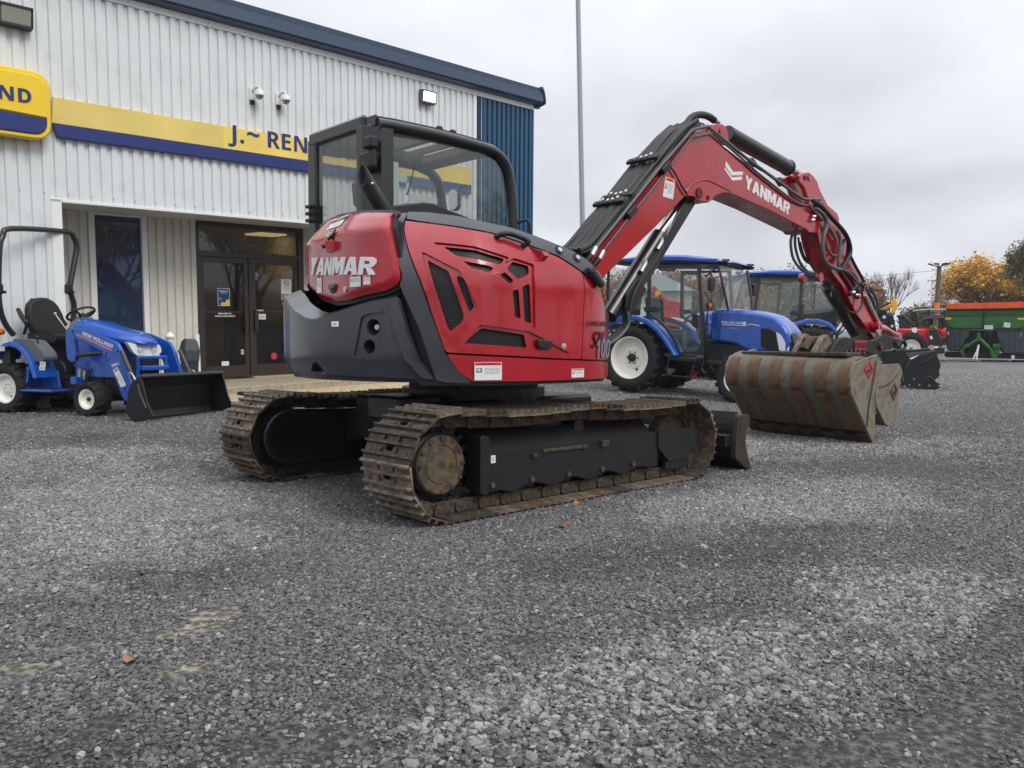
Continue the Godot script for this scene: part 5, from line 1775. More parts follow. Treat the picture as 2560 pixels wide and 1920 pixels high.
	b.prism(rounded(-mr * 0.55, -mr, mr * 0.55, mr, mr * 0.5), Transform3D(Basis(Vector3.UP, 0.3), m[0]), -0.03, 0.03, 0.012)
	b.tube(curve([m[0] + Vector3(0, mr * 0.5, -0.02), m[0] + Vector3(0.08, mr * 1.2, -0.02), v3(-1.1, m[0].y + mr * 1.1, -m[0].z)]), 0.012, 6)
	part("mirror", b, M.plastic_black, c)
	b = MB.new()
	b.prism(rounded(-mr * 0.48, -mr * 0.92, mr * 0.48, mr * 0.92, mr * 0.42), Transform3D(Basis(Vector3.UP, 0.3), m[0]), 0.031, 0.034)
	part("mirror_glass", b, M.chrome, c)
	var lamp := [v3(-0.244, 2.391, -0.74), v3(-0.147, 2.312, -0.74), v3(-0.336, 2.299, -0.74), v3(-0.148, 2.172, -0.74), v3(-1.053, 2.019, -0.74), v3(-0.989, 1.915, -0.74)]
	b = MB.new()
	b.bx(lamp[0].x, lamp[1].x, lamp[1].y, lamp[0].y, -0.79, -0.72, 0.012)
	b.bx(lamp[2].x + 0.02, lamp[3].x, lamp[3].y, lamp[2].y, -0.78, -0.72, 0.02)
	part("rear_lamp", b, M.plastic_black, c)
	b = MB.new()
	for y in [0.0, 0.5, 1.0]: b.bx(lamp[4].x - 0.02, lamp[5].x, lerpf(lamp[5].y, lamp[4].y, y) - 0.012, lerpf(lamp[5].y, lamp[4].y, y) + 0.012, -0.77, -0.71, 0.005)
	b.bx(lamp[4].x, lamp[5].x, lamp[5].y, lamp[4].y, -0.745, -0.72, 0.01)
	part("door_hinge", b, M.plastic_black, c)
	b = MB.new()
	for q in [[0.0, 0.06], [0.3, 0.05]]:
		b.bx(s1 - 0.05, s1 - 0.01, rail[2].y + 0.02 + (rail[3].y - rail[2].y) * q[0], rail[2].y + 0.08 + (rail[3].y - rail[2].y) * q[0], rail[2].x + (rail[3].x - rail[2].x) * q[0], rail[2].x + (rail[3].x - rail[2].x) * q[0] + 0.05, 0.01)
	part("roof_bracket", b, M.plastic_black, c)
	b = MB.new()
	b.tube(curve([v3(s1 + 0.02, 1.95, rail[-1].x + 0.03), v3(s1 + 0.1, 1.95, rail[-1].x + 0.08), v3(s1 + 0.1, 1.7, rail[-1].x + 0.08), v3(s1 + 0.02, 1.65, rail[-1].x + 0.03)]), 0.012, 6)
	part("grab_bar", b, M.plastic_black, c)

# a pipe or hose along points of a side plane
func line_on(s: float, pts: Array, r: float, material: Material, called: String, o: Node3D, n := 7, per := 5):
	var p := []
	for q in pts: p.append(v3(s, q.y, q.x))
	var b := MB.new()
	b.tube(curve(p, per), r, n)
	part(called, b, material, o)

func boom(o: Node3D):
	var sr := 0.45
	var sl := 0.18
	var poly := [Vector2(0.591, 1.263), Vector2(0.866, 1.468), Vector2(1.124, 1.647), Vector2(1.554, 1.949), Vector2(1.942, 2.24), Vector2(2.066, 2.25), Vector2(2.109, 2.228), Vector2(2.166, 2.218), Vector2(2.288, 2.227), Vector2(2.338, 2.255), Vector2(2.367, 2.284), Vector2(2.426, 2.31), Vector2(2.5, 2.332), Vector2(2.607, 2.347), Vector2(3.116, 2.291), Vector2(4.004, 2.157), Vector2(4.054, 2.132), Vector2(4.228, 2.138), Vector2(4.317, 2.166), Vector2(4.335, 2.226), Vector2(4.261, 2.268), Vector2(4.117, 2.357), Vector2(3.956, 2.387), Vector2(3.835, 2.394), Vector2(2.89, 2.642), Vector2(2.382, 2.778), Vector2(2.264, 2.82), Vector2(2.163, 2.829), Vector2(2.065, 2.798), Vector2(1.957, 2.719), Vector2(1.684, 2.467), Vector2(1.234, 2.053), Vector2(0.787, 1.637), Vector2(0.339, 1.255)]
	var bm := Node3D.new()
	bm.name = "boom"
	o.add_child(bm)
	var b := MB.new()
	b.ps(poly, sl, sr, 0.006)
	part("boom_box", b, M.red, bm)
	# weld arc and raised lug plate
	var arc := [Vector2(1.955, 2.278), Vector2(2.008, 2.333), Vector2(2.104, 2.382), Vector2(2.217, 2.411), Vector2(2.334, 2.409), Vector2(2.483, 2.386), Vector2(2.606, 2.368)]
	line_on(sr + 0.001, arc, 0.008, M.red, "weld_bead", bm)
	var pin := [Vector2(2.135, 2.288), Vector2(2.265, 2.265), Vector2(2.506, 2.876)]
	b = MB.new()
	b.cyl(v3(sr, pin[0].y, pin[0].x), v3(sr + 0.01, pin[0].y, pin[0].x), 0.045, 18)
	b.cyl(v3(sl - 0.05, pin[0].y, pin[0].x), v3(sl, pin[0].y, pin[0].x), 0.045, 18)
	part("boom_pin", b, mat("red_worn", Color(0.35, 0.06, 0.1), 0.6), bm)
	b = MB.new()
	b.cyl(v3(sr, pin[1].y, pin[1].x), v3(sr + 0.004, pin[1].y, pin[1].x), 0.02, 14)
	part("lug_hole", b, M.dark_inside, bm)
	var lug := [Vector2(2.3, 2.828), Vector2(2.335, 2.883), Vector2(2.393, 2.923), Vector2(2.527, 2.948), Vector2(2.586, 2.927), Vector2(2.613, 2.89), Vector2(2.632, 2.778), Vector2(2.457, 2.791)]
	for e in [[0.2, 0.25], [0.37, 0.42]]:
		b = MB.new()
		b.ps(soften(lug, 0.02, 2), e[0], e[1], 0.004)
		part("apex_lug", b, M.red, bm)
	b = MB.new()
	b.cyl(v3(0.17, pin[2].y, pin[2].x), v3(0.432, pin[2].y, pin[2].x), 0.036, 18)
	part("apex_pin", b, M.red, bm)
	# lettering and chevron
	var q := [Vector2(2.856, 2.543), Vector2(3.677, 2.369), Vector2(3.649, 2.262), Vector2(2.848, 2.425)]
	var face := func(x: float, y: float) -> Vector3: return v3(0.4535, y, x)
	var back := func(x: float, y: float) -> Vector3: return v3(0.449, y, x)
	part("lettering", stencil("YANMAR", q, face, back, 0.02), M.white, bm)
	for poly2 in [[Vector2(2.534, 2.618), Vector2(2.65, 2.541), Vector2(2.813, 2.565), Vector2(2.806, 2.532), Vector2(2.624, 2.505), Vector2(2.526, 2.576)], [Vector2(2.521, 2.563), Vector2(2.632, 2.49), Vector2(2.801, 2.519), Vector2(2.792, 2.488), Vector2(2.641, 2.461), Vector2(2.517, 2.539)]]:
		b = MB.new()
		b.ps(poly2, 0.449, 0.4535)
		part("chevron", b, M.white, bm)
	var lab := [Vector2(1.712, 2.277), Vector2(1.654, 2.364), Vector2(1.791, 2.356), Vector2(1.625, 2.198)]
	var x3 := (v3(0, lab[2].y, lab[2].x) - v3(0, lab[1].y, lab[1].x))
	var y3 := (v3(0, lab[1].y, lab[1].x) - v3(0, lab[3].y, lab[3].x))
	stick("caution_label", caution(Color(0.92, 0.48, 0.12), 56, 104), x3.length(), y3.length(), Transform3D(Basis(x3.normalized(), y3.normalized(), Vector3.RIGHT), v3(0.452, lab[0].y, lab[0].x)), bm)
	# steel pipes along the near side
	line_on(0.475, [Vector2(0.796, 1.715), Vector2(1.202, 2.088), Vector2(1.562, 2.426), Vector2(1.65, 2.501), Vector2(1.948, 2.757), Vector2(2.009, 2.797), Vector2(2.197, 2.856), Vector2(2.262, 2.848), Vector2(2.775, 2.701), Vector2(3.038, 2.636), Vector2(3.755, 2.467), Vector2(3.947, 2.447), Vector2(4.225, 2.48)], 0.015, M.hose_gray, "steel_pipe", bm, 8, 4)
	line_on(0.47, [Vector2(0.884, 1.701), Vector2(1.233, 2.024), Vector2(1.671, 2.423), Vector2(1.97, 2.714), Vector2(2.031, 2.742), Vector2(2.263, 2.808), Vector2(2.329, 2.809), Vector2(2.866, 2.638), Vector2(3.073, 2.571), Vector2(3.748, 2.396), Vector2(4.038, 2.396)], 0.011, M.hose_gray, "steel_pipe", bm, 8, 4)
	line_on(0.16, [Vector2(0.923, 1.773), Vector2(1.363, 2.194), Vector2(1.76, 2.559), Vector2(2.036, 2.816), Vector2(2.09, 2.846), Vector2(2.33, 2.917)], 0.015, M.hose_gray, "steel_pipe", bm, 8, 4)
	# hose bundle on the boom's back
	var top := [Vector2(0.651, 1.653), Vector2(0.8, 1.707), Vector2(1.041, 1.936), Vector2(1.294, 2.169), Vector2(1.61, 2.459), Vector2(1.905, 2.729), Vector2(2.122, 2.855)]
	rng.seed = 77
	for k in 22:
		var s := 0.185 + 0.026 * (k % 11)
		var p := []
		for i in top.size():
			var w := 0.035 * (0 if i == 0 else 1)
			var d: float = 0.012 + rng.randf_range(-0.008, 0.012) + (0.028 if k > 10 else 0.0)
			p.append(v3(s + rng.randf_range(-0.015, 0.015), top[i].y + d * 0.77, top[i].x - d * 0.64))
		b = MB.new()
		b.tube(curve(p, 4), 0.0165 if k % 3 else 0.02, 7)
		part("hydraulic_hose", b, M.hose, bm)
	# clamps across the bundle
	var cl := [Vector2(1.626, 2.426), Vector2(1.198, 2.022)]
	for p in cl:
		b = MB.new()
		var ba := Basis(Vector3.RIGHT, -0.87)
		b.box(v3(0.475, p.y, p.x), Vector3(0.05, 0.055, 0.13), Basis(Vector3.RIGHT, 0.7), 0.008)
		part("pipe_clamp", b, M.plastic_black, bm)
	var cb := [Vector2(1.559, 2.472), Vector2(1.148, 2.076), Vector2(1.247, 2.136)]
	for p in cb:
		b = MB.new()
		for k in 5: b.box(v3(0.22 + 0.05 * k, p.y + 0.05 + 0.006 * sin(k * 2.0), p.x - 0.05), Vector3(0.02, 0.016, 0.03), Basis(Vector3.RIGHT, 0.7), 0.004)
		stuff(part("hose_fittings", b, M.zinc, bm))
		b = MB.new()
		b.box(v3(0.32, p.y + 0.03, p.x - 0.03), Vector3(0.32, 0.03, 0.05), Basis(Vector3.RIGHT, 0.7), 0.006)
		part("hose_clamp", b, M.plastic_black, bm)
	for p in [v3(0.475, 1.715, 0.796), v3(0.475, 1.693, 0.879)]:
		b = MB.new()
		b.tube([p, p + v3(0, -0.06, -0.05)], 0.021, 8)
		part("pipe_fitting", b, M.zinc, bm)
		b = MB.new()
		b.tube(curve([p + v3(0, -0.06, -0.05), p + v3(-0.02, -0.12, -0.1), p + v3(-0.08, -0.2, -0.14)]), 0.022, 8)
		part("hydraulic_hose", b, M.hose, bm)
	# wrapped hose loop over the apex
	line_on(0.31, [Vector2(2.081, 2.822), Vector2(2.135, 2.897), Vector2(2.218, 2.972), Vector2(2.332, 3.014), Vector2(2.465, 3.022), Vector2(2.556, 3.005)], 0.032, M.hose, "hose_loop", bm, 9, 6)
	line_on(0.31, [Vector2(2.54, 3.008), Vector2(2.625, 2.995)], 0.022, M.zinc, "pipe_fitting", bm, 8, 2)
	line_on(0.33, [Vector2(2.177, 2.905), Vector2(2.277, 2.931), Vector2(2.379, 2.927), Vector2(2.469, 2.885)], 0.008, M.hose, "hydraulic_hose", bm)
	line_on(0.47, [Vector2(1.556, 2.426), Vector2(1.593, 2.466), Vector2(1.657, 2.46), Vector2(1.749, 2.415), Vector2(1.844, 2.325), Vector2(1.9, 2.277), Vector2(1.941, 2.25)], 0.008, M.hose, "cable", bm, 6, 4)
	# arm cylinder
	var ac := [v3(0.315, 2.929, 2.704), v3(0.315, 2.771, 3.841), v3(0.315, 2.72, 4.244)]
	b = MB.new()
	var d: Vector3 = (ac[1] - ac[0]).normalized()
	b.cyl(ac[0] + d * 0.05, ac[1], 0.075, 22)
	b.cyl(ac[1], ac[1] + d * 0.02, 0.082, 22)
	part("arm_cylinder", b, M.cab_black, bm)
	b = MB.new()
	b.cyl(ac[1], ac[2], 0.034, 14)
	part("cylinder_rod", b, M.chrome, bm)
	line_on(0.39, [Vector2(3.01, 2.72), Vector2(3.129, 2.666), Vector2(3.425, 2.617), Vector2(3.589, 2.565), Vector2(3.663, 2.556), Vector2(3.625, 2.588)], 0.012, M.hose, "hydraulic_hose", bm)
	b = MB.new()
	for p in [v3(0.42, 2.68, 3.012), v3(0.42, 2.57, 3.518)]: b.box(p, Vector3(0.06, 0.05, 0.09), Basis(Vector3.RIGHT, -0.55), 0.008)
	stuff(part("pipe_clamp", b, M.plastic_black, bm))
	# boom cylinder under the boom, with rod guard
	var bc := [v3(0.315, 1.212, 1.134), v3(0.315, 1.91, 1.77), v3(0.315, 2.316, 2.2)]
	b = MB.new()
	b.cyl(bc[0], bc[1], 0.068, 20)
	part("boom_cylinder", b, M.cab_black, bm)
	b = MB.new()
	b.cyl(bc[1], bc[2], 0.038, 14)
	part("cylinder_rod", b, M.chrome, bm)
	b = MB.new()
	b.ps([Vector2(2.078, 2.267), Vector2(2.239, 2.248), Vector2(1.913, 1.892), Vector2(1.609, 1.551), Vector2(1.34, 1.32), Vector2(1.268, 1.363), Vector2(1.778, 1.88)], 0.24, 0.37, 0.006)
	part("rod_guard", b, M.cab_black, bm)
	b = MB.new()
	b.ps([Vector2(1.355, 1.52), Vector2(1.481, 1.439), Vector2(1.289, 1.213), Vector2(1.218, 1.263), Vector2(1.225, 1.385)], 0.4, 0.42, 0.004)
	part("hose_guard", b, M.plastic_black, bm)
	for p in [v3(0.4, 1.842, 1.693), v3(0.4, 1.647, 1.482)]:
		b = MB.new()
		b.tube([p + v3(-0.03, 0.03, 0.03), p, p + v3(0, -0.07, -0.06)], 0.02, 8)
		part("pipe_fitting", b, M.zinc, bm)
	for e in [[0.4, 0.012], [0.38, 0.014], [0.43, 0.012]]:
		line_on(e[0], [Vector2(1.682, 1.801), Vector2(1.556, 1.658), Vector2(1.431, 1.545), Vector2(1.31, 1.409), Vector2(1.252, 1.264), Vector2(1.234, 1.148), Vector2(1.136, 1.069), Vector2(1.039, 1.018)], e[1], M.hose, "hydraulic_hose", bm)
	line_on(0.46, [Vector2(1.189, 1.248), Vector2(1.201, 1.146), Vector2(1.104, 1.056), Vector2(0.97, 0.992), Vector2(0.876, 0.967)], 0.013, M.hose_gray, "hydraulic_hose", bm)
	# swing post at the boom's foot
	b = MB.new()
	b.bx(0.16, 0.5, 0.8, 1.25, 0.45, 0.95, 0.03)
	b.bx(0.2, 0.44, 1.1, 1.55, 0.55, 0.9, 0.03)
	part("swing_post", b, M.cab_black, bm)
	arm(o)

func arm(o: Node3D):
	var ar := Node3D.new()
	ar.name = "arm"
	o.add_child(ar)
	var poly := [Vector2(3.987, 2.724), Vector2(4.121, 2.753), Vector2(4.215, 2.729), Vector2(4.302, 2.679), Vector2(4.37, 2.595), Vector2(4.533, 2.471), Vector2(4.753, 2.406), Vector2(4.805, 2.348), Vector2(4.791, 2.308), Vector2(4.917, 2.19), Vector2(5.12, 1.97), Vector2(5.365, 1.718), Vector2(5.86, 1.253), Vector2(5.759, 1.069), Vector2(5.71, 1.08), Vector2(5.267, 1.336), Vector2(4.903, 1.641), Vector2(4.704, 1.741), Vector2(4.509, 1.875), Vector2(4.397, 2.018), Vector2(4.326, 2.161), Vector2(4.347, 2.263), Vector2(4.227, 2.362), Vector2(4.137, 2.413), Vector2(4.108, 2.495), Vector2(4.037, 2.586), Vector2(3.931, 2.628), Vector2(3.921, 2.686)]
	var b := MB.new()
	b.ps(poly.slice(9, 24), 0.2, 0.4, 0.006)
	part("arm_box", b, M.red, ar)
	for e in [[0.2, 0.25], [0.35, 0.4]]:
		b = MB.new()
		b.ps(poly.slice(0, 10) + poly.slice(20), e[0], e[1], 0.006)
		part("arm_ear", b, M.red, ar)
	var pn := [Vector2(4.124, 2.696), Vector2(4.033, 2.68), Vector2(4.362, 2.221), Vector2(4.373, 1.7), Vector2(4.597, 1.718), Vector2(5.752, 1.181)]
	b = MB.new()
	b.cyl(v3(0.18, pn[0].y, pn[0].x), v3(0.412, pn[0].y, pn[0].x), 0.032, 16)
	part("ear_pin", b, M.red, ar)
	b = MB.new()
	b.cyl(v3(0.4, pn[1].y, pn[1].x), v3(0.404, pn[1].y, pn[1].x), 0.026, 14)
	part("ear_hole", b, M.dark_inside, ar)
	b = MB.new()
	b.cyl(v3(0.13, pn[2].y, pn[2].x), v3(0.475, pn[2].y, pn[2].x), 0.05, 20)
	b.cyl(v3(0.475, pn[2].y, pn[2].x), v3(0.482, pn[2].y, pn[2].x), 0.02, 10)
	part("pivot_pin", b, M.zinc, ar)
	for k in 2:
		b = MB.new()
		b.cyl(v3(0.2 + 0.2 * k - 0.02, pn[3].y, pn[3].x + 0.02), v3(0.24 + 0.18 * k, pn[3].y, pn[3].x + 0.02), 0.05, 16)
		part("cylinder_boss", b, M.red, ar)
	# bucket cylinder below the arm
	var bc := [v3(0.3, 1.631, 4.733), v3(0.3, 1.04, 5.56)]
	b = MB.new()
	b.cyl(bc[0], bc[1], 0.06, 20)
	part("bucket_cylinder", b, M.cab_black, ar)
	line_on(0.38, [Vector2(4.807, 1.598), Vector2(4.969, 1.447), Vector2(5.137, 1.266), Vector2(5.291, 1.134)], 0.012, M.hose, "steel_pipe", ar)
	var lb := [v3(0.345, 1.538, 4.73)]
	var im := canvas(48, 24, gray(0.85))
	rows(im, 6, 8, 42, 2, 7, 3, gray(0.3))
	stick("part_label", im, 0.1, 0.05, Transform3D(Basis(Vector3(0.5, -0.1, 0.85).normalized(), Vector3.UP, Vector3(0.85, 0, -0.5)).orthonormalized(), lb[0] + Vector3(0.03, 0, 0.03)), ar)
	# hoses looping past the pivot
	line_on(0.5, [Vector2(4.072, 2.37), Vector2(4.251, 2.323), Vector2(4.319, 2.238), Vector2(4.262, 2.097), Vector2(4.251, 1.949), Vector2(4.325, 1.843), Vector2(4.512, 1.799), Vector2(4.688, 1.791)], 0.021, M.hose_gray, "hydraulic_hose", ar, 8)
	line_on(0.48, [Vector2(4.586, 2.191), Vector2(4.664, 2.109), Vector2(4.653, 1.956), Vector2(4.64, 1.84), Vector2(4.701, 1.806)], 0.018, M.hose_gray, "hydraulic_hose", ar, 8)
	line_on(0.46, [Vector2(4.366, 2.11), Vector2(4.41, 2.014), Vector2(4.519, 1.941), Vector2(4.653, 1.945), Vector2(4.758, 2.042), Vector2(4.795, 2.122)], 0.016, M.hose_gray, "hydraulic_hose", ar, 8)
	line_on(0.5, [Vector2(4.031, 2.438), Vector2(4.209, 2.398), Vector2(4.447, 2.3), Vector2(4.694, 2.199), Vector2(4.825, 2.096), Vector2(4.859, 1.983), Vector2(4.767, 1.873), Vector2(4.674, 1.797)], 0.024, M.hose, "hydraulic_hose", ar, 8)
	line_on(0.47, [Vector2(4.063, 2.457), Vector2(4.241, 2.429), Vector2(4.452, 2.341), Vector2(4.672, 2.25), Vector2(4.857, 2.14), Vector2(4.866, 1.973), Vector2(4.775, 1.85)], 0.02, M.hose, "hydraulic_hose", ar, 8)
	line_on(0.44, [Vector2(4.986, 1.971), Vector2(5.122, 1.862), Vector2(5.244, 1.776), Vector2(5.338, 1.701)], 0.016, M.hose, "hydraulic_hose", ar, 7)
	line_on(0.43, [Vector2(4.832, 1.811), Vector2(5.004, 1.776), Vector2(5.152, 1.705), Vector2(5.273, 1.658), Vector2(5.351, 1.608)], 0.018, M.hose_gray, "steel_pipe", ar, 8)
	line_on(0.41, [Vector2(4.819, 1.792), Vector2(4.964, 1.696), Vector2(5.113, 1.598), Vector2(5.264, 1.524)], 0.022, M.hose, "steel_pipe", ar, 8)
	line_on(0.43, [Vector2(4.93, 1.817), Vector2(5.09, 1.781), Vector2(5.211, 1.708)], 0.016, M.hose_gray, "steel_pipe", ar, 8)
	line_on(0.45, [Vector2(4.693, 1.577), Vector2(4.81, 1.453), Vector2(4.955, 1.366), Vector2(5.129, 1.351), Vector2(5.258, 1.415), Vector2(5.297, 1.511), Vector2(5.263, 1.59)], 0.012, M.hose, "hydraulic_hose", ar, 7)
	for e in [[[Vector2(3.991, 2.115), Vector2(3.964, 2.027), Vector2(4.026, 1.873), Vector2(4.216, 1.768), Vector2(4.5, 1.747)], 0.3, 0.015], [[Vector2(4.125, 2.131), Vector2(4.13, 2.008), Vector2(4.237, 1.853), Vector2(4.419, 1.764), Vector2(4.604, 1.752)], 0.26, 0.015], [[Vector2(4.041, 2.092), Vector2(4.083, 1.973), Vector2(4.187, 1.869), Vector2(4.328, 1.835)], 0.34, 0.012], [[Vector2(4.301, 2.075), Vector2(4.384, 1.942), Vector2(4.49, 1.886), Vector2(4.569, 1.889)], 0.22, 0.012]]:
		line_on(e[1], e[0], e[2], M.hose_gray if e[2] > 0.013 else M.hose, "hydraulic_hose", ar, 7)
	b = MB.new()
	for p in [v3(0.47, 2.415, 4.165), v3(0.47, 1.829, 4.748), v3(0.47, 1.596, 5.131), v3(0.47, 1.654, 5.23)]: b.box(p, Vector3(0.06, 0.06, 0.08), Basis(Vector3.RIGHT, 0.6), 0.01)
	stuff(part("pipe_clamp", b, M.plastic_black, ar))
	b = MB.new()
	for p in [v3(0.46, 2.292, 4.09), v3(0.46, 2.253, 4.067), v3(0.46, 1.565, 5.009), v3(0.46, 1.542, 5.097)]: b.tube([p, p + v3(0.02, 0.0, 0.03)], 0.02, 8)
	stuff(part("pipe_fitting", b, M.zinc, ar))
	b = MB.new()
	b.ps([Vector2(5.015, 1.566), Vector2(5.242, 1.683), Vector2(5.318, 1.66), Vector2(5.147, 1.532)], 0.42, 0.45, 0.004)
	part("pipe_bracket", b, M.plastic_gray, ar)
	# thumb cylinder rod on the arm's back and red tie links at the tip
	b = MB.new()
	var rod := [v3(0.42, 1.557, 5.406), v3(0.42, 1.258, 5.775)]
	b.cyl(rod[0], rod[1], 0.022, 12)
	part("thumb_cylinder_rod", b, M.chrome, ar)
	for s in [0.22, 0.46]:
		b = MB.new()
		var lk := [v3(0.44, 1.2, 5.66), v3(0.44, 1.176, 5.87), v3(0.44, 1.094, 6.224)]
		var sh := Vector3(s - 0.44, 0, 0)
		b.tube([lk[0] + sh, lk[1] + sh, lk[2] + sh], [0.05, 0.04, 0.032], 12)
		b.cyl(lk[0] + sh + Vector3(-0.04, 0, 0), lk[0] + sh + Vector3(0.04, 0, 0), 0.06, 16)
		b.cyl(lk[2] + sh + Vector3(-0.035, 0, 0), lk[2] + sh + Vector3(0.035, 0, 0), 0.045, 16)
		part("tie_link", b, M.red, ar)
	b = MB.new()
	for p in [v3(0.5, 1.136, 5.569), v3(0.5, 1.043, 6.134)]: b.cyl(p, p + Vector3(0.03, 0, 0), 0.03, 12)
	part("link_pin", b, M.zinc, ar)

func bucket(o: Node3D):
	var bk := Node3D.new()
	bk.name = "bucket"
	o.add_child(bk)
	var s1 := 1.05
	var s0 := -0.3
	var tilt := func(s: float, y: float, t: float) -> Vector3: return v3(s, y + (s1 - s) * 0.033, t)
	var prof := [Vector2(4.309, -0.004), Vector2(4.254, 0.04), Vector2(4.162, 0.141), Vector2(3.982, 0.334), Vector2(3.865, 0.457), Vector2(3.798, 0.522), Vector2(3.768, 0.581), Vector2(3.768, 0.655), Vector2(3.782, 0.72), Vector2(3.815, 0.777), Vector2(3.854, 0.822), Vector2(3.898, 0.851)]
	# shell
	var top: Vector2 = prof[-1]
	prof.append(top + Vector2(0.12, 0.02))
	prof.append(top + Vector2(0.32, 0.0))
	var b := MB.new()
	var rings := []
	for k in 9:
		var s := lerpf(s0, s1, k / 8.0)
		var ring := PackedVector3Array()
		for p in prof: ring.append(tilt.call(s, p.y, p.x))
		for i in range(prof.size() - 1, -1, -1): ring.append(tilt.call(s, prof[i].y + (0.01 if i > 0 else 0.02), prof[i].x + 0.025))
		rings.append(ring)
	b.loft(rings, true, true)
	part("bucket_shell", b, M.bucket_steel, bk)
	# wear straps on the back
	var strap := [Vector2(-0.346, 0.693), Vector2(-0.239, 0.696), Vector2(-0.102, 0.672), Vector2(0.011, 0.676), Vector2(0.137, 0.662), Vector2(0.25, 0.665), Vector2(0.376, 0.652), Vector2(0.49, 0.656), Vector2(0.625, 0.643), Vector2(0.729, 0.647), Vector2(0.866, 0.626), Vector2(0.965, 0.63)]
	for k in 6:
		var a := s0 + 0.002 + (s1 - s0 - 0.12) * k / 5.0
		for part_k in 2:
			b = MB.new()
			rings = []
			for s in [a, a + 0.118]:
				var ring := PackedVector3Array()
				var lo := 5 if part_k == 0 else 1
				var hi := 10 if part_k == 0 else 5
				for i in range(lo, hi + 1): ring.append(tilt.call(s, prof[i].y, prof[i].x - (0.016 if part_k == 0 else 0.01)))
				for i in range(hi, lo - 1, -1): ring.append(tilt.call(s, prof[i].y, prof[i].x + 0.004))
				rings.append(ring)
			b.loft(rings, true, true)
			part("wear_strap", b, M.bucket_rust if part_k == 0 else mat("strap_low", Color(0.46, 0.41, 0.35), 0.7, 0.1, M.bucket_rust.albedo_texture, 1.3), bk)
	b = MB.new()
	rings = []
	for s in [s0 - 0.005, s1 + 0.005]:
		rings.append(PackedVector3Array([tilt.call(s, prof[0].y - 0.002, prof[0].x + 0.02), tilt.call(s, prof[2].y, prof[2].x - 0.018), tilt.call(s, prof[2].y + 0.0, prof[2].x + 0.03), tilt.call(s, prof[0].y + 0.012, prof[0].x + 0.03)]))
	b.loft(rings, true, true, false)
	part("cutting_edge", b, mat("edge_dark", Color(0.2, 0.17, 0.15), 0.6, 0.3, M.steel.albedo_texture, 2.0), bk)
	# end plates
	var endp := [Vector2(4.286, -0.001), Vector2(4.139, 0.147), Vector2(3.96, 0.336), Vector2(3.843, 0.459), Vector2(3.777, 0.523), Vector2(3.749, 0.607), Vector2(3.761, 0.721), Vector2(3.794, 0.778), Vector2(3.832, 0.823), Vector2(3.968, 0.854), Vector2(4.173, 0.878), Vector2(4.317, 0.9), Vector2(4.388, 0.854), Vector2(4.428, 0.793), Vector2(4.407, 0.707), Vector2(4.323, 0.623), Vector2(4.268, 0.504), Vector2(4.299, 0.383), Vector2(4.293, 0.21)]
	for s in [s0, s1]:
		b = MB.new()
		b.prism(endp, Transform3D(Basis(Vector3(0, 0, -1), Vector3(0, 1, 0), Vector3(1, 0, 0)), Vector3(0, (s1 - s) * 0.033, 0)), s - 0.015, s + 0.015, 0.003)
		part("bucket_end_plate", b, mat("bucket_pale", Color(0.6, 0.59, 0.56), 0.6, 0.2, M.bucket_steel.albedo_texture, 1.0), bk)
	var rib := [Vector2(4.269, 0.83), Vector2(4.188, 0.559), Vector2(4.131, 0.391), Vector2(4.104, 0.202)]
	line_on(s1 + 0.018, rib, 0.012, M.steel_dark, "weld_rib", bk)
	var tip := [Vector2(4.125, 0.832), Vector2(4.225, 0.754), Vector2(4.121, 0.661), Vector2(4.016, 0.758)]
	diamond(tip, s1 + 0.016, bk, M.red_lens)
	# front jaw behind
	var jaw := [Vector2(4.514, 0.796), Vector2(4.919, 0.799), Vector2(5.011, 0.711), Vector2(4.922, 0.586), Vector2(4.919, 0.477), Vector2(4.889, 0.279), Vector2(4.809, 0.193), Vector2(4.707, 0.159), Vector2(4.613, 0.183), Vector2(4.389, 0.384), Vector2(4.363, 0.499), Vector2(4.425, 0.618)]
	for s in [s0 + 0.03, s1 - 0.03]:
		b = MB.new()
		b.prism(soften(jaw, 0.03, 2), Transform3D(Basis(Vector3(0, 0, -1), Vector3(0, 1, 0), Vector3(1, 0, 0)), Vector3(0, (s1 - s) * 0.033, 0)), s - 0.012, s + 0.012, 0.003)
		part("jaw_side_plate", b, M.bucket_pale, bk)
	var jp := [Vector2(4.919, 0.799), Vector2(5.011, 0.711), Vector2(4.922, 0.586), Vector2(4.919, 0.477), Vector2(4.889, 0.279), Vector2(4.809, 0.193), Vector2(4.707, 0.159), Vector2(4.613, 0.183), Vector2(4.495, 0.283)]
	b = MB.new()
	rings = []
	for s in [s0 + 0.04, s1 - 0.04]:
		var ring := PackedVector3Array()
		for p in jp: ring.append(tilt.call(s, p.y, p.x))
		for i in range(jp.size() - 1, -1, -1): ring.append(tilt.call(s, jp[i].y + 0.01, jp[i].x - 0.025))
		rings.append(ring)
	b.loft(rings, true, true)
	part("jaw_shell", b, M.bucket_steel, bk)
	diamond([Vector2(4.8, 0.607), Vector2(4.868, 0.533), Vector2(4.785, 0.415), Vector2(4.695, 0.512)], s1 - 0.016, bk, M.steel_dark)
	line_on(s1 - 0.014, [Vector2(4.428, 0.57), Vector2(4.598, 0.587), Vector2(4.74, 0.627), Vector2(4.841, 0.687)], 0.008, M.steel_dark, "weld_rib", bk)
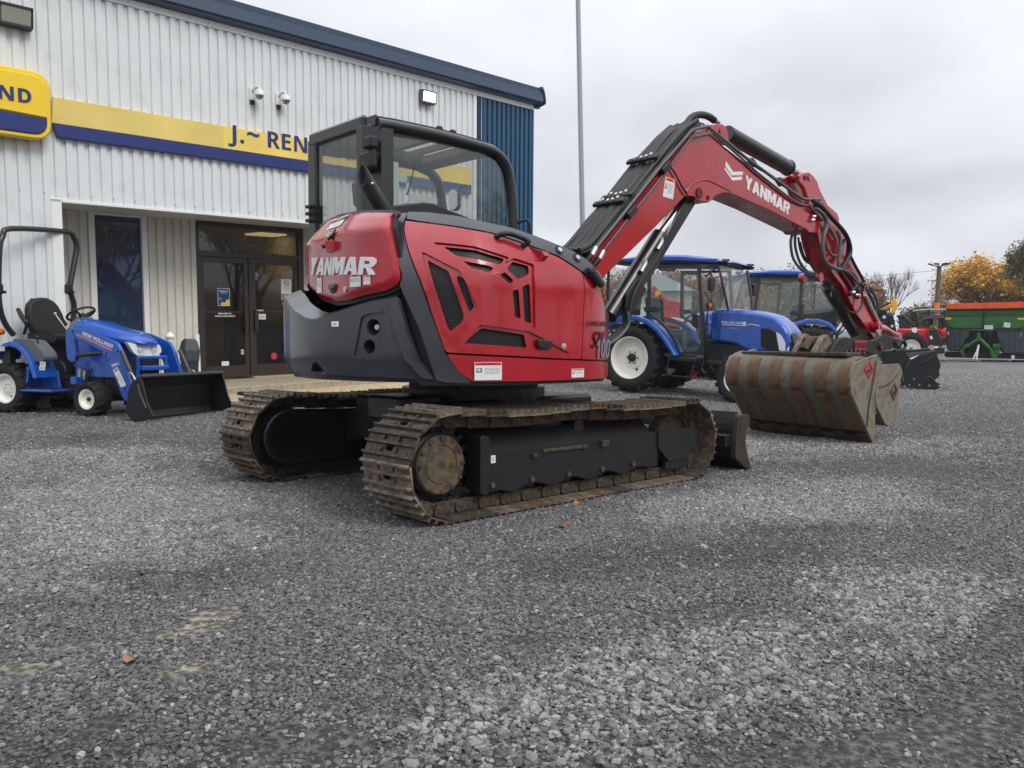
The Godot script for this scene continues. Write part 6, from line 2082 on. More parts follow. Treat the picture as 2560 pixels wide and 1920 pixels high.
	# mounting ears with pin
	for e in [[0.3, [Vector2(4.063, 0.862), Vector2(4.078, 0.925), Vector2(4.206, 1.079), Vector2(4.26, 1.108), Vector2(4.324, 1.107), Vector2(4.381, 1.076), Vector2(4.393, 1.016), Vector2(4.289, 0.86)]], [0.55, [Vector2(3.968, 0.863), Vector2(3.984, 0.919), Vector2(4.139, 1.064), Vector2(4.201, 1.098), Vector2(4.276, 1.095), Vector2(4.334, 1.052), Vector2(4.346, 0.999), Vector2(4.306, 0.855)]]]:
		b = MB.new()
		b.ps(soften(e[1], 0.03, 2), e[0] - 0.03, e[0] + 0.03, 0.008)
		part("bucket_ear", b, M.steel, bk)
	b = MB.new()
	var pin := [v3(0.42, 1.052, 4.236)]
	b.cyl(pin[0] + Vector3(-0.15, 0, 0), pin[0] + Vector3(0.15, 0, 0), 0.032, 14)
	part("ear_pin", b, M.bucket_rust, bk)
	b = MB.new()
	var hk := [v3(0.42, 0.935, 4.06), v3(0.42, 1.007, 4.147), v3(0.42, 1.016, 4.274), v3(0.42, 0.962, 4.351), v3(0.42, 0.871, 4.318)]
	b.tube(curve(Array(hk), 4), 0.05, 8)
	part("coupler_hook", b, M.steel_dark, bk)
	b = MB.new()
	b.py([Vector2(s0 + 0.1, prof[-3].x), Vector2(s1 - 0.1, prof[-3].x), Vector2(s1 - 0.1, prof[-3].x + 0.3), Vector2(s0 + 0.1, prof[-3].x + 0.3)], top.y + 0.03, top.y + 0.07, 0.006)
	part("bucket_top_plate", b, M.steel_dark, bk)
	# thumb jaw plates
	var th := [Vector2(4.175, 0.858), Vector2(4.191, 0.919), Vector2(4.288, 1.015), Vector2(4.415, 1.064), Vector2(4.524, 1.075), Vector2(4.834, 1.05), Vector2(5.149, 1.039), Vector2(5.287, 1.073), Vector2(5.406, 1.104), Vector2(5.542, 1.097), Vector2(5.75, 1.073), Vector2(5.852, 1.032), Vector2(5.792, 0.974), Vector2(5.551, 0.953), Vector2(5.407, 0.916), Vector2(5.288, 0.881), Vector2(5.125, 0.898), Vector2(4.965, 0.923), Vector2(4.759, 0.938), Vector2(4.6, 0.938), Vector2(4.445, 0.92), Vector2(4.323, 0.883), Vector2(4.278, 0.857)]
	for s in [0.36, 0.62]:
		b = MB.new()
		b.ps(th, s - 0.02, s + 0.02, 0.005)
		part("thumb_plate", b, mat("thumb_dark", Color(0.25, 0.245, 0.235), 0.55, 0.3, M.steel.albedo_texture, 2.2), bk)
	b = MB.new()
	var teeth := [Vector2(4.296, 0.865), Vector2(4.37, 0.892), Vector2(4.465, 0.916), Vector2(4.561, 0.929), Vector2(4.66, 0.934), Vector2(4.76, 0.931), Vector2(4.862, 0.923), Vector2(4.966, 0.911)]
	for p in teeth:
		for s in [0.36, 0.62]: b.box(v3(s, p.y - 0.004, p.x), Vector3(0.036, 0.028, 0.028), Basis(Vector3.RIGHT, 0.75), 0.003)
	stuff(part("thumb_teeth", b, M.bucket_steel, bk))
	b = MB.new()
	for p in [v3(0.62, 1.027, 5.753), v3(0.62, 0.982, 5.33)]: b.cyl(p + Vector3(-0.3, 0, 0), p + Vector3(0.05, 0, 0), 0.045, 16)
	part("thumb_pin", b, M.steel_dark, bk)
	var rv := [Vector2(4.852, 0.988), Vector2(4.706, 0.988), Vector2(5.001, 0.988), Vector2(4.851, 1.011), Vector2(4.853, 0.965)]
	var wd: float = absf(rv[2].x - rv[1].x)
	var pl := Transform3D(Basis(Vector3(0, 0, -1), Vector3(0, 1, 0), Vector3(1, 0, 0)), v3(0.641, rv[0].y, rv[0].x))
	b = MB.new()
	b.prism(rounded(-wd / 2, -0.05, wd / 2, 0.05, 0.008), pl, 0.0, 0.004)
	part("maker_plate", b, mat("plate_red", Color(0.62, 0.14, 0.15), 0.5), bk)
	part("lettering", letters("RIVARD", 0.062, pl * Transform3D(Basis(), Vector3(0, 0, 0.005)), 0.002, 0, 0.0, wd / 0.29), M.plastic_black, bk)
	var qc := [v3(0.55, 1.022, 6.016), v3(0.55, 1.044, 6.161), v3(0.55, 0.982, 6.239), v3(0.55, 0.941, 6.143), v3(0.55, 0.921, 5.927)]
	b = MB.new()
	b.tube(curve(Array(qc), 4), 0.02, 8)
	part("hydraulic_hose", b, M.hose, bk)
	b = MB.new()
	b.box(qc[0] + Vector3(-0.1, 0.0, 0), Vector3(0.22, 0.13, 0.2), Basis(), 0.03)
	part("coupler_block", b, M.frame_black, bk)

func diamond(q: Array, s: float, o: Node3D, material: Material):
	var c: Vector2 = (q[0] + q[1] + q[2] + q[3]) / 4
	var inner := PackedVector2Array()
	for p in q: inner.append(c + (p - c) * 0.68)
	var b := MB.new()
	b.sheet(PackedVector2Array(q), [inner], 0.03, func(x: float, y: float) -> Vector3: return v3(s + 0.006, y, x), 1.0, func(x: float, y: float) -> Vector3: return v3(s - 0.004, y, x))
	part("emblem_frame", b, material, o)
	var e := MB.new()
	var u: Vector2 = (q[1] - q[3]) * 0.5
	var v: Vector2 = (q[0] - q[2]) * 0.5
	for k in [[[-0.28, -0.1], [0.12, 0.2], [0.12, 0.06], [-0.28, -0.24]], [[-0.05, -0.02], [0.3, 0.1], [0.3, -0.02], [-0.05, -0.3]], [[-0.28, -0.1], [-0.16, 0.0], [-0.16, -0.4], [-0.28, -0.28]]]:
		var poly := []
		for f in k: poly.append(c + u * f[0] + v * f[1])
		e.ps(poly, s - 0.003, s + 0.006 + 0.001 * (k[0][0] + 1))
	part("emblem", e, M.steel_dark, o)

# ---- wheels ----
# axis along local z, outer side towards +z, centre at the origin
func wheel(o: Node3D, xf: Transform3D, r: float, w: float, rim_r: float, lugs: int, dish := 0.1, hub := true) -> Node3D:
	var h := Node3D.new()
	h.name = "wheel"
	o.add_child(h, true)
	h.transform = xf
	var b := MB.new()
	var hw := w / 2
	var lug_h := 0.028 * r / 0.5
	var rr := r - lug_h
	b.lathe([Vector2(rim_r, -hw * 0.82), Vector2(lerpf(rim_r, rr, 0.35), -hw), Vector2(lerpf(rim_r, rr, 0.75), -hw * 0.99), Vector2(rr - 0.01, -hw * 0.86), Vector2(rr + 0.004, -hw * 0.4), Vector2(rr + 0.004, hw * 0.4), Vector2(rr - 0.01, hw * 0.86), Vector2(lerpf(rim_r, rr, 0.75), hw * 0.99), Vector2(lerpf(rim_r, rr, 0.35), hw), Vector2(rim_r, hw * 0.82), Vector2(rim_r - 0.015, hw * 0.7)], Transform3D(), 48)
	for k in lugs:
		for s in [-1.0, 1.0]:
			var a0 := TAU * (k + (0.25 if s > 0 else 0.75)) / lugs
			var seg := []
			# bar from the shoulder to past the middle, trailing round
			for e in [[0.98, 0.8, 0.0], [0.9, 1.0, 0.03], [0.45, 1.0, 0.16], [-0.08, 1.0, 0.3]]:
				var a: float = a0 + e[2] * (0.55 if r < 0.5 else 0.42)
				var z: float = s * hw * e[0]
				var half := 0.3 * TAU * rr / lugs * 0.45
				var rad: float = rr + lug_h * (1.0 if e[1] == 1.0 else -0.5)
				var c := Vector3(cos(a), sin(a), 0)
				var tn := Vector3(-sin(a), cos(a), 0)
				var zz := Vector3(0, 0, z)
				seg.append(PackedVector3Array([c * (rr - 0.03) - tn * half * 1.2 + zz, c * rad - tn * half + zz, c * rad + tn * half + zz, c * (rr - 0.03) + tn * half * 1.2 + zz]))
			b.loft(seg, true, true, false)
	part("tyre", b, M.rubber, h)
	b = MB.new()
	b.lathe([Vector2(rim_r + 0.012, hw * 0.78), Vector2(rim_r + 0.016, hw * 0.84), Vector2(rim_r, hw * 0.84), Vector2(rim_r - 0.02, hw * 0.78), Vector2(rim_r - 0.03, hw * 0.6), Vector2(rim_r - 0.045, hw * 0.84 - dish), Vector2(rim_r * 0.55, hw * 0.84 - dish * 1.15), Vector2(rim_r * 0.5, hw * 0.84 - dish), Vector2(rim_r * 0.3, hw * 0.84 - dish * 0.95), Vector2(0, hw * 0.84 - dish * 0.95)], Transform3D(), 40)
	b.lathe([Vector2(rim_r - 0.01, hw * 0.6), Vector2(rim_r - 0.01, -hw * 0.8)], Transform3D(), 32)
	part("rim", b, M.rim_white, h)
	b = MB.new()
	if hub:
		b.lathe([Vector2(rim_r * 0.2, hw * 0.84 - dish), Vector2(rim_r * 0.2, hw * 0.84 - dish * 0.6), Vector2(rim_r * 0.15, hw * 0.84 - dish * 0.5), Vector2(0, hw * 0.84 - dish * 0.5)], Transform3D(), 20)
	for k in 6: b.cyl(Vector3(cos(TAU * k / 6) * rim_r * 0.3, sin(TAU * k / 6) * rim_r * 0.3, hw * 0.84 - dish), Vector3(cos(TAU * k / 6) * rim_r * 0.3, sin(TAU * k / 6) * rim_r * 0.3, hw * 0.84 - dish * 0.8), rim_r * 0.035, 6)
	b.cyl(Vector3(rim_r * 0.25, -rim_r * 0.55, hw * 0.84 - dish * 1.1), Vector3(rim_r * 0.25, -rim_r * 0.55, hw * 0.84 - dish * 0.98), rim_r * 0.06, 10)
	stuff(part("hub_and_bolts", b, M.plastic_black, h))
	return h

func side_wheel(o: Node3D, s: float, t: float, r: float, w: float, rim_r: float, lugs: int, dish := 0.1, hub := true):
	var out := Basis(Vector3(0, 0, -1), Vector3(0, 1, 0), Vector3(1, 0, 0))
	if s < 0: out = Basis(Vector3(0, 0, 1), Vector3(0, 1, 0), Vector3(-1, 0, 0))
	wheel(o, Transform3D(out, v3(s, r, t)), r, w, rim_r, lugs, dish, hub)

# ---- compact loader tractor at the left ----
func make_compact_tractor():
	var o := thing("compact_loader_tractor", "small open blue tractor with folded roll bar and black front loader bucket beside the entrance", "tractor", Transform3D(Basis(Vector3(-0.34202, 0.00000, 0.93969), Vector3(0.00000, 1.00000, 0.00000), Vector3(-0.93969, -0.00000, -0.34202)), Vector3(-6.45500, 0.03500, -11.38500)))
	for s in [-1.0, 1.0]:
		side_wheel(o, s * 0.4, 0.0, 0.335, 0.33, 0.19, 15, 0.05, false)
		side_wheel(o, s * 0.4, 1.35, 0.228, 0.24, 0.125, 13, 0.05)
	# fenders with gray tops
	var fo := [Vector2(-0.122, 0.751), Vector2(-0.066, 0.868), Vector2(0.005, 0.922), Vector2(0.126, 0.95), Vector2(0.245, 0.93), Vector2(0.361, 0.855), Vector2(0.458, 0.757), Vector2(0.521, 0.634), Vector2(0.575, 0.486)]
	var fi := []
	for p in fo: fi.append(Vector2(0, 0.34) + (p - Vector2(0, 0.34)) * 0.9)
	fi.reverse()
	for s in [-1.0, 1.0]:
		var b := MB.new()
		b.ps(fo + fi, s * 0.22, s * 0.56, 0.008)
		part("fender", b, M.blue, o)
		b = MB.new()
		var cons := [Vector2(0.094, 0.948), Vector2(0.147, 0.986), Vector2(0.333, 0.98), Vector2(0.451, 0.968), Vector2(0.613, 0.832), Vector2(0.664, 0.758), Vector2(0.651, 0.703), Vector2(0.476, 0.692), Vector2(0.378, 0.793), Vector2(0.23, 0.917)]
		b.ps(soften(cons, 0.03, 3), s * 0.3, s * 0.5, 0.02)
		part("fender_console", b, M.plastic_gray, o)
		b = MB.new()
		b.bx(s * 0.2, s * 0.56, 0.3, 0.335, 0.28, 0.82, 0.012)
		b.pt([Vector2(s * 0.2, 0.33), Vector2(s * 0.5, 0.33), Vector2(s * 0.44, 0.62), Vector2(s * 0.2, 0.66)], 0.26, 0.32, 0.01)
		b.ps([Vector2(0.3, 0.33), Vector2(0.62, 0.33), Vector2(0.58, 0.56), Vector2(0.34, 0.64)], s * 0.2, s * 0.24, 0.008)
		part("step_platform", b, M.blue, o)
		b = MB.new()
		b.bx(s * 0.24, s * 0.53, 0.335, 0.345, 0.34, 0.76, 0.004)
		part("step_mat", b, M.rubber, o)
	# seat
	var b := MB.new()
	var back := [Vector2(0.291, 1.376), Vector2(0.264, 1.46), Vector2(0.192, 1.524), Vector2(0.074, 1.553), Vector2(-0.032, 1.553), Vector2(-0.13, 1.514), Vector2(-0.198, 1.449), Vector2(-0.258, 1.331), Vector2(-0.289, 1.212), Vector2(-0.289, 1.091), Vector2(-0.235, 1.055), Vector2(0.146, 1.049), Vector2(0.248, 1.083), Vector2(0.293, 1.223)]
	var sc := 0.0
	for p in back: sc += p.x / back.size()
	for i in back.size(): back[i].x -= sc
	b.prism(back, Transform3D(Basis(Vector3.RIGHT, 0.12), v3(0, 0.0, 0.26)), -0.06, 0.05, 0.03, true)
	part("seat_back", b, M.black_seat, o)
	var yb: float = back[11].y
	b = MB.new()
	b.prism(rounded(-0.09, yb + 0.06, 0.09, yb + 0.26, 0.04), Transform3D(Basis(Vector3.RIGHT, 0.12), v3(0, 0.0, 0.26)), 0.04, 0.062, 0.008, true)
	b.prism(soften([Vector2(-0.15, yb + 0.5), Vector2(-0.08, yb + 0.38), Vector2(0.08, yb + 0.38), Vector2(0.15, yb + 0.5)], 0.02), Transform3D(Basis(Vector3.RIGHT, 0.12), v3(0, 0.0, 0.26)), 0.04, 0.062, 0.008)
	stuff(part("seat_padding", b, mat("seat_panel", gray(0.12), 0.5), o))
	b = MB.new()
	b.ps(soften([Vector2(0.08, yb - 0.1), Vector2(0.56, yb - 0.12), Vector2(0.6, yb - 0.02), Vector2(0.52, yb + 0.02), Vector2(0.08, yb + 0.02)], 0.05), -0.25, 0.25, 0.04, true)
	part("seat_cushion", b, M.black_seat, o)
	b = MB.new()
	b.bx(-0.2, 0.2, 0.4, yb - 0.08, 0.0, 0.4, 0.02)
	part("seat_base", b, M.plastic_black, o)
	for s in [-1.0, 1.0]:
		b = MB.new()
		var ap := [v3(0.3, 1.384, -0.024), v3(0.3, 1.287, 0.042), v3(0.3, 1.185, 0.134)]
		var sh := Vector3(0, 0, 0) if s > 0 else Vector3(-0.6, 0, -0.0)
		b.tube([ap[0] + sh, ap[1] + sh, ap[2] + sh], [0.026, 0.032, 0.034], 8)
		b.tube([ap[2] + sh, v3(s * 0.28, yb, 0.05)], 0.02, 8)
		part("armrest", b, M.plastic_black, o)
	# roll bar
	var rp := [v3(0.433, 1.037, 0.05), v3(0.538, 1.163, 0.05), v3(0.608, 1.336, 0.05), v3(0.632, 1.607, 0.05), v3(0.605, 2.13, 0.05), v3(0.553, 2.31, 0.05), v3(0.427, 2.423, 0.05), v3(-0.401, 2.488, 0.05), v3(-0.55, 2.418, 0.05), v3(-0.593, 2.295, 0.05), v3(-0.557, 2.104, 0.05), v3(-0.472, 1.758, 0.05), v3(-0.479, 1.631, 0.05), v3(-0.526, 1.463, 0.05), v3(-0.507, 1.142, 0.05)]
	b = MB.new()
	b.tube(curve(Array(rp), 5), 0.038, 8)
	part("roll_bar", b, M.cab_black, o)
	b = MB.new()
	for p in [v3(-0.425, 1.691, 0.05), v3(0.632, 1.626, 0.05)]:
		b.box(p, Vector3(0.1, 0.14, 0.09), Basis(), 0.02)
		b.cyl(p + v3(-0.03, -0.04, 0.04), p + v3(-0.03, -0.04, 0.08), 0.02, 10)
	stuff(part("roll_bar_hinge", b, M.plastic_black, o))
	b = MB.new()
	for s in [-0.46, 0.46]: b.bx(s - 0.05, s + 0.05, 0.5, 0.85, -0.08, 0.06, 0.01)
	part("roll_bar_mount", b, M.plastic_black, o)
	# steering wheel, column, dash
	var sw := [v3(0, 1.324, 0.747), v3(0, 1.164, 0.78)]
	var ax := Basis(Vector3.RIGHT, -PI / 2 + 0.5)
	b = MB.new()
	var ring := []
	for k in 25: ring.append(sw[0] + ax * Vector3(cos(TAU * k / 24), sin(TAU * k / 24), 0) * 0.175)
	b.tube(ring, 0.016, 8, false)
	for k in 3: b.tube([sw[0] + ax * Vector3(cos(TAU * k / 3 + 0.5), sin(TAU * k / 3 + 0.5), 0) * 0.17, sw[0] + ax * Vector3(0, 0, -0.04)], 0.014, 6)
	b.cyl(sw[0] + ax * Vector3(0, 0, -0.06), sw[0] + ax * Vector3(0, 0, -0.01), 0.04, 12)
	part("steering_wheel", b, M.plastic_black, o)
	b = MB.new()
	b.tube([sw[0] + ax * Vector3(0, 0, -0.05), v3(0, sw[0].y - 0.25, -sw[0].z + 0.1)], 0.035, 8)
	part("steering_column", b, M.plastic_black, o)
	# bonnet as rounded sections along t
	var ht := [Vector2(0.848, 1.257), Vector2(1.008, 1.233), Vector2(1.179, 1.212), Vector2(1.335, 1.159), Vector2(1.591, 1.098), Vector2(1.781, 1.043), Vector2(1.881, 0.989), Vector2(1.908, 0.944)]
	var rings := []
	for k in ht.size():
		var wdt: float = [0.2, 0.235, 0.25, 0.255, 0.25, 0.22, 0.17, 0.12][k]
		var dep: float = [0.2, 0.22, 0.22, 0.2, 0.17, 0.12, 0.07, 0.03][k]
		var rg := PackedVector3Array()
		for i in 15:
			var a := PI * i / 14.0
			var cx := signf(cos(a)) * pow(absf(cos(a)), 0.55)
			var cy := pow(sin(a), 0.6)
			rg.append(v3(cx * wdt, ht[k].y - dep + dep * cy + 0.012 * cos(a * 4) * sin(a), ht[k].x))
		rings.append(rg)
	b = MB.new()
	b.loft(rings, true, true)
	part("bonnet", b, M.blue, o)
	b = MB.new()
	rings = []
	for k in 2:
		var rg := PackedVector3Array()
		for i in 11:
			var a := PI * i / 10.0
			rg.append(v3(cos(a) * 0.22, ht[0].y - 0.22 + 0.24 * sin(a), ht[0].x - 0.1 + 0.12 * k))
		rings.append(rg)
	b.loft(rings, true, true)
	part("dash_cover", b, M.plastic_gray, o)
	b = MB.new()
	b.prism(circle2(Vector2(), 0.03, 16), Transform3D(Basis(Vector3.RIGHT, -1.1), v3(0.02, ht[5].y + 0.002, ht[5].x + 0.0)), 0.0, 0.006)
	part("bonnet_emblem", b, M.white, o)
	# engine bay sides and chassis
	b = MB.new()
	b.bx(-0.21, 0.21, 0.48, ht[3].y - 0.14, ht[0].x, ht[4].x - 0.02, 0.02)
	part("engine_side_panel", b, M.blue, o)
	b = MB.new()
	b.bx(-0.16, 0.16, 0.22, 0.5, -0.2, 1.6, 0.03)
	b.bx(-0.2, 0.2, 0.3, 0.58, 0.85, 1.3, 0.03)
	b.bx(-0.42, 0.42, 0.18, 0.27, 1.28, 1.42, 0.02)
	b.bx(-0.42, 0.42, 0.26, 0.42, -0.1, 0.1, 0.03)
	b.bx(-0.3, 0.3, 0.34, 0.44, 0.9, 1.05, 0.02)
	part("chassis", b, M.plastic_black, o)
	b = MB.new()
	for k in 5: b.tube(curve([v3(0.2, 0.62, 0.95 + k * 0.05), v3(0.26, 0.48, 0.96 + k * 0.04), v3(0.23, 0.36, 1.0 + k * 0.03)]), 0.008, 6)
	stuff(part("engine_hoses", b, M.hose, o))
	b = MB.new()
	b.cyl(v3(0.25, 0.46, 0.98), v3(0.25, 0.6, 0.98), 0.028, 12)
	b.cyl(v3(0.25, 0.46, 1.06), v3(0.25, 0.58, 1.06), 0.022, 12)
	part("hydraulic_valve", b, M.zinc, o)
	# white headlamp fascia
	var fx := [Vector2(0.355, 0.953), Vector2(0.218, 0.924), Vector2(0.013, 0.904), Vector2(-0.16, 0.944), Vector2(-0.22, 0.883), Vector2(-0.232, 0.822), Vector2(-0.17, 0.787), Vector2(0.016, 0.779), Vector2(0.184, 0.778), Vector2(0.258, 0.826)]
	var tf: float = ht[-2].x - 0.03
	b = MB.new()
	var cxs := 0.0
	for p in fx: cxs += p.x / fx.size()
	for i in fx.size(): fx[i].x -= cxs
	b.pt(soften(fx, 0.02, 2), tf - 0.05, tf, 0.012)
	part("lamp_fascia", b, M.trim_white, o)
	for s in [-0.115, 0.115]:
		b = MB.new()
		var c := v3(s, (fx[0].y + fx[7].y) / 2 - 0.01, tf)
		b.lathe([Vector2(0.046, 0.012), Vector2(0.05, 0.0), Vector2(0.03, -0.01), Vector2(0, -0.02)], Transform3D(Basis(Vector3.UP, PI), c), 18)
		part("headlight", b, M.chrome, o)
		b = MB.new()
		b.ball(c + v3(0, 0, 0.012), Vector3(0.043, 0.043, 0.015), 14)
		part("headlight_lens", b, M.lens, o)
	# grille guard in front of the radiator
	var yg: float = fx[7].y
	b = MB.new()
	for s in [-0.24, 0.24]: b.bx(s - 0.02, s + 0.02, yg - 0.3, yg - 0.01, tf + 0.06, tf + 0.1, 0.008)
	b.bx(-0.24, 0.24, yg - 0.045, yg - 0.005, tf + 0.065, tf + 0.1, 0.01)
	b.bx(-0.23, 0.23, yg - 0.19, yg - 0.13, tf + 0.05, tf + 0.16, 0.01)
	b.bx(-0.22, 0.22, yg - 0.32, yg - 0.27, tf + 0.0, tf + 0.1, 0.01)
	part("grille_guard", b, M.blue, o)
	b = MB.new()
	b.bx(-0.2, 0.2, yg - 0.32, yg - 0.02, tf - 0.08, tf + 0.02, 0.01)
	part("radiator_grille", b, M.plastic_black, o)
	loader(o)

func loader(o: Node3D):
	var arm_p := [Vector2(1.087, 1.119), Vector2(1.191, 1.119), Vector2(1.491, 1.062), Vector2(1.83, 0.943), Vector2(1.877, 0.878), Vector2(1.909, 0.806), Vector2(1.978, 0.629), Vector2(2.064, 0.38), Vector2(2.006, 0.325), Vector2(1.993, 0.199), Vector2(1.913, 0.251), Vector2(1.81, 0.47), Vector2(1.7, 0.708), Vector2(1.653, 0.786), Vector2(1.626, 0.825), Vector2(1.172, 0.995)]
	var mast := [Vector2(0.949, 1.116), Vector2(1.018, 1.136), Vector2(1.066, 1.118), Vector2(1.087, 0.983), Vector2(1.108, 0.761), Vector2(1.046, 0.677), Vector2(0.949, 0.729), Vector2(0.931, 0.958)]
	var lift_c := [Vector2(1.149, 0.777), Vector2(1.626, 0.818)]
	var cyl_p := [Vector2(1.935, 0.839), Vector2(2.057, 0.614), Vector2(2.149, 0.417)]
	for s in [-1.0, 1.0]:
		var b := MB.new()
		b.ps(soften(arm_p, 0.02, 2), s * 0.425, s * 0.475, 0.006)
		part("loader_arm", b, M.blue, o)
		b = MB.new()
		b.ps(soften(mast, 0.03, 2), s * 0.36, s * 0.42, 0.006)
		b.bx(s * 0.2, s * 0.38, 0.4, 0.5, 0.95, 1.05, 0.01)
		part("loader_mast", b, M.blue, o)
		b = MB.new()
		b.cyl(v3(s * 0.44, lift_c[0].y, lift_c[0].x), v3(s * 0.44, lift_c[1].y, lift_c[1].x), 0.03, 14)
		part("lift_cylinder", b, M.cab_black, o)
		b = MB.new()
		b.cyl(v3(s * 0.5, cyl_p[0].y, cyl_p[0].x), v3(s * 0.5, cyl_p[1].y, cyl_p[1].x), 0.028, 14)
		b.cyl(v3(s * 0.5, cyl_p[1].y, cyl_p[1].x), v3(s * 0.5, cyl_p[2].y, cyl_p[2].x), 0.024, 14)
		part("bucket_cylinder", b, mat("cylinder_gray", gray(0.22), 0.4, 0.2), o)
		b = MB.new()
		for p in [Vector2(1.641, 0.81), Vector2(1.827, 0.847), Vector2(1.931, 0.377), Vector2(1.102, 1.092), Vector2(1.14, 0.732)]: b.cyl(v3(s * 0.475, p.y, p.x), v3(s * 0.49, p.y, p.x), 0.026, 14)
		stuff(part("pivot_pins", b, M.blue, o))
		b = MB.new()
		var hz := [Vector2(2.092, 0.576), Vector2(2.128, 0.563), Vector2(2.169, 0.512), Vector2(2.186, 0.465), Vector2(2.149, 0.445)]
		var hp := []
		for p in hz: hp.append(v3(s * 0.54, p.y, p.x))
		b.tube(curve(hp, 4), 0.01, 6)
		part("hydraulic_fitting", b, M.zinc, o)
	var b := MB.new()
	var tt := [Vector2(1.954, 0.378)]
	b.bx(-0.43, 0.43, tt[0].y - 0.05, tt[0].y + 0.08, tt[0].x - 0.04, tt[0].x + 0.04, 0.015)
	part("torque_tube", b, M.blue, o)
	# lettering and stripe on the near arm
	var st := [Vector2(1.181, 1.053), Vector2(1.757, 0.855), Vector2(1.752, 0.841), Vector2(1.177, 1.039)]
	b = MB.new()
	b.ps(st, 0.473, 0.4775)
	part("stripe", b, mat("stripe_orange", Color(0.85, 0.52, 0.3), 0.5), o)
	var tx := [Vector2(1.331, 1.022), Vector2(1.729, 0.886), Vector2(1.336, 1.065)]
	var x3: Vector3 = v3(0, tx[1].y, tx[1].x) - v3(0, tx[0].y, tx[0].x)
	var y3: Vector3 = v3(0, tx[2].y, tx[2].x) - v3(0, tx[0].y, tx[0].x)
	var mid: Vector3 = v3(0.478, tx[0].y, tx[0].x) + x3 * 0.5
	part("lettering", letters("NEW HOLLAND", y3.length() * 1.1, Transform3D(Basis(x3.normalized(), Vector3.RIGHT.cross(x3.normalized()), Vector3.RIGHT), mid + y3 * 0.5), 0.002, 0, 0.0, x3.length() / (y3.length() * 8.9)), M.white, o)
	var lb := [Vector2(1.87, 0.51), Vector2(1.813, 0.672)]
	var dirv := [Vector2(1.821, 0.579), Vector2(1.905, 0.437)]
	var d3: Vector3 = (v3(0, dirv[0].y, dirv[0].x) - v3(0, dirv[1].y, dirv[1].x)).normalized()
	var ba := Basis(d3.cross(Vector3.RIGHT), d3, Vector3.RIGHT)
	stick("caution_label", caution(gray(0.7), 40, 110), 0.085, 0.26, Transform3D(ba, v3(0.477, lb[0].y, lb[0].x)), o)
	part("lettering", letters("100LC", 0.035, Transform3D(Basis(Vector3(0, 0.35, -1).normalized(), Vector3(0, 1, 0.35).normalized(), Vector3.RIGHT), v3(0.478, lb[1].y, lb[1].x)), 0.002), M.white, o)
	for e in [Vector2(-0.006, 0.853), Vector2(0.703, 0.667), Vector2(0.693, 0.614)]:
		var im := canvas(48, 30, gray(0.85))
		rows(im, 6, 8, 42, 3, 6, 3, gray(0.5))
		stick("caution_label", im, 0.1, 0.055, Transform3D(Basis(Vector3(0, 0, -1), Vector3.UP, Vector3.RIGHT), v3(0.562, e.y, e.x)), o)
	# levers
	b = MB.new()
	var lv := [v3(0.1, 1.111, 0.601), v3(0.1, 1.323, 0.403)]
	b.tube([lv[0], lv[1]], 0.008, 6)
	b.ball(lv[1], Vector3(0.02, 0.028, 0.02), 10)
	part("gear_lever", b, M.zinc, o)
	b = MB.new()
	var l2 := [v3(0.45, 0.812, 0.445), v3(0.45, 0.893, 0.507), v3(0.45, 1.006, 0.485)]
	b.tube([l2[0], l2[1], l2[2]], 0.01, 6)
	b.ball(l2[2], Vector3(0.025, 0.03, 0.025), 8)
	part("fender_lever", b, M.plastic_black, o)
	b = MB.new()
	var l3 := [v3(0.5, 0.578, 1.024), v3(0.5, 0.664, 0.986), v3(0.5, 0.7, 0.938)]
	b.tube([l3[0], l3[1], l3[2]], 0.012, 6)
	part("pedal", b, M.plastic_black, o)
	b = MB.new()
	var am := [v3(0.5, 1.08, -0.095)]
	b.ball(am[0], Vector3(0.05, 0.06, 0.05), 12)
	part("flasher", b, M.amber, o)
	# bucket
	var bk := Node3D.new()
	bk.name = "bucket"
	o.add_child(bk)
	var sp := [Vector2(2.2, 0.029), Vector2(2.262, 0.318), Vector2(2.321, 0.407), Vector2(2.439, 0.468), Vector2(2.47, 0.397), Vector2(2.539, 0.16), Vector2(2.62, 0.012), Vector2(2.386, -0.066), Vector2(2.287, -0.052)]
	var low := 9.0
	for p in sp: low = minf(low, p.y)
	for i in sp.size(): sp[i].y -= low - 0.012
	for s in [-0.72, 0.72]:
		b = MB.new()
		b.ps(sp, s - 0.01, s + 0.01, 0.003)
		part("bucket_side", b, M.bucket_black, bk)
	b = MB.new()
	var pr := [sp[3], sp[2], sp[1], sp[0], Vector2(sp[0].x + 0.08, 0.02), Vector2(sp[7].x, 0.012)]
	var rings := []
	for s in [-0.71, 0.71]:
		var rg := PackedVector3Array()
		for p in pr: rg.append(v3(s, p.y, p.x))
		for i in range(pr.size() - 1, -1, -1): rg.append(v3(s, pr[i].y + (0.012 if i > 3 else 0.0), pr[i].x + (0.02 if i <= 3 else 0.0)))
		rings.append(rg)
	b.loft(rings, true, true, false)
	part("bucket_shell", b, M.bucket_black, bk)
	b = MB.new()
	b.box(v3(0, sp[3].y, sp[3].x + 0.01), Vector3(1.44, 0.045, 0.06), Basis(Vector3.RIGHT, 0.3), 0.01)
	part("bucket_top_bar", b, mat("bar_gray", gray(0.2), 0.4), bk)
	b = MB.new()
	b.bx(-0.725, 0.725, 0.0, 0.02, sp[7].x - 0.08, sp[7].x + 0.03, 0.005)
	part("cutting_edge", b, M.bucket_black, bk)
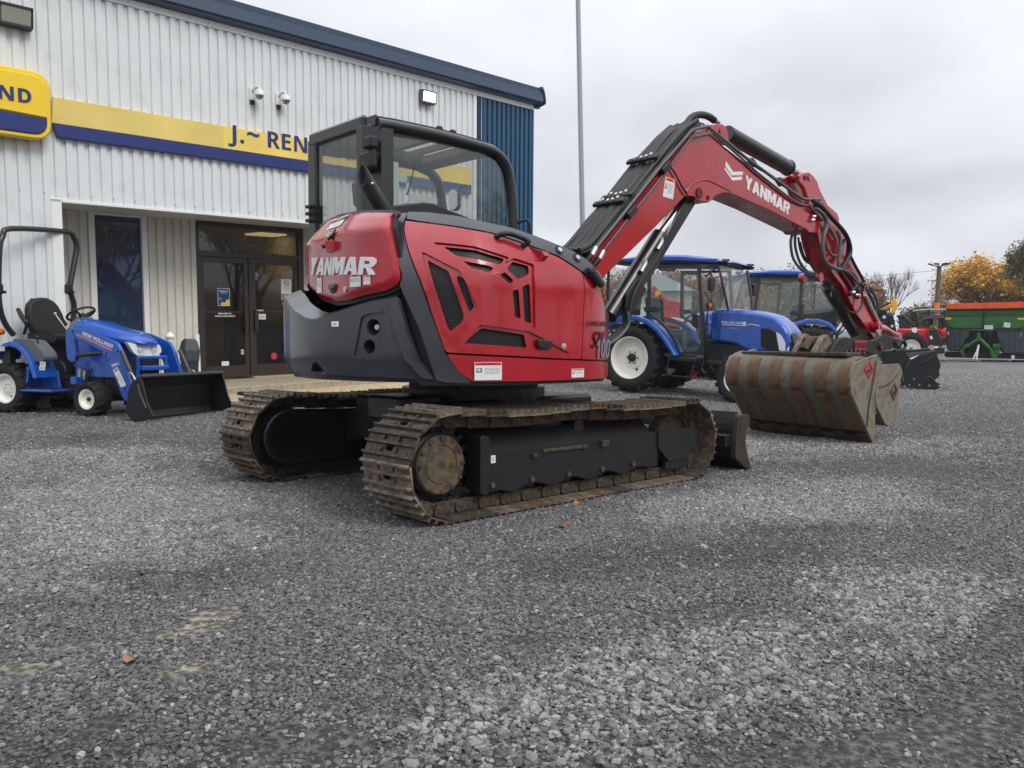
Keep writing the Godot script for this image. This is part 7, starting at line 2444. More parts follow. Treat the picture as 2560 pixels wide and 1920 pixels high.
	for s in [-0.733, 0.733]:
		b = MB.new()
		var wb := [Vector2(2.409, 0.387), Vector2(2.438, 0.277), Vector2(2.522, 0.105)]
		b.tube([v3(s, wb[0].y - low, wb[0].x), v3(s, wb[1].y - low, wb[1].x), v3(s, wb[2].y - low, wb[2].x)], 0.016, 8)
		part("wear_bar", b, M.bar_gray, bk)

func make_bin():
	var g := Transform3D(Basis(Vector3(0.868, 0, -0.338), Vector3(0, 1, 0), Vector3(0.363, 0, 0.932)), Vector3(-4.911, 0.321, -12.6))
	var o := thing("waste_bin", "dark gray lidded waste bin standing against the wall left of the glass doors", "bin", g)
	var e := [Vector2(-0.073, 0.377), Vector2(0.137, 0.377), Vector2(-0.049, -0.02), Vector2(0.114, -0.02), Vector2(-0.125, 0.54), Vector2(0.202, 0.494), Vector2(-0.108, 0.657), Vector2(0.067, 0.646)]
	var b := MB.new()
	var w: float = e[1].x - e[0].x
	var cx: float = (e[0].x + e[1].x) / 2
	var y0: float = e[2].y - 0.06
	var y1: float = e[0].y
	var rings := []
	for k in 2:
		var h := w * (0.42 if k == 0 else 0.5)
		rings.append(PackedVector3Array([Vector3(cx - h, [y0, y1][k], h), Vector3(cx + h, [y0, y1][k], h), Vector3(cx + h, [y0, y1][k], -h), Vector3(cx - h, [y0, y1][k], -h)]))
	b.loft(rings, true, true, false)
	part("bin_body", b, mat("bin_gray", Color(0.17, 0.18, 0.2), 0.6), o)
	b = MB.new()
	rings = []
	for k in [[y1, 0.56], [y1 + 0.16, 0.62], [y1 + 0.18, 0.6], [y1 + 0.3, 0.46], [y1 + 0.34, 0.3]]:
		var h: float = w * k[1]
		var rg := PackedVector3Array()
		for p in rounded(-h, -h, h, h, h * 0.25, 3): rg.append(Vector3(cx + p.x, k[0], p.y))
		rings.append(rg)
	b.loft(rings, true, true, false)
	part("bin_lid", b, mat("lid_gray", Color(0.25, 0.26, 0.28), 0.55), o)
	o.rotation.y = 0.75
	# pale path light post behind the bin
	g = Transform3D(Basis(Vector3(0.856, 0, -0.351), Vector3(0, 1, 0), Vector3(0.38, 0, 0.925)), Vector3(-5.334, 0.455, -13))
	o = thing("path_light", "small pale lantern post peeking out behind the loader arm", "post", g)
	e = [Vector2(-0.084, 0.642), Vector2(0.079, 0.636), Vector2(-0.005, 0.673), Vector2(-0.005, 0.57), Vector2(-0.005, -0.02)]
	b = MB.new()
	var c: Vector2 = e[2]
	var r: float = (e[1].x - e[0].x) / 2
	b.lathe([Vector2(0, 0.02), Vector2(r * 0.4, 0.0), Vector2(r, -0.05), Vector2(r, -0.075), Vector2(r * 0.75, -0.08), Vector2(r * 0.5, -0.2), Vector2(0, -0.2)], Transform3D(Basis(Vector3(1, 0, 0), Vector3(0, 0, -1), Vector3(0, 1, 0)), Vector3(c.x, c.y, 0)), 18)
	part("lamp_head", b, M.trim_white, o)
	b = MB.new()
	b.cyl(Vector3(c.x, -0.2, 0), Vector3(c.x, c.y - 0.18, 0), 0.04, 12)
	part("post", b, M.trim_white, o)
	# white boards leaning by the door
	g = Transform3D(Basis(Vector3(0.876, 0, -0.33), Vector3(0, 1, 0), Vector3(0.353, 0, 0.936)), Vector3(-5.123, 0.366, -13.6))
	o = thing("leaning_board", "thin white board leaning against the wall behind the waste bin", "board", g)
	b = MB.new()
	b.box(Vector3(0.0, 0.35, 0), Vector3(0.06, 0.8, 0.03), Basis(Vector3.BACK, 0.03), 0.004)
	part("board", b, M.trim_white, o)

# ---- cab tractor: built once, copied for the second ----
func make_tractors():
	var A := Transform3D(Basis(Vector3(-0.62194, 0.00140, 0.78306), Vector3(0.04777, 0.99820, 0.03616), Vector3(-0.78160, 0.05989, -0.62089)), Vector3(2.65800, 0.12000, -15.57600))
	var o := thing("cab_tractor", "blue cab tractor with white wheels facing right behind the excavator boom", "tractor", A, "blue cab tractors behind the excavator")
	for s in [-1.0, 1.0]:
		side_wheel(o, s * 0.62, -0.11, 0.615, 0.42, 0.375, 20, 0.13)
		side_wheel(o, s * 0.6, 1.93, 0.4, 0.3, 0.23, 17, 0.07)
	# fenders
	var fo := [Vector2(-0.67, 1.14), Vector2(-0.495, 1.297), Vector2(-0.249, 1.373), Vector2(-0.003, 1.38), Vector2(0.243, 1.312), Vector2(0.471, 1.151), Vector2(0.655, 0.954), Vector2(0.819, 0.725)]
	var fi := [Vector2(0.78, 0.698), Vector2(0.596, 0.903), Vector2(0.41, 1.101), Vector2(0.205, 1.233), Vector2(-0.019, 1.29), Vector2(-0.243, 1.283), Vector2(-0.466, 1.21), Vector2(-0.619, 1.083)]
	for s in [-1.0, 1.0]:
		var b := MB.new()
		b.ps(fo + fi, s * 0.42, s * 0.82, 0.015)
		part("fender", b, M.blue, o)
	# chassis, engine, axles, step
	var b := MB.new()
	b.bx(-0.25, 0.25, 0.45, 0.85, -0.3, 2.3, 0.04)
	b.bx(-0.6, 0.6, 0.5, 0.74, -0.12, 0.12, 0.04)
	b.bx(-0.5, 0.5, 0.33, 0.47, 1.85, 2.0, 0.03)
	b.bx(-0.3, 0.3, 0.4, 1.0, 1.0, 2.3, 0.05)
	b.bx(-0.45, 0.45, 0.55, 0.72, 0.6, 1.1, 0.03)
	part("chassis", b, M.plastic_black, o)
	for s in [-1.0, 1.0]:
		b = MB.new()
		b.tube(curve([v3(s * 0.66, 0.68, 0.62), v3(s * 0.68, 0.4, 0.6), v3(s * 0.68, 0.36, 0.68), v3(s * 0.68, 0.36, 1.0), v3(s * 0.66, 0.42, 1.06), v3(s * 0.6, 0.68, 1.1)], 4), 0.018, 8)
		b.bx(s * 0.45, s * 0.7, 0.62, 0.7, 0.6, 1.15, 0.015)
		part("step", b, M.plastic_black, o)
	b = MB.new()
	for q in [[0.4, 0.55, 1.25], [0.4, 0.6, 1.5], [0.38, 0.7, 1.75], [0.42, 0.48, 1.1]]: b.tube(curve([v3(0.3, q[1] + 0.15, q[2]), v3(q[0], q[1], q[2] + 0.05), v3(0.3, q[1] - 0.1, q[2] + 0.2)]), 0.02, 6)
	b.cyl(v3(0.34, 0.62, 1.2), v3(0.34, 0.62, 1.5), 0.07, 14)
	stuff(part("engine_pipes", b, M.hose, o))
	# bonnet: side profile swept across with a rounded crown
	var hp := [Vector2(1.19, 1.494), Vector2(1.263, 1.539), Vector2(1.443, 1.549), Vector2(1.738, 1.544), Vector2(2.121, 1.514), Vector2(2.385, 1.465), Vector2(2.613, 1.337), Vector2(2.722, 1.21), Vector2(2.73, 1.042), Vector2(2.693, 0.907), Vector2(2.614, 0.882), Vector2(2.136, 0.865), Vector2(1.987, 0.837), Vector2(1.868, 0.885), Vector2(1.686, 0.975), Vector2(1.427, 0.995), Vector2(1.216, 1.009)]
	b = MB.new()
	var rings := []
	for e in [[-0.34, 0.05], [-0.335, 0.025], [-0.31, 0.0], [-0.2, -0.025], [0.0, -0.035], [0.2, -0.025], [0.31, 0.0], [0.335, 0.025], [0.34, 0.05]]:
		var rg := PackedVector3Array()
		var q := b.inset(b.ccw(PackedVector2Array(soften(hp, 0.05, 3))), maxf(e[1], 0.0))
		for p in q: rg.append(v3(e[0], p.y + (-e[1] if e[1] < 0 and p.y > 1.1 else 0.0), p.x - (0.14 - minf(0.0, e[1])) * smoothstep(2.1, 2.72, p.x)))
		rings.append(rg)
	b.loft(rings, true, true)
	part("bonnet", b, M.blue, o)
	var seam := [Vector2(1.406, 1.536), Vector2(1.385, 1.293), Vector2(1.399, 1.012)]
	for s in [-0.34, 0.34]:
		line_on(s, seam, 0.007, M.hose, "bonnet_seam", o, 6)
		var gr := [Vector2(2.111, 1.271), Vector2(2.248, 1.271), Vector2(2.372, 1.217), Vector2(2.447, 1.087), Vector2(2.478, 0.901), Vector2(2.362, 0.892), Vector2(2.239, 0.92), Vector2(2.14, 0.959)]
		b = MB.new()
		b.ps(soften(gr, 0.03, 3), s - 0.008, s + 0.008, 0.003)
		part("side_grille", b, mat("grille_black", gray(0.035), 0.5), o)
	for s in [-1.0, 1.0]:
		b = MB.new()
		var hl := [Vector2(2.469, 1.223), Vector2(2.557, 1.178), Vector2(2.64, 1.046), Vector2(2.64, 0.915), Vector2(2.549, 0.92)]
		for i in hl.size(): hl[i].x -= 0.09
		b.ps(soften(hl, 0.02, 2), s * 0.15, s * 0.352, 0.012)
		part("headlight", b, mat("headlight_white", Color(0.86, 0.88, 0.9), 0.15, 0.1), o)
	b = MB.new()
	var ng := [Vector2(2.381, 1.341), Vector2(2.558, 1.214), Vector2(2.645, 1.038), Vector2(2.602, 0.899)]
	b.ps([ng[0] - Vector2(0.08, 0.0), ng[1] - Vector2(0.02, -0.02), ng[2] - Vector2(0.015, 0.0), ng[3] - Vector2(0.07, 0.0), ng[3]], -0.13, 0.13, 0.02)
	part("nose_grille", b, M.grille_black, o)
	# lettering strip on the bonnet
	for s in [-1.0, 1.0]:
		var tx := [Vector2(1.418, 1.317), Vector2(1.772, 1.321), Vector2(1.415, 1.359), Vector2(1.819, 1.336)]
		var hgt: float = tx[2].y - tx[0].y
		var ba := Basis(Vector3(0, 0, -s), Vector3.UP, Vector3(s, 0, 0))
		part("lettering", letters("NEW HOLLAND", hgt * 0.85, Transform3D(ba, v3(s * 0.345, (tx[0].y + tx[2].y) / 2, (tx[0].x + tx[1].x) / 2)), 0.002, 0, 0.0, (tx[1].x - tx[0].x) / (hgt * 7.7)), M.white, o)
		b = MB.new()
		var p0 := []
		for q in [Vector2(1.425, 1.298), Vector2(1.744, 1.296), Vector2(1.841, 1.297), Vector2(1.934, 1.327), Vector2(2.087, 1.306)]: p0.append(v3(s * 0.343, q.y, q.x))
		b.tube(p0, 0.006, 5)
		b.prism(circle2(Vector2(), 0.03, 14), Transform3D(ba, v3(s * 0.343, tx[3].y, tx[3].x)), 0, 0.004)
		stuff(part("bonnet_stripe", b, M.white, o))
		part("lettering", letters("BOOMER 55", hgt * 0.55, Transform3D(ba, v3(s * 0.345, tx[0].y - 0.075, tx[0].x + 0.22)), 0.002), mat("letter_silver", gray(0.6), 0.4), o)
	tractor_cab(o)
	# second tractor facing left beyond the first
	var c = o.duplicate()
	c.name = numbered("cab_tractor")
	add_child(c)
	c.transform = frame(6.5, height(6.0, -19.3) - 0.02, -19.3, 266.0)
	c.set_meta("label", "blue cab tractor with roof beacon facing left, partly hidden by excavator arm")
	b = MB.new()
	b.py(rounded(-0.16, -0.35, 0.16, -0.1, 0.05), 2.5, 2.545, 0.015)
	part("roof_beacon", b, M.lens, c)

func tractor_cab(o: Node3D):
	var s1 := 0.66
	var c := Node3D.new()
	c.name = "cab"
	o.add_child(c)
	var rf := [Vector2(-0.474, 2.342), Vector2(-0.422, 2.411), Vector2(-0.01, 2.456), Vector2(0.38, 2.47), Vector2(0.8, 2.466), Vector2(1.209, 2.425), Vector2(1.409, 2.392), Vector2(1.475, 2.349), Vector2(1.296, 2.326), Vector2(0.811, 2.328), Vector2(0.306, 2.322), Vector2(-0.2, 2.312)]
	var b := MB.new()
	var rings := []
	for e in [[-0.74, 0.045], [-0.71, 0.012], [-0.6, 0.0], [0.0, -0.02], [0.6, 0.0], [0.71, 0.012], [0.74, 0.045]]:
		var rg := PackedVector3Array()
		for p in b.inset(b.ccw(PackedVector2Array(soften(rf, 0.03, 2))), maxf(e[1], 0.0)): rg.append(v3(e[0], p.y - minf(e[1], 0.0), p.x))
		rings.append(rg)
	b.loft(rings, true, true)
	part("roof", b, M.blue, c)
	var fr := [Vector2(0.048, 2.279), Vector2(1.047, 2.304), Vector2(1.416, 2.295), Vector2(1.622, 1.534), Vector2(1.282, 1.354), Vector2(1.197, 0.774), Vector2(0.775, 0.763), Vector2(0.136, 1.398), Vector2(0.085, 1.492), Vector2(-0.767, 2.238), Vector2(-0.746, 1.62)]
	var yt: float = fr[1].y
	b = MB.new()
	b.bx(-0.68, 0.68, yt - 0.0, yt + 0.07, fr[9].x, fr[2].x, 0.015)
	part("headliner", b, M.plastic_black, c)
	var door := [Vector2(0.066, 2.273), Vector2(1.074, 2.296), Vector2(1.198, 1.536), Vector2(1.282, 0.762), Vector2(0.779, 0.748), Vector2(0.711, 0.91), Vector2(0.501, 1.165), Vector2(0.319, 1.3), Vector2(0.119, 1.393)]
	var pane := [Vector2(0.122, 2.222), Vector2(1.027, 2.252), Vector2(1.133, 1.533), Vector2(1.207, 0.803), Vector2(0.822, 0.785), Vector2(0.747, 0.941), Vector2(0.541, 1.196), Vector2(0.359, 1.33), Vector2(0.179, 1.415)]
	var back_w := [Vector2(-0.742, 2.215), Vector2(-0.443, 2.241), Vector2(-0.015, 2.244), Vector2(0.059, 1.491), Vector2(-0.115, 1.484), Vector2(-0.576, 1.546), Vector2(-0.725, 1.661)]
	for s in [-1.0, 1.0]:
		b = MB.new()
		b.sheet(PackedVector2Array(door), [PackedVector2Array(pane)], 0.12, func(x: float, y: float) -> Vector3: return v3(s * s1, y, x), 1.0, func(x: float, y: float) -> Vector3: return v3(s * (s1 - 0.05), y, x))
		b.sheet(PackedVector2Array(door), [PackedVector2Array(pane)], 0.12, func(x: float, y: float) -> Vector3: return v3(s * (s1 - 0.05), y, x))
		part("door_frame", b, M.cab_black, c)
		b = MB.new()
		b.ps(pane, s * (s1 - 0.02), s * (s1 - 0.015))
		part("door_pane", b, M.clear_glass, c)
		b = MB.new()
		b.ps(back_w, s * (s1 - 0.02), s * (s1 - 0.015))
		part("rear_side_pane", b, M.clear_glass, c)
		# corner posts
		b = MB.new()
		var post := [Vector2(1.393, 2.287), Vector2(1.494, 1.951), Vector2(1.597, 1.535)]
		b.tube([v3(s * 0.6, post[0].y, post[0].x), v3(s * 0.58, post[1].y, post[1].x), v3(s * 0.52, post[2].y, post[2].x)], 0.022, 8)
		var rp := [Vector2(-0.767, 2.238), Vector2(-0.758, 1.62)]
		b.tube([v3(s * 0.62, rp[0].y, rp[0].x), v3(s * 0.6, rp[1].y, rp[1].x)], 0.03, 8)
		part("corner_post", b, M.cab_black, c)
		b = MB.new()
		var front: Vector2 = door[1]
		b.quad(v3(s * (s1 - 0.02), front.y, front.x), v3(s * 0.6, post[0].y, post[0].x), v3(s * 0.52, post[2].y, post[2].x), v3(s * (s1 - 0.02), post[2].y, door[2].x))
		part("front_side_pane", b, M.clear_glass, c)
		# mirror on its arm, lamps, indicator, handle
		var mr := [Vector2(1.363, 2.08), Vector2(1.492, 2.082), Vector2(1.511, 1.845), Vector2(1.381, 1.842), Vector2(1.402, 2.197), Vector2(1.28, 2.142)]
		b = MB.new()
		b.prism(rounded(-0.09, mr[2].y, 0.09, mr[0].y, 0.05), Transform3D(Basis(), v3(s * 0.9, 0, (mr[0].x + mr[1].x) / 2)), -0.035, 0.035, 0.015)
		b.tube(curve([v3(s * 0.9, mr[0].y - 0.1, (mr[0].x + mr[1].x) / 2 + 0.02), v3(s * 0.9, mr[4].y, mr[4].x), v3(s * 0.66, mr[4].y + 0.02, mr[4].x - 0.05), v3(s * 0.64, mr[5].y - 0.05, mr[5].x - 0.1)], 4), 0.014, 6)
		part("mirror", b, M.plastic_black, c)
		b = MB.new()
		var lp := v3(s * 0.52, rf[7].y + 0.0, rf[7].x + 0.03)
		b.cyl(lp + v3(0, 0, -0.08), lp + v3(0, 0, 0.03), 0.055, 14)
		b.tube([lp, lp + v3(0, 0.03, -0.15)], 0.015, 6)
		part("work_lamp", b, M.plastic_black, c)
		b = MB.new()
		b.ball(lp + v3(0, 0, 0.032), Vector3(0.048, 0.048, 0.015), 12)
		part("work_lamp_lens", b, M.chrome, c)
		var ind := [Vector2(1.331, 1.603), Vector2(1.214, 1.829), Vector2(1.305, 1.685)]
		b = MB.new()
		b.tube(curve([v3(s * 0.66, ind[1].y, ind[1].x), v3(s * 0.72, ind[2].y, ind[2].x), v3(s * 0.72, ind[0].y - 0.2, ind[0].x - 0.02), v3(s * 0.66, ind[0].y - 0.32, ind[0].x - 0.06)], 4), 0.014, 6)
		b.box(v3(s * 0.74, ind[0].y, ind[0].x - 0.02), Vector3(0.06, 0.08, 0.06), Basis(), 0.012)
		part("grab_rail", b, M.plastic_black, c)
		b = MB.new()
		b.box(v3(s * 0.74, ind[0].y, ind[0].x + 0.03), Vector3(0.055, 0.07, 0.05), Basis(), 0.015)
		part("indicator", b, mat("indicator_orange", Color(0.9, 0.35, 0.2), 0.25), c)
		b = MB.new()
		var dh := [Vector2(1.007, 1.453), Vector2(1.113, 1.457), Vector2(1.13, 1.235), Vector2(1.025, 1.23)]
		b.ps(soften(dh, 0.03, 3), s * s1, s * (s1 + 0.03), 0.01)
		var fh := [Vector2(0.072, 1.53), Vector2(0.311, 1.548), Vector2(0.359, 1.483), Vector2(0.1, 1.444)]
		b.ps(soften(fh, 0.02, 2), s * (s1 - 0.02), s * (s1 + 0.06), 0.015)
		part("door_handle", b, M.plastic_black, c)
	b = MB.new()
	var w := [Vector2(1.393, 2.287), Vector2(1.597, 1.535)]
	b.quad(v3(-0.6, w[0].y, w[0].x), v3(0.6, w[0].y, w[0].x), v3(0.52, w[1].y, w[1].x), v3(-0.52, w[1].y, w[1].x))
	part("windscreen", b, M.clear_glass, c)
	b = MB.new()
	b.bx(-0.58, 0.58, fr[10].y - 0.5, fr[10].y + 0.02, fr[10].x - 0.02, fr[10].x + 0.02)
	b.bx(-0.3, 0.3, w[1].y - 0.45, w[1].y - 0.02, w[1].x - 0.25, w[1].x - 0.02, 0.02)
	part("cab_panel", b, M.plastic_black, c)
	b = MB.new()
	b.quad(v3(-0.58, fr[9].y, fr[9].x), v3(0.58, fr[9].y, fr[9].x), v3(0.58, fr[10].y, fr[10].x), v3(-0.58, fr[10].y, fr[10].x))
	part("rear_pane", b, M.clear_glass, c)
	b = MB.new()
	b.bx(-0.6, 0.6, 0.68, 0.74, 0.2, 1.1)
	b.bx(-0.64, -0.6, 0.7, 1.1, 0.35, 1.05)
	b.bx(-0.6, -0.3, 0.74, 1.12, -0.2, 0.4, 0.05)
	b.bx(0.3, 0.6, 0.74, 1.12, -0.2, 0.3, 0.05)
	part("cab_floor", b, mat("mat_green_gray", Color(0.32, 0.36, 0.34), 0.8), c)
	b = MB.new()
	b.ps(soften([Vector2(-0.1, 1.15), Vector2(0.02, 1.15), Vector2(-0.06, 1.72), Vector2(-0.18, 1.72)], 0.04), -0.24, 0.24, 0.04)
	b.ps(soften([Vector2(-0.1, 1.05), Vector2(0.4, 1.05), Vector2(0.42, 1.17), Vector2(-0.1, 1.17)], 0.04), -0.25, 0.25, 0.04)
	b.bx(-0.2, 0.2, 0.74, 1.05, -0.05, 0.35, 0.02)
	part("seat", b, mat("seat_gray", Color(0.2, 0.215, 0.22), 0.7), c)
	b = MB.new()
	var sw := v3(0, 1.42, 0.72)
	var ax := Basis(Vector3.RIGHT, -PI / 2 + 0.6)
	var ring := []
	for k in 21: ring.append(sw + ax * Vector3(cos(TAU * k / 20), sin(TAU * k / 20), 0) * 0.19)
	b.tube(ring, 0.015, 6, false)
	b.tube([sw, v3(0, 0.8, 1.0)], 0.05, 8)
	part("steering_wheel", b, M.plastic_black, c)
	b = MB.new()
	for s in [-0.45, 0.45]: b.box(v3(s, yt - 0.08, 0.35), Vector3(0.3, 0.07, 0.22), Basis(), 0.03)
	part("sun_visor", b, M.plastic_black, c)

# ---- things further back ----
func make_background():
	make_pole()
	make_spreader()
	make_far_machines()
	make_utility_pole()
	make_far_building()
	make_trees()

func make_pole():
	var e := [Vector3(1.736, 10.265, -23), Vector3(1.923, 3.822, -23)]
	var o := thing("flagpole", "tall thin gray metal pole rising behind the excavator", "pole", Transform3D(Basis(), e[1] + (e[1] - e[0]) * ((e[1].y - height(e[1].x, e[1].z)) / (e[0].y - e[1].y))))
	var dir: Vector3 = e[0] - e[1]
	var base := Vector3(0, 0, 0)
	var top := dir.normalized() * 14.0
	var b := MB.new()
	b.tube([base, top], [0.075, 0.058], 16)
	part("shaft", b, mat("pole_gray", Color(0.58, 0.6, 0.63), 0.45, 0.2), o)
	b = MB.new()
	b.cyl(base, base + Vector3(0, 0.04, 0), 0.18, 16)
	part("base_plate", b, M.zinc, o)

func flat_prism(b: MB, poly: Array, z0: float, z1: float, bev := 0.0):
	b.prism(poly, Transform3D(), z0, z1, bev)

func make_spreader():
	var o := thing("fertilizer_spreader", "green and dark gray fertilizer spreader with rolled orange tarpaulin on top", "spreader", Transform3D(Basis(Vector3(0.759, 0, 0.428), Vector3(0, 1, 0), Vector3(-0.491, 0, 0.871)), Vector3(16.917, 0.384, -30)))
	var b := MB.new()
	var green := paint("spreader_green", Color(0.09, 0.36, 0.1), 0.4, 0.4)
	var slate := mat("hopper_slate", Color(0.2, 0.235, 0.27), 0.55)
	# upper hopper: two stepped green bands
	var up := [Vector2(-1.347, 1.901), Vector2(1.642, 1.901), Vector2(1.642, 1.86), Vector2(-1.366, 1.86), Vector2(-1.305, 1.679), Vector2(1.587, 1.679), Vector2(-1.375, 1.609), Vector2(1.698, 1.609), Vector2(-1.375, 1.401), Vector2(-1.25, 1.262), Vector2(-1.111, 1.192), Vector2(1.253, 1.156), Vector2(1.476, 1.234), Vector2(1.698, 1.345)]
	flat_prism(b, [up[0], up[1], up[2], up[3]], -1.6, 0.0, 0.03)
	flat_prism(b, [up[3] + Vector2(0.02, 0), up[2] - Vector2(0.02, 0), up[5], up[4]], -1.5, -0.06, 0.02)
	part("hopper_rim", b, green, o)
	b = MB.new()
	flat_prism(b, [up[6], up[7], up[13], up[12], up[11], up[10], up[9], up[8]], -1.5, 0.04, 0.05)
	part("hopper_band", b, green, o)
	b = MB.new()
	var roll := [Vector2(-1.366, 2.041), Vector2(-1.236, 2.124), Vector2(1.476, 2.135), Vector2(1.642, 2.082), Vector2(1.642, 1.971), Vector2(1.476, 1.918), Vector2(-1.194, 1.918), Vector2(-1.333, 1.971)]
	flat_prism(b, roll, -1.4, 0.08, 0.1)
	part("tarpaulin", b, mat("tarp_orange", Color(0.95, 0.36, 0.13), 0.55, 0.0, grain(91, 0.012, [[0.0, gray(0.8)], [1.0, gray(1.0)]]), 0.6), o)
	for q in [[Vector2(-1.319, 1.192), Vector2(-1.138, 1.151), Vector2(-0.443, 1.137), Vector2(-0.499, 0.873), Vector2(-0.624, 0.733), Vector2(-0.693, 0.539), Vector2(-0.805, 0.372), Vector2(-1.25, 0.4), Vector2(-1.305, 0.539)], [Vector2(0.474, 1.123), Vector2(1.281, 1.123), Vector2(1.517, 1.192), Vector2(1.698, 1.317), Vector2(1.698, 0.372), Vector2(1.42, 0.302), Vector2(0.808, 0.289), Vector2(0.641, 0.428), Vector2(0.614, 0.733), Vector2(0.502, 0.9)]]:
		b = MB.new()
		flat_prism(b, q, -1.3, 0.0, 0.05)
		part("hopper_cone", b, slate, o)
	b = MB.new()
	for x in [Vector2(-1.138, 0.761), Vector2(-0.972, 0.761), Vector2(-0.805, 0.761), Vector2(0.808, 0.761), Vector2(0.975, 0.761), Vector2(1.17, 0.761), Vector2(1.364, 0.761)]: b.box(Vector3(x.x, x.y, 0.0), Vector3(0.03, 0.95, 0.04), Basis(), 0.01)
	stuff(part("hopper_ribs", b, slate, o))
	b = MB.new()
	flat_prism(b, [Vector2(-1.361, 0.372), Vector2(1.698, 0.289), Vector2(1.698, 0.122), Vector2(-1.305, 0.15), Vector2(-1.389, 0.233)], -1.4, -0.1, 0.04)
	flat_prism(b, [Vector2(-0.499, 1.123), Vector2(0.502, 1.109), Vector2(0.641, 0.372), Vector2(0.53, 0.15), Vector2(-0.638, 0.15), Vector2(-0.693, 0.483)], -1.2, -0.3, 0.02)
	part("underframe", b, M.plastic_black, o)
	# three point frame
	for q in [[Vector2(-0.137, 0.873), Vector2(-0.054, 0.803), Vector2(-0.61, 0.483), Vector2(-0.638, 0.261), Vector2(-0.554, 0.177), Vector2(-0.666, 0.177), Vector2(-0.763, 0.289), Vector2(-0.749, 0.483)], [Vector2(-0.068, 0.873), Vector2(0.002, 0.817), Vector2(0.405, 0.441), Vector2(0.433, 0.261), Vector2(0.53, 0.122), Vector2(0.363, 0.15), Vector2(0.294, 0.289), Vector2(0.266, 0.428), Vector2(-0.096, 0.747)], [Vector2(-0.193, 1.039), Vector2(-0.082, 1.039), Vector2(-0.054, 0.817), Vector2(-0.221, 0.817)]]:
		b = MB.new()
		flat_prism(b, q, 0.05, 0.25, 0.02)
		part("linkage_arm", b, green, o)
	b = MB.new()
	for q in [[Vector2(-0.638, 0.65), Vector2(-0.415, 0.65), Vector2(-0.443, 0.525), Vector2(-0.666, 0.497)], [Vector2(0.391, 0.65), Vector2(0.655, 0.65), Vector2(0.614, 0.539), Vector2(0.377, 0.497)]]: flat_prism(b, q, -0.3, 0.3, 0.01)
	flat_prism(b, [Vector2(0.363, 0.539), Vector2(0.655, 0.594), Vector2(0.586, 0.177), Vector2(0.447, 0.136)], 0.0, 0.15, 0.01)
	part("linkage_plates", b, green, o)
	b = MB.new()
	for q in [[1065, 1150, 1040, 1340], [1060, 1200, 1000, 1330], [1062, 1170, 1030, 1290]]: b.tube([Vector3((q[0] / 5.184 + 2240 - 2454) * 0.01442, (905 - 640 - q[1] / 5.184) * 0.01442, 0.34), Vector3((q[2] / 5.184 + 2240 - 2454) * 0.01442, (905 - 640 - q[3] / 5.184) * 0.01442, 0.36)], 0.035, 6)
	part("parking_stand", b, M.trim_white, o)
	b = MB.new()
	for x in [1160, 1190, 1225, 1250]: b.tube(curve([Vector3((x / 5.184 - 214) * 0.01442, 1.2, 0.02), Vector3(((x - 30) / 5.184 - 214) * 0.01442, 0.95, 0.1), Vector3(((x - 50) / 5.184 - 214) * 0.01442, 0.7, 0.05)]), 0.02, 6)
	b.tube([Vector3((1118.0 / 5.184 - 214) * 0.01442, 1.85, 0.1), Vector3((1108.0 / 5.184 - 214) * 0.01442, 1.2, 0.08)], 0.035, 6)
	stuff(part("hydraulic_hoses", b, M.hose, o))
	b = MB.new()
	for q in [[Vector2(-1.383, 1.609), Vector2(-1.161, 1.609), Vector2(-1.161, 1.534), Vector2(-1.383, 1.534)], [Vector2(1.225, 1.573), Vector2(1.481, 1.573), Vector2(1.481, 1.507), Vector2(1.225, 1.507)]]: flat_prism(b, q, 0.03, 0.05)
	stuff(part("reflectors", b, mat("reflector_yellow", Color(0.85, 0.68, 0.15), 0.4), o))
	var ids := [Vector2(0.21, 1.248), Vector2(0.858, 1.326), Vector2(-1.255, 1.039), Vector2(1.359, 0.978), Vector2(1.106, 0.183), Vector2(0.586, 1.317), Vector2(-0.568, 1.351)]
	for k in 5:
		var im := canvas(48, 24, gray(0.85))
		rows(im, 6, 6, 42, 2, 8, 3, gray(0.5))
		stick("label", im, [0.3, 0.22, 0.05, 0.05, 0.11][k], [0.14, 0.16, 0.11, 0.13, 0.14][k], Transform3D(Basis(Vector3.BACK, [0.0, -0.15, 0.1, 0.0, 0.1][k]), Vector3(ids[k].x, ids[k].y, [0.045, 0.045, 0.005, 0.005, 0.1][k])), o)
	b = MB.new()
	flat_prism(b, [Vector2(0.488, 1.423), Vector2(0.691, 1.423), Vector2(0.691, 1.234), Vector2(0.447, 1.248)], 0.035, 0.045)
	part("dark_label", b, mat("label_green", Color(0.12, 0.25, 0.14), 0.5), o)
	b = MB.new()
	flat_prism(b, [Vector2(-0.699, 1.457), Vector2(-0.485, 1.457), Vector2(-0.443, 1.248), Vector2(-0.638, 1.304)], 0.035, 0.045)
	flat_prism(b, [Vector2(-0.61, 1.387), Vector2(-0.513, 1.395), Vector2(-0.499, 1.345), Vector2(-0.582, 1.331)], 0.045, 0.05)
	part("maker_emblem", b, mat("emblem_gray", Color(0.33, 0.3, 0.28), 0.5), o)
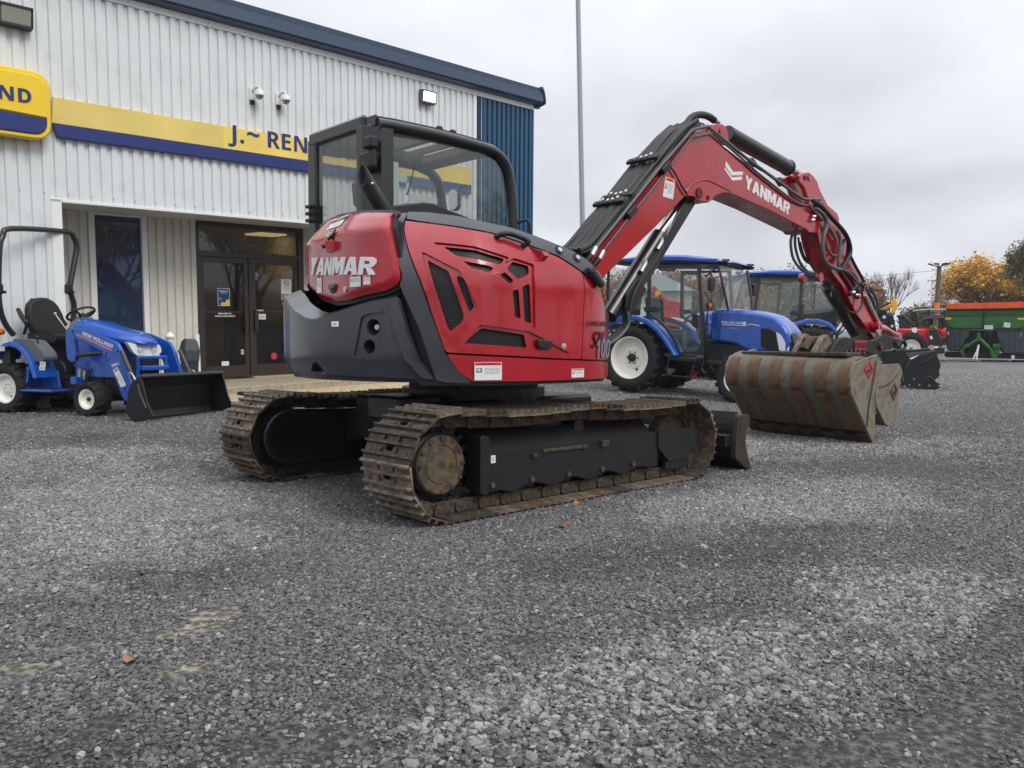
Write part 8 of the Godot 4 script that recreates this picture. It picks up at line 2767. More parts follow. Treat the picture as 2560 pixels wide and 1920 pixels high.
	# pallets it stands on
	for k in 4:
		var w := 1.05
		var pl := thing("pallet", ["weathered wooden pallet under the left end of the green spreader", "weathered wooden pallet below the spreader's white stand", "weathered wooden pallet under the spreader right of its stand", "wooden pallet at the right edge of the picture under the spreader"][k], "pallet", Transform3D(Basis(Vector3(0.759, 0, 0.428), Vector3(0, 1, 0), Vector3(-0.491, 0, 0.871)), Vector3(16.918, 0.341, -30)), "pallets under the spreader")
		pl.position += Vector3(-1.5 + k * 1.1, 0.0, -0.4 + 0.1 * (k % 2))
		for j in 5:
			b = MB.new()
			b.box(Vector3(0, 0.1, 0.45 - 0.22 * j), Vector3(w, 0.025, 0.12), Basis(), 0.004)
			part("board", b, mat("pallet_wood", Color(0.52, 0.5, 0.47), 0.85), pl)
		for j in 3:
			b = MB.new()
			b.box(Vector3(-w * 0.45 + w * 0.45 * j, 0.03, 0), Vector3(0.12, 0.11, 1.0), Basis(), 0.004)
			part("block", b, M.pallet_wood, pl)

func make_far_machines():
	# black snow bucket behind the excavator's bucket
	var o := thing("snow_bucket", "large black loader bucket standing on the gravel beyond the excavator's bucket", "bucket", Transform3D(Basis(Vector3(0.809, 0, 0.393), Vector3(0, 1, 0), Vector3(-0.437, 0, 0.899)), Vector3(7.776, 0.165, -16)))
	var b := MB.new()
	var sidep := [Vector2(-0.249, 0.143), Vector2(-0.238, 0.352), Vector2(-0.145, 0.529), Vector2(0.022, 0.623), Vector2(0.356, 0.727), Vector2(0.408, 0.581), Vector2(0.46, 0.456), Vector2(0.429, 0.331), Vector2(0.45, 0.248), Vector2(0.356, 0.164), Vector2(0.387, 0.122), Vector2(0.45, 0.102), Vector2(0.46, 0.018), Vector2(0.335, -0.028), Vector2(-0.04, -0.003), Vector2(-0.311, 0.039), Vector2(-0.291, 0.133)]
	flat_prism(b, sidep, -0.05, 0.05, 0.008)
	part("side_plate", b, M.frame_black, o)
	b = MB.new()
	var back := [Vector2(-0.708, 0.727), Vector2(-0.228, 0.758), Vector2(-0.145, 0.54), Vector2(-0.238, 0.352), Vector2(-0.27, 0.102), Vector2(-0.603, 0.206)]
	flat_prism(b, back, -0.9, -0.06, 0.03)
	b.box(Vector3(0.0, 0.72, -0.45), Vector3(0.5, 0.05, 0.8), Basis(Vector3.BACK, 0.1), 0.01)
	part("shell", b, M.frame_black, o)
	b = MB.new()
	var top := [Vector2(-0.249, 0.748), Vector2(0.272, 0.748), Vector2(0.356, 0.717), Vector2(0.022, 0.633), Vector2(-0.145, 0.56), Vector2(-0.228, 0.665)]
	flat_prism(b, top, -0.6, -0.055, 0.01)
	part("top_plate", b, mat("plate_gray", Color(0.33, 0.35, 0.38), 0.4), o)
	b = MB.new()
	for p in [Vector2(-0.218, 0.039), Vector2(-0.124, 0.06), Vector2(0.064, 0.06), Vector2(0.252, 0.056), Vector2(0.439, 0.056), Vector2(-0.04, 0.175)]: b.cyl(Vector3(p.x, p.y, 0.05), Vector3(p.x, p.y, 0.065), 0.016, 8)
	stuff(part("bolts", b, M.zinc, o))
	b = MB.new()
	var rib := [Vector2(0.022, 0.446), Vector2(0.168, 0.519), Vector2(0.345, 0.612)]
	b.tube([Vector3(rib[0].x, rib[0].y, 0.05), Vector3(rib[1].x, rib[1].y, 0.05), Vector3(rib[2].x, rib[2].y, 0.05)], 0.015, 6)
	var half := [Vector2(0.147, 0.122), Vector2(0.179, 0.195), Vector2(0.241, 0.227), Vector2(0.304, 0.195), Vector2(0.335, 0.122)]
	var hp := []
	for p in half: hp.append(Vector3(p.x, p.y, 0.05))
	b.tube(hp, 0.02, 6)
	part("rib", b, M.frame_black, o)
	# two red telescopic handlers
	for k in 2:
		telehandler(k)
	# yellow mini excavator arm
	o = thing("yellow_excavator", "yellow excavator boom raised among the machines in front of the bare tree", "excavator", Transform3D(Basis(Vector3(0.829, 0, 0.377), Vector3(0, 1, 0), Vector3(-0.414, 0, 0.91)), Vector3(17.282, 2.294, -38)))
	for q in [[Vector2(-0.56, 0.223), Vector2(-0.535, 0.322), Vector2(-0.238, 0.495), Vector2(-0.015, 0.579), Vector2(0.009, 0.47), Vector2(-0.288, 0.297)], [Vector2(-0.015, 0.693), Vector2(0.059, 0.792), Vector2(0.158, 0.768), Vector2(0.232, 0.569), Vector2(0.207, 0.371), Vector2(0.108, 0.124), Vector2(-0.015, 0.099), Vector2(0.009, 0.421)], [Vector2(-0.734, 0.272), Vector2(-0.511, 0.347), Vector2(-0.511, 0.173), Vector2(-0.734, 0.074)]]:
		b = MB.new()
		flat_prism(b, q, -0.25, 0.0, 0.03)
		part("boom_section", b, mat("machine_yellow", Color(0.92, 0.66, 0.05), 0.4), o)
	b = MB.new()
	var cy := [Vector2(-0.734, 0.297), Vector2(-0.139, 0.594)]
	b.cyl(Vector3(cy[0].x, cy[0].y, 0.1), Vector3(cy[1].x, cy[1].y, 0.1), 0.06, 8)
	flat_prism(b, [Vector2(-1.229, 0.173), Vector2(-0.436, 0.173), Vector2(-0.436, -0.817), Vector2(-1.229, -0.817)], -1.0, -0.1, 0.05)
	part("boom_cylinder", b, M.plastic_black, o)
	# dark round-fronted cab of a loader beside the arm
	o = thing("loader_cab", "dark curved loader cab showing just right of the excavator arm", "loader", Transform3D(Basis(Vector3(0.84, 0, 0.367), Vector3(0, 1, 0), Vector3(-0.4, 0, 0.916)), Vector3(10.476, 1.011, -24)))
	var post := [Vector2(-0.315, 1.542), Vector2(-0.158, 1.511), Vector2(-0.033, 1.323), Vector2(0.029, 1.073), Vector2(0.045, 0.854)]
	var pts := []
	for p in post: pts.append(Vector3(p.x, p.y, 0))
	var pts2 := []
	for p in post: pts2.append(Vector3(p.x - 0.1, p.y, -1.1))
	b = MB.new()
	b.tube(curve(pts, 4), 0.05, 8)
	b.tube(curve(pts2, 4), 0.05, 8)
	for e in [0, 2, 4]: b.tube([pts[e], pts2[e]], 0.04, 6)
	b.tube(curve([pts[1], pts[1] + Vector3(0.1, 0.03, 0.3), pts[1] + Vector3(0.32, -0.02, 0.3), pts[1] + Vector3(0.36, -0.2, 0.3)], 4), 0.02, 6)
	b.box(pts[0] + Vector3(-0.05, 0.05, 0), Vector3(0.12, 0.1, 0.1), Basis(), 0.02)
	b.box(pts[0] + Vector3(0.12, 0.05, 0), Vector3(0.12, 0.1, 0.1), Basis(), 0.02)
	b.box(Vector3(-0.15, 0.2, -0.6), Vector3(1.2, 1.4, 1.0), Basis(), 0.05)
	part("frame", b, M.plastic_black, o)
	b = MB.new()
	for e in pts.size() - 1: b.quad(pts[e], pts[e + 1], pts2[e + 1], pts2[e])
	part("pane", b, M.cab_glass, o)
	# black coupler tower with white labels
	o = thing("loader_coupler", "black loader lift arm and hose block in front of the red handlers", "coupler", Transform3D(Basis(Vector3(0.829, 0, 0.376), Vector3(0, 1, 0), Vector3(-0.413, 0, 0.911)), Vector3(9.976, 0.907, -22)))
	for q in [[Vector2(-0.085, 0.86), Vector2(0.058, 0.889), Vector2(0.173, 0.401), Vector2(0.144, 0.344), Vector2(0.001, 0.401)], [Vector2(-0.372, 0.917), Vector2(-0.114, 0.975), Vector2(-0.056, 0.631), Vector2(-0.2, 0.573), Vector2(-0.372, 0.717)]]:
		b = MB.new()
		flat_prism(b, q, -0.3, 0.0, 0.02)
		part("arm_plate", b, M.plastic_black, o)
	b = MB.new()
	for p in [Vector2(-0.257, 0.96), Vector2(-0.171, 0.946), Vector2(-0.314, 0.932), Vector2(0.058, 0.688)]: b.cyl(Vector3(p.x, p.y, 0.0), Vector3(p.x, p.y, 0.08), 0.06, 10)
	part("hose_block", b, M.plastic_black, o)
	b = MB.new()
	flat_prism(b, [Vector2(-0.223, 0.86), Vector2(-0.137, 0.86), Vector2(-0.137, 0.774), Vector2(-0.214, 0.78)], 0.0, 0.02)
	flat_prism(b, [Vector2(0.007, 0.608), Vector2(0.073, 0.614), Vector2(0.075, 0.55), Vector2(0.012, 0.545)], 0.0, 0.02)
	part("label", b, M.trim_white, o)
	# red implement under the first tractor and the red loader seen through its glass
	o = thing("red_implement_foot", "small red metal implement foot on the gravel under the first blue tractor", "implement", Transform3D(Basis(Vector3(0.954, 0, 0.209), Vector3(0, 1, 0), Vector3(-0.214, 0, 0.977)), Vector3(4.159, 0.095, -19)))
	b = MB.new()
	flat_prism(b, [Vector2(-0.053, 0.227), Vector2(0.096, 0.242), Vector2(0.034, 0.148), Vector2(0.047, 0.049), Vector2(-0.164, 0.049)], -0.3, 0.0, 0.01)
	part("foot_plate", b, mat("implement_red", Color(0.72, 0.06, 0.1), 0.4), o)
	b = MB.new()
	b.box(Vector3(0, 0.0, -0.15), Vector3(0.9, 0.06, 0.2), Basis(), 0.01)
	part("skid", b, M.plastic_black, o)
	o = thing("red_snow_blower", "red implement with yellow label seen through the first tractor's cab glass", "implement", Transform3D(Basis(Vector3(0.969, 0, 0.172), Vector3(0, 1, 0), Vector3(-0.175, 0, 0.985)), Vector3(3.727, 0.783, -21)))
	b = MB.new()
	flat_prism(b, [Vector2(-0.227, 1.648), Vector2(-0.159, 1.676), Vector2(0.211, 1.306), Vector2(0.567, 1.265), Vector2(0.567, 0.362), Vector2(0.019, 0.362), Vector2(-0.213, 1.292)], -0.8, 0.0, 0.03)
	part("housing", b, M.implement_red, o)
	b = MB.new()
	flat_prism(b, [Vector2(-0.159, 1.484), Vector2(-0.049, 1.553), Vector2(-0.008, 1.457), Vector2(-0.131, 1.375)], 0.0, 0.01)
	flat_prism(b, [Vector2(-0.241, 1.375), Vector2(-0.145, 1.347), Vector2(-0.035, 1.142), Vector2(-0.117, 1.128)], 0.0, 0.012)
	part("label", b, mat("label_yellow", Color(0.85, 0.82, 0.2), 0.5), o)

func telehandler(k: int):
	var d := [30.0, 37.0][k] as float
	var o := thing("telescopic_handler", ["red telescopic handler with black boom head left of the green spreader", "red handler with white roofed cab standing behind the other red handler"][k], "handler", Transform3D(Basis(Vector3(0.81, 0, 0.393), Vector3(0, 1, 0), Vector3(-0.436, 0, 0.9)), Vector3(14.553, 0.402, -30)) if k == 0 else Transform3D(Basis(Vector3(0.804, 0, 0.397), Vector3(0, 1, 0), Vector3(-0.443, 0, 0.896)), Vector3(18.295, 0.584, -37)), "red handlers beside the spreader")
	var red := paint("handler_red", Color(0.75, 0.07, 0.07), 0.35, 0.5)
	var b := MB.new()
	if k == 0:
		flat_prism(b, [Vector2(-0.721, 1.177), Vector2(-0.165, 1.177), Vector2(0.364, 1.15), Vector2(0.392, 0.844), Vector2(0.503, 0.566), Vector2(0.336, 0.538), Vector2(0.197, 0.788), Vector2(-0.026, 0.955), Vector2(-0.443, 0.927), Vector2(-0.721, 0.844)], -1.4, 0.0, 0.05)
		part("body", b, red, o)
		b = MB.new()
		flat_prism(b, [Vector2(-0.471, 0.955), Vector2(-0.276, 1.011), Vector2(0.086, 0.983), Vector2(0.113, 0.955), Vector2(-0.276, 0.913), Vector2(-0.443, 0.872)], -0.5, 0.12, 0.03)
		part("fender", b, mat("fender_gray", gray(0.25), 0.6), o)
		var wp := [Vector2(-0.192, 0.51)]
		wheel(o, Transform3D(Basis(), Vector3(wp[0].x, wp[0].y - 0.08, 0.05)), 0.62, 0.42, 0.34, 18, 0.1)
		b = MB.new()
		for q in [[Vector2(0.419, 1.122), Vector2(0.67, 1.15), Vector2(0.892, 0.566), Vector2(0.864, 0.524), Vector2(0.781, 0.566), Vector2(0.67, 0.482), Vector2(0.503, 0.705)], [Vector2(0.656, 1.15), Vector2(0.725, 1.15), Vector2(0.906, 0.649), Vector2(0.892, 0.538)], [Vector2(0.614, 0.454), Vector2(0.836, 0.51), Vector2(1.003, 0.482), Vector2(1.003, 0.288), Vector2(0.725, 0.26)]]: flat_prism(b, q, -0.5, 0.1, 0.02)
		part("boom_head", b, M.plastic_black, o)
		b = MB.new()
		for q in [[Vector2(0.469, 0.899), Vector2(0.544, 0.913), Vector2(0.572, 0.802), Vector2(0.497, 0.783)], [Vector2(0.628, 0.552), Vector2(0.781, 0.538), Vector2(0.753, 0.468), Vector2(0.62, 0.482)], [Vector2(-0.665, 0.885), Vector2(-0.54, 0.885), Vector2(-0.554, 0.788), Vector2(-0.679, 0.802)]]: flat_prism(b, q, 0.1, 0.12)
		stuff(part("labels", b, M.trim_white, o))
		b = MB.new()
		for q in [[[0, 780], [70, 780], [110, 800], [160, 880], [170, 930]], [[350, 830], [420, 790], [520, 785], [610, 800]], [[40, 800], [40, 940]], [[550, 800], [550, 940]], [[420, 800], [400, 940]]]:
			var p := []
			for e in q: p.append(Vector3((e[0] / 5.184 + 2240 - 2290) * 0.01442, (903 - 640 - e[1] / 5.184) * 0.01442, -0.1))
			b.tube(p, 0.055, 6)
			var p2 := []
			for e in p: p2.append(e + Vector3(0.1, 0, -1.1))
			b.tube(p2, 0.055, 6)
		stuff(part("cab_frame", b, M.plastic_black, o))
		b = MB.new()
		flat_prism(b, [Vector2(0.28, 1.525), Vector2(0.475, 1.586), Vector2(0.948, 1.581), Vector2(0.948, 1.539), Vector2(0.503, 1.533)], -1.2, 0.0, 0.01)
		part("cab_roof", b, mat("roof_gray", gray(0.3), 0.5), o)
		b = MB.new()
		var lp := [Vector2(-0.087, 1.116), Vector2(0.72, 1.656)]
		b.cyl(Vector3(lp[0].x, lp[0].y, 0.05), Vector3(lp[0].x, lp[0].y, 0.12), 0.1, 14)
		part("headlight", b, M.trim_white, o)
		b = MB.new()
		b.cyl(Vector3(lp[1].x, lp[1].y - 0.06, -0.6), Vector3(lp[1].x, lp[1].y + 0.06, -0.6), 0.07, 10)
		part("beacon", b, M.orange, o)
		b = MB.new()
		flat_prism(b, [Vector2(0.447, 1.261), Vector2(0.531, 1.316), Vector2(0.67, 1.316), Vector2(0.711, 1.233), Vector2(0.697, 1.15), Vector2(0.447, 1.15)], -0.9, -0.5, 0.05)
		part("seat", b, mat("seat_yellow_green", Color(0.6, 0.6, 0.12), 0.6), o)
		b = MB.new()
		flat_prism(b, [Vector2(0.781, 1.136), Vector2(1.045, 1.136), Vector2(1.059, 0.899), Vector2(0.836, 0.927)], -1.6, -0.6, 0.05)
		part("engine_cover", b, red, o)
	else:
		flat_prism(b, [Vector2(-0.73, 1.201), Vector2(0.95, 1.166), Vector2(0.95, 0.721), Vector2(-0.73, 0.721)], -1.8, -0.4, 0.06)
		part("body", b, red, o)
		b = MB.new()
		flat_prism(b, [Vector2(-0.576, 1.914), Vector2(-0.421, 1.962), Vector2(0.196, 2.003), Vector2(0.899, 1.99), Vector2(0.899, 1.935), Vector2(0.196, 1.948), Vector2(-0.387, 1.914)], -2.0, 0.0, 0.02)
		part("cab_roof", b, mat("roof_pale", gray(0.7), 0.4), o)
		for e in [[200, 710, 180, 920], [405, 700, 405, 800], [610, 700, 610, 800], [220, 715, 280, 920]]:
			b = MB.new()
			b.box(Vector3(((e[0] + e[2]) * 0.5 / 5.184 + 2240 - 2310) * 0.01778, (885 - 640 - (e[1] + e[3]) * 0.5 / 5.184) * 0.01778, -0.2), Vector3(0.1, absf(e[3] - e[1]) / 5.184 * 0.01778, 0.1), Basis(Vector3.BACK, atan2(e[2] - e[0], e[3] - e[1])), 0.01)
			part("cab_post", b, M.plastic_black, o)
		b = MB.new()
		flat_prism(b, [Vector2(-0.473, 1.894), Vector2(0.127, 1.935), Vector2(0.127, 1.647), Vector2(-0.113, 1.509), Vector2(-0.25, 1.218)], -0.25, -0.24)
		part("pane", b, M.cab_glass, o)
		b = MB.new()
		flat_prism(b, [Vector2(-0.73, 1.749), Vector2(-0.507, 1.801), Vector2(-0.507, 1.612), Vector2(-0.713, 1.578)], -0.2, 0.0, 0.02)
		part("mirror", b, M.plastic_black, o)
		b = MB.new()
		var lp := [Vector2(0.515, 2.161)]
		b.cyl(Vector3(lp[0].x, lp[0].y - 0.1, -0.6), Vector3(lp[0].x, lp[0].y + 0.12, -0.6), 0.12, 12)
		part("beacon", b, M.orange, o)

func make_utility_pole():
	var o := thing("utility_pole", "weathered wooden pole with four floodlights at its top left of the yellow tree", "pole", Transform3D(Basis(Vector3(0.795, 0, 0.403), Vector3(0, 1, 0), Vector3(-0.452, 0, 0.892)), Vector3(27.904, 3.149, -55)))
	var e := [Vector2(0.131, 2.961), Vector2(0.03, 0.345), Vector2(-0.349, 3.069), Vector2(-0.206, 2.983), Vector2(0.726, 3.054), Vector2(0.547, 2.961), Vector2(0.224, 3.069), Vector2(0.367, 3.097)]
	var b := MB.new()
	b.tube([Vector3(e[1].x, e[1].y - 1.5, 0), Vector3(e[0].x, e[0].y, 0)], [0.21, 0.15], 12)
	part("shaft", b, mat("pole_wood", Color(0.36, 0.34, 0.31), 0.9), o)
	for k in 4:
		var a := [PI, 0.0, PI * 0.6, PI * 0.3][k] as float
		b = MB.new()
		var c := Vector3(e[0].x, e[0].y, 0)
		var tip := c + Vector3(cos(a) * 0.42, 0.12, sin(a) * 0.3)
		b.tube([c, tip], 0.03, 6)
		b.box(tip + Vector3(cos(a) * 0.15, 0.04, sin(a) * 0.1), Vector3(0.38, 0.09, 0.26), Basis(Vector3.BACK, cos(a) * 0.35), 0.02)
		part("floodlight", b, M.plastic_black, o)
	# overhead line
	var w := [Vector3(23.103, 5.445, -55), Vector3(25.308, 5.611, -55), Vector3(27.832, 5.864, -55)]
	var w2 := [Vector3(28.081, 5.851, -55), Vector3(29.297, 5.736, -55), Vector3(30.299, 5.599, -55)]
	b = MB.new()
	b.tube(curve(Array(w), 6), 0.012, 5)
	b.tube(curve(Array(w2), 6), 0.012, 5)
	var x := part("overhead_line", b, M.hose, self)
	tag(x, "thin overhead wire running to the pole with floodlights", "wire")

func make_far_building():
	var o := thing("far_building", "pale building with gray green hip roof seen through the first tractor's cab", "building", Transform3D(Basis(Vector3(0.961, 0, 0.194), Vector3(0, 1, 0), Vector3(-0.197, 0, 0.98)), Vector3(9.665, 0.969, -48)))
	var e := [Vector2(-3.362, 3.056), Vector2(0.643, 3.056), Vector2(0.643, 1.992), Vector2(-3.362, 1.992), Vector2(-3.987, 3.056), Vector2(0.831, 3.056), Vector2(-1.234, 4.339), Vector2(-2.736, 4.339)]
	var b := MB.new()
	flat_prism(b, [e[0], e[1], e[2] + Vector2(0, -1.5), e[3] + Vector2(0, -1.5)], -8.0, -0.3)
	part("wall", b, mat("wall_pale_green", Color(0.66, 0.7, 0.66), 0.8), o)
	b = MB.new()
	b.loft([PackedVector3Array([Vector3(e[4].x, e[4].y, 0), Vector3(e[5].x, e[5].y, 0), Vector3(e[5].x, e[5].y, -9), Vector3(e[4].x, e[4].y, -9)]), PackedVector3Array([Vector3(e[7].x, e[7].y, -4), Vector3(e[6].x, e[6].y, -4), Vector3(e[6].x, e[6].y, -5), Vector3(e[7].x, e[7].y, -5)])], true, true, false)
	part("roof", b, mat("roof_slate", Color(0.45, 0.52, 0.5), 0.7), o)

# ---- trees ----
func limb(b: MB, tips: Array, from: Vector3, dir: Vector3, len: float, r: float, depth: int, spread: float, lift: float):
	var p := [from]
	var d := dir
	var n := 3
	for k in n:
		d = (d + Vector3(rng.randf_range(-1, 1), rng.randf_range(-0.6, 0.8) + lift, rng.randf_range(-1, 1)) * 0.16).normalized()
		p.append(p[-1] + d * len / n)
	b.tube(p, [r, r * 0.87, r * 0.75, r * 0.62], 6 if depth > 1 else 4, false)
	if depth <= 1: 
		for q in p.slice(1): tips.append(q)
	if depth == 0: return
	var kids := 3 if depth > 2 else rng.randi_range(3, 4)
	for k in kids:
		var a := TAU * (k + rng.randf()) / kids
		var side := d.cross(Vector3(0.3, 0.2, 1)).normalized().rotated(d, a)
		var nd := (d + side * spread * rng.randf_range(0.6, 1.2)).normalized()
		limb(b, tips, p[-1] if k or depth < 3 else p[2], nd, len * rng.randf_range(0.62, 0.85), r * 0.58, depth - 1, spread, lift)
	limb(b, tips, p[-1], (d + Vector3(0, lift, 0) * 0.4).normalized(), len * 0.8, r * 0.6, depth - 1, spread, lift)

func leaf_clump(seed_n: int, size: float, n: int) -> ArrayMesh:
	var b := MB.new()
	b.flat()
	rng.seed = seed_n
	for k in n:
		var c := Vector3(rng.randfn(), rng.randfn(), rng.randfn()) * 0.5
		var u := Vector3(rng.randfn(), rng.randfn(), rng.randfn()).normalized() * size
		var v := u.cross(Vector3(rng.randfn(), rng.randfn(), rng.randfn())).normalized() * size * 0.6
		b.quad(c - u, c - v * 0.9, c + u, c + v)
	return b.mesh()

func tree(called: String, label: String, at: Transform3D, high: float, trunk: float, depth: int, spread: float, colors: Array, clumps: int, clump_size: float, seed_n: int, squash := 1.0, group := "") -> Node3D:
	var o := thing(called, label, "tree", at, group)
	rng.seed = seed_n
	var b := MB.new()
	var tips := []
	b.tube([Vector3(0, -1.0, 0), Vector3(0, trunk * 0.5, 0.02), Vector3(0.04, trunk, 0)], [high * 0.028, high * 0.023, high * 0.02], 8, false)
	var n := 5
	for k in n:
		var a := TAU * (k + rng.randf() * 0.6) / n
		limb(b, tips, Vector3(0.02, trunk * rng.randf_range(0.75, 1.0), 0), Vector3(cos(a) * spread, 1.0, sin(a) * spread).normalized(), (high - trunk) * 0.36 * rng.randf_range(0.8, 1.15), high * 0.012, depth, spread * 0.9, 0.18)
	part("trunk", b, mat("bark_%d" % seed_n, Color(0.25, 0.22, 0.2) if clumps > 300 else Color(0.44, 0.41, 0.4), 0.9), o)
	var top := 0.01
	for q in tips: top = maxf(top, q.y)
	var k2 := high / top
	o.get_child(0).scale = Vector3(k2 * squash, k2, k2 * squash)
	if clumps > 0:
		var mm := MultiMesh.new()
		mm.transform_format = MultiMesh.TRANSFORM_3D
		mm.use_colors = true
		mm.mesh = leaf_clump(seed_n + 3, 0.3, 9)
		mm.instance_count = clumps
		rng.seed = seed_n + 9
		for i in clumps:
			var q: Vector3 = tips[rng.randi() % tips.size()]
			q = Vector3(q.x * k2 * squash, q.y * k2, q.z * k2 * squash) + Vector3(rng.randfn(), rng.randfn() * 0.8, rng.randfn()) * clump_size * 0.7
			mm.set_instance_transform(i, Transform3D(Basis.from_euler(Vector3(rng.randf() * TAU, rng.randf() * TAU, 0)).scaled(Vector3.ONE * clump_size * rng.randf_range(0.5, 1.2)), q))
			var c: Color = colors[rng.randi() % colors.size()]
			mm.set_instance_color(i, c * rng.randf_range(0.75, 1.25))
		var cr := MultiMeshInstance3D.new()
		cr.name = "crown"
		cr.multimesh = mm
		var lm: StandardMaterial3D = M.leaf_mass
		cr.material_override = lm
		o.add_child(cr)
		stuff(cr)
	return o

func make_trees():
	var lm := mat("leaf_mass", Color.WHITE, 0.7)
	lm.vertex_color_use_as_albedo = true
	lm.backlight_enabled = true
	lm.backlight = Color(0.35, 0.35, 0.3)
	var gold := [Color(0.66, 0.37, 0.02), Color(0.72, 0.44, 0.03), Color(0.58, 0.3, 0.02), Color(0.5, 0.3, 0.03)]
	var olive := [Color(0.11, 0.1, 0.03), Color(0.15, 0.115, 0.035), Color(0.085, 0.09, 0.03), Color(0.2, 0.13, 0.035)]
	var rusty := [Color(0.26, 0.11, 0.03), Color(0.33, 0.16, 0.04), Color(0.17, 0.1, 0.03)]
	var green := [Color(0.05, 0.075, 0.02), Color(0.075, 0.095, 0.03), Color(0.1, 0.1, 0.035)]
	var base := func(u_x: float, z: float) -> Transform3D: return Transform3D(Basis(), Vector3(u_x, height(u_x, z) - 0.2, z))
	tree("golden_tree", "broad golden yellow autumn tree behind the green spreader", base.call(40.0, -70.0), 7.4, 1.6, 4, 0.75, gold, 3600, 0.4, 101, 0.95)
	tree("olive_tree", "tall olive brown tree at the right edge of the picture", base.call(39.6, -60.0), 8.7, 1.8, 4, 0.6, olive, 4600, 0.42, 103, 0.8)
	tree("olive_tree", "dark green brown tree low behind the right end of the spreader", base.call(44.5, -66.0), 8.4, 1.5, 4, 0.7, olive, 3600, 0.42, 107, 1.0)
	tree("bare_tree", "leafless gray tree behind the yellow excavator boom", base.call(31.5, -70.0), 6.6, 1.6, 3, 0.5, [], 0, 0.3, 109, 0.6)
	tree("bare_tree", "thin half bare tree between the wooden pole and the golden tree", base.call(37.5, -74.0), 4.6, 1.0, 3, 0.6, [Color(0.35, 0.24, 0.1)], 260, 0.25, 111, 1.0)
	# conifers and hedge
	for k in 3:
		var o := thing("conifer", ["pointed dark conifer above the hedge right of the yellow boom", "smaller brownish conifer beside the pointed one", "tiny dark conifer left of the wooden pole"][k], "tree", base.call([32.6, 34.0, 41.0][k], [-75.0, -77.0, -80.0][k]))
		rng.seed = 200 + k
		var high := [4.3, 3.6, 3.8][k] as float
		var b := MB.new()
		b.tube([Vector3(0, -0.5, 0), Vector3(0, high * 0.95, 0)], [0.12, 0.02], 6)
		part("trunk", b, mat("conifer_bark", Color(0.2, 0.16, 0.13), 0.9), o)
		b = MB.new()
		b.flat()
		for i in 420:
			var f := sqrt(rng.randf())
			var y := high * (1.0 - f * 0.95)
			var a := rng.randf() * TAU
			var r := f * high * 0.26 * rng.randf_range(0.5, 1.15)
			var c := Vector3(cos(a) * r, y - r * 0.3, sin(a) * r)
			var out := Vector3(cos(a), -0.35, sin(a)) * 0.34
			var sd := Vector3(-sin(a), 0, cos(a)) * 0.11
			b.quad(c - out * 0.5, c + sd, c + out, c - sd)
		part("crown", b, mat("conifer_green_%d" % k, [Color(0.17, 0.23, 0.16), Color(0.3, 0.29, 0.18), Color(0.15, 0.2, 0.15)][k], 0.8), o)
	for e in [["hedge", "long clipped dark green hedge in front of the bare tree", Vector3(33.5, 0, -62.0), Vector3(9.0, 2.5, 1.4), green, 1500]]:
		var o := thing(e[0], e[1], "hedge", Transform3D(Basis(), Vector3(e[2].x, height(e[2].x, e[2].z), e[2].z)))
		var mm := MultiMesh.new()
		mm.transform_format = MultiMesh.TRANSFORM_3D
		mm.use_colors = true
		mm.mesh = leaf_clump(77, 0.22, 10)
		mm.instance_count = e[5]
		rng.seed = 55
		for i in e[5]:
			var q := Vector3(rng.randf_range(-0.5, 0.5) * e[3].x, rng.randf() * e[3].y, rng.randf_range(-0.5, 0.5) * e[3].z)
			mm.set_instance_transform(i, Transform3D(Basis.from_euler(Vector3(rng.randf() * 6, rng.randf() * 6, 0)).scaled(Vector3.ONE * 0.5), q))
			mm.set_instance_color(i, green[rng.randi() % 3] * rng.randf_range(0.6, 1.1))
		var cr := MultiMeshInstance3D.new()
		cr.name = "leaves"
		cr.multimesh = mm
		cr.material_override = lm
		o.add_child(cr)
		stuff(cr)
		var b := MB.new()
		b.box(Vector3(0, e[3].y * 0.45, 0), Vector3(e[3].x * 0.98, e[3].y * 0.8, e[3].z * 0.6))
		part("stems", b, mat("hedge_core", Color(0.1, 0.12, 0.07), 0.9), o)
	# distant autumn row behind the tractors, and trees behind the viewer that show in the panes
	var row := [[7.0, -62.0, 5.2, 0], [11.5, -66.0, 5.8, 1], [15.5, -60.0, 5.0, 0], [20.0, -68.0, 6.0, 2], [24.5, -64.0, 5.2, 1], [28.0, -72.0, 5.0, 2], [2.0, -70.0, 5.6, 2]]
	var where := ["behind the first blue tractor's windscreen", "between the two blue tractor cabs", "behind the left pane of the second blue tractor", "behind the middle of the second blue tractor", "behind the right pane of the second blue tractor", "low behind the excavator arm", "behind the rear pane of the first blue tractor"]
	for k in row.size():
		var r = row[k]
		tree("autumn_tree", ["rusty orange", "red brown", "dull green"][r[3]] + " autumn tree " + where[k], base.call(r[0], r[1]), r[2], 0.9, 3, 0.85, [rusty, rusty, green][r[3]], 1300, 0.42, 301 + k, 1.25, "autumn trees beyond the yard")
	var back := [[-14.0, 26.0, 9.0], [-4.0, 34.0, 8.0], [7.0, 30.0, 10.0], [18.0, 28.0, 9.0], [27.0, 12.0, 9.0], [30.0, -6.0, 8.0], [34.0, -13.0, 8.0], [39.0, -2.0, 9.0], [25.0, 0.0, 6.5]]
	for k in back.size():
		var r = back[k]
		tree("roadside_tree", "half bare roadside tree " + ["far left behind the viewer", "straight behind the viewer", "right of straight behind the viewer", "at right behind the viewer", "far right beside the yard", "rightmost, beyond the yard's right side", "beside the yard, near the pallets", "far beyond the yard's right edge", "small, nearest on the yard's right"][k], base.call(r[0], r[1]), r[2], 2.0, 3, 0.7, [rusty, green, gold][k % 3], 500, 0.4, 401 + k, 1.0, "roadside trees behind the viewer")

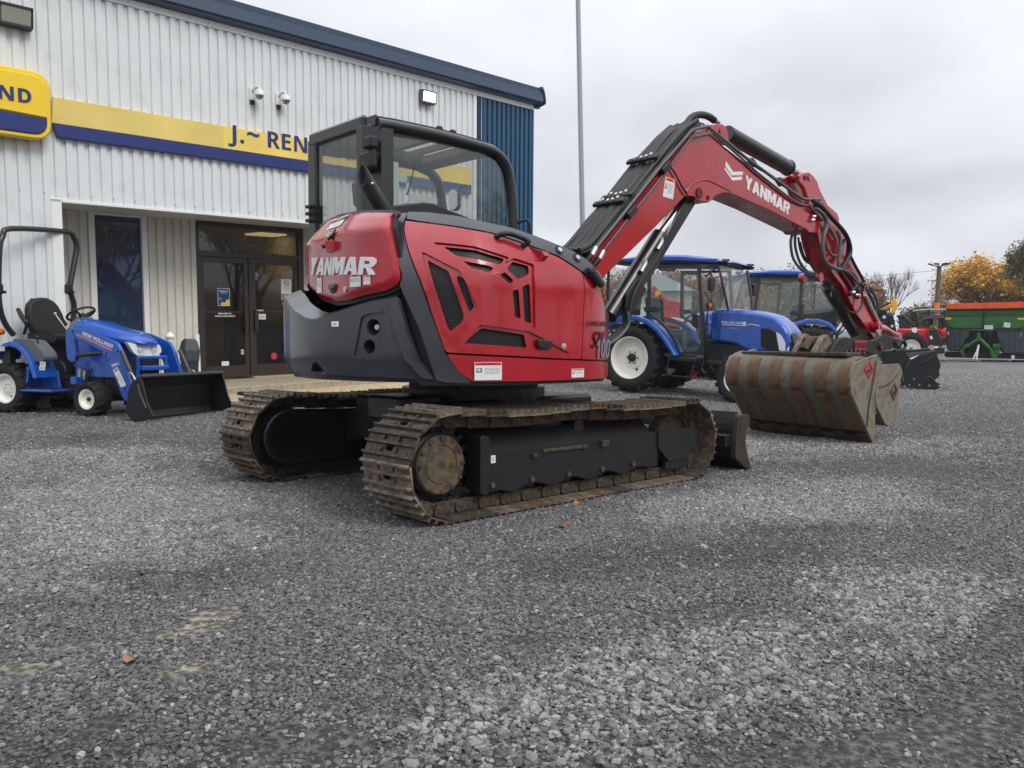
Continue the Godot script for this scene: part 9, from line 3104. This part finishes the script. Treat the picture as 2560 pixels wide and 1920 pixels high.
func _ready():
	make_camera_and_light()
	make_materials()
	make_ground()
	make_building()
	make_entrance_step()
	make_signs()
	make_wall_fittings()
	make_excavator()
	make_compact_tractor()
	make_bin()
	make_tractors()
	make_background()
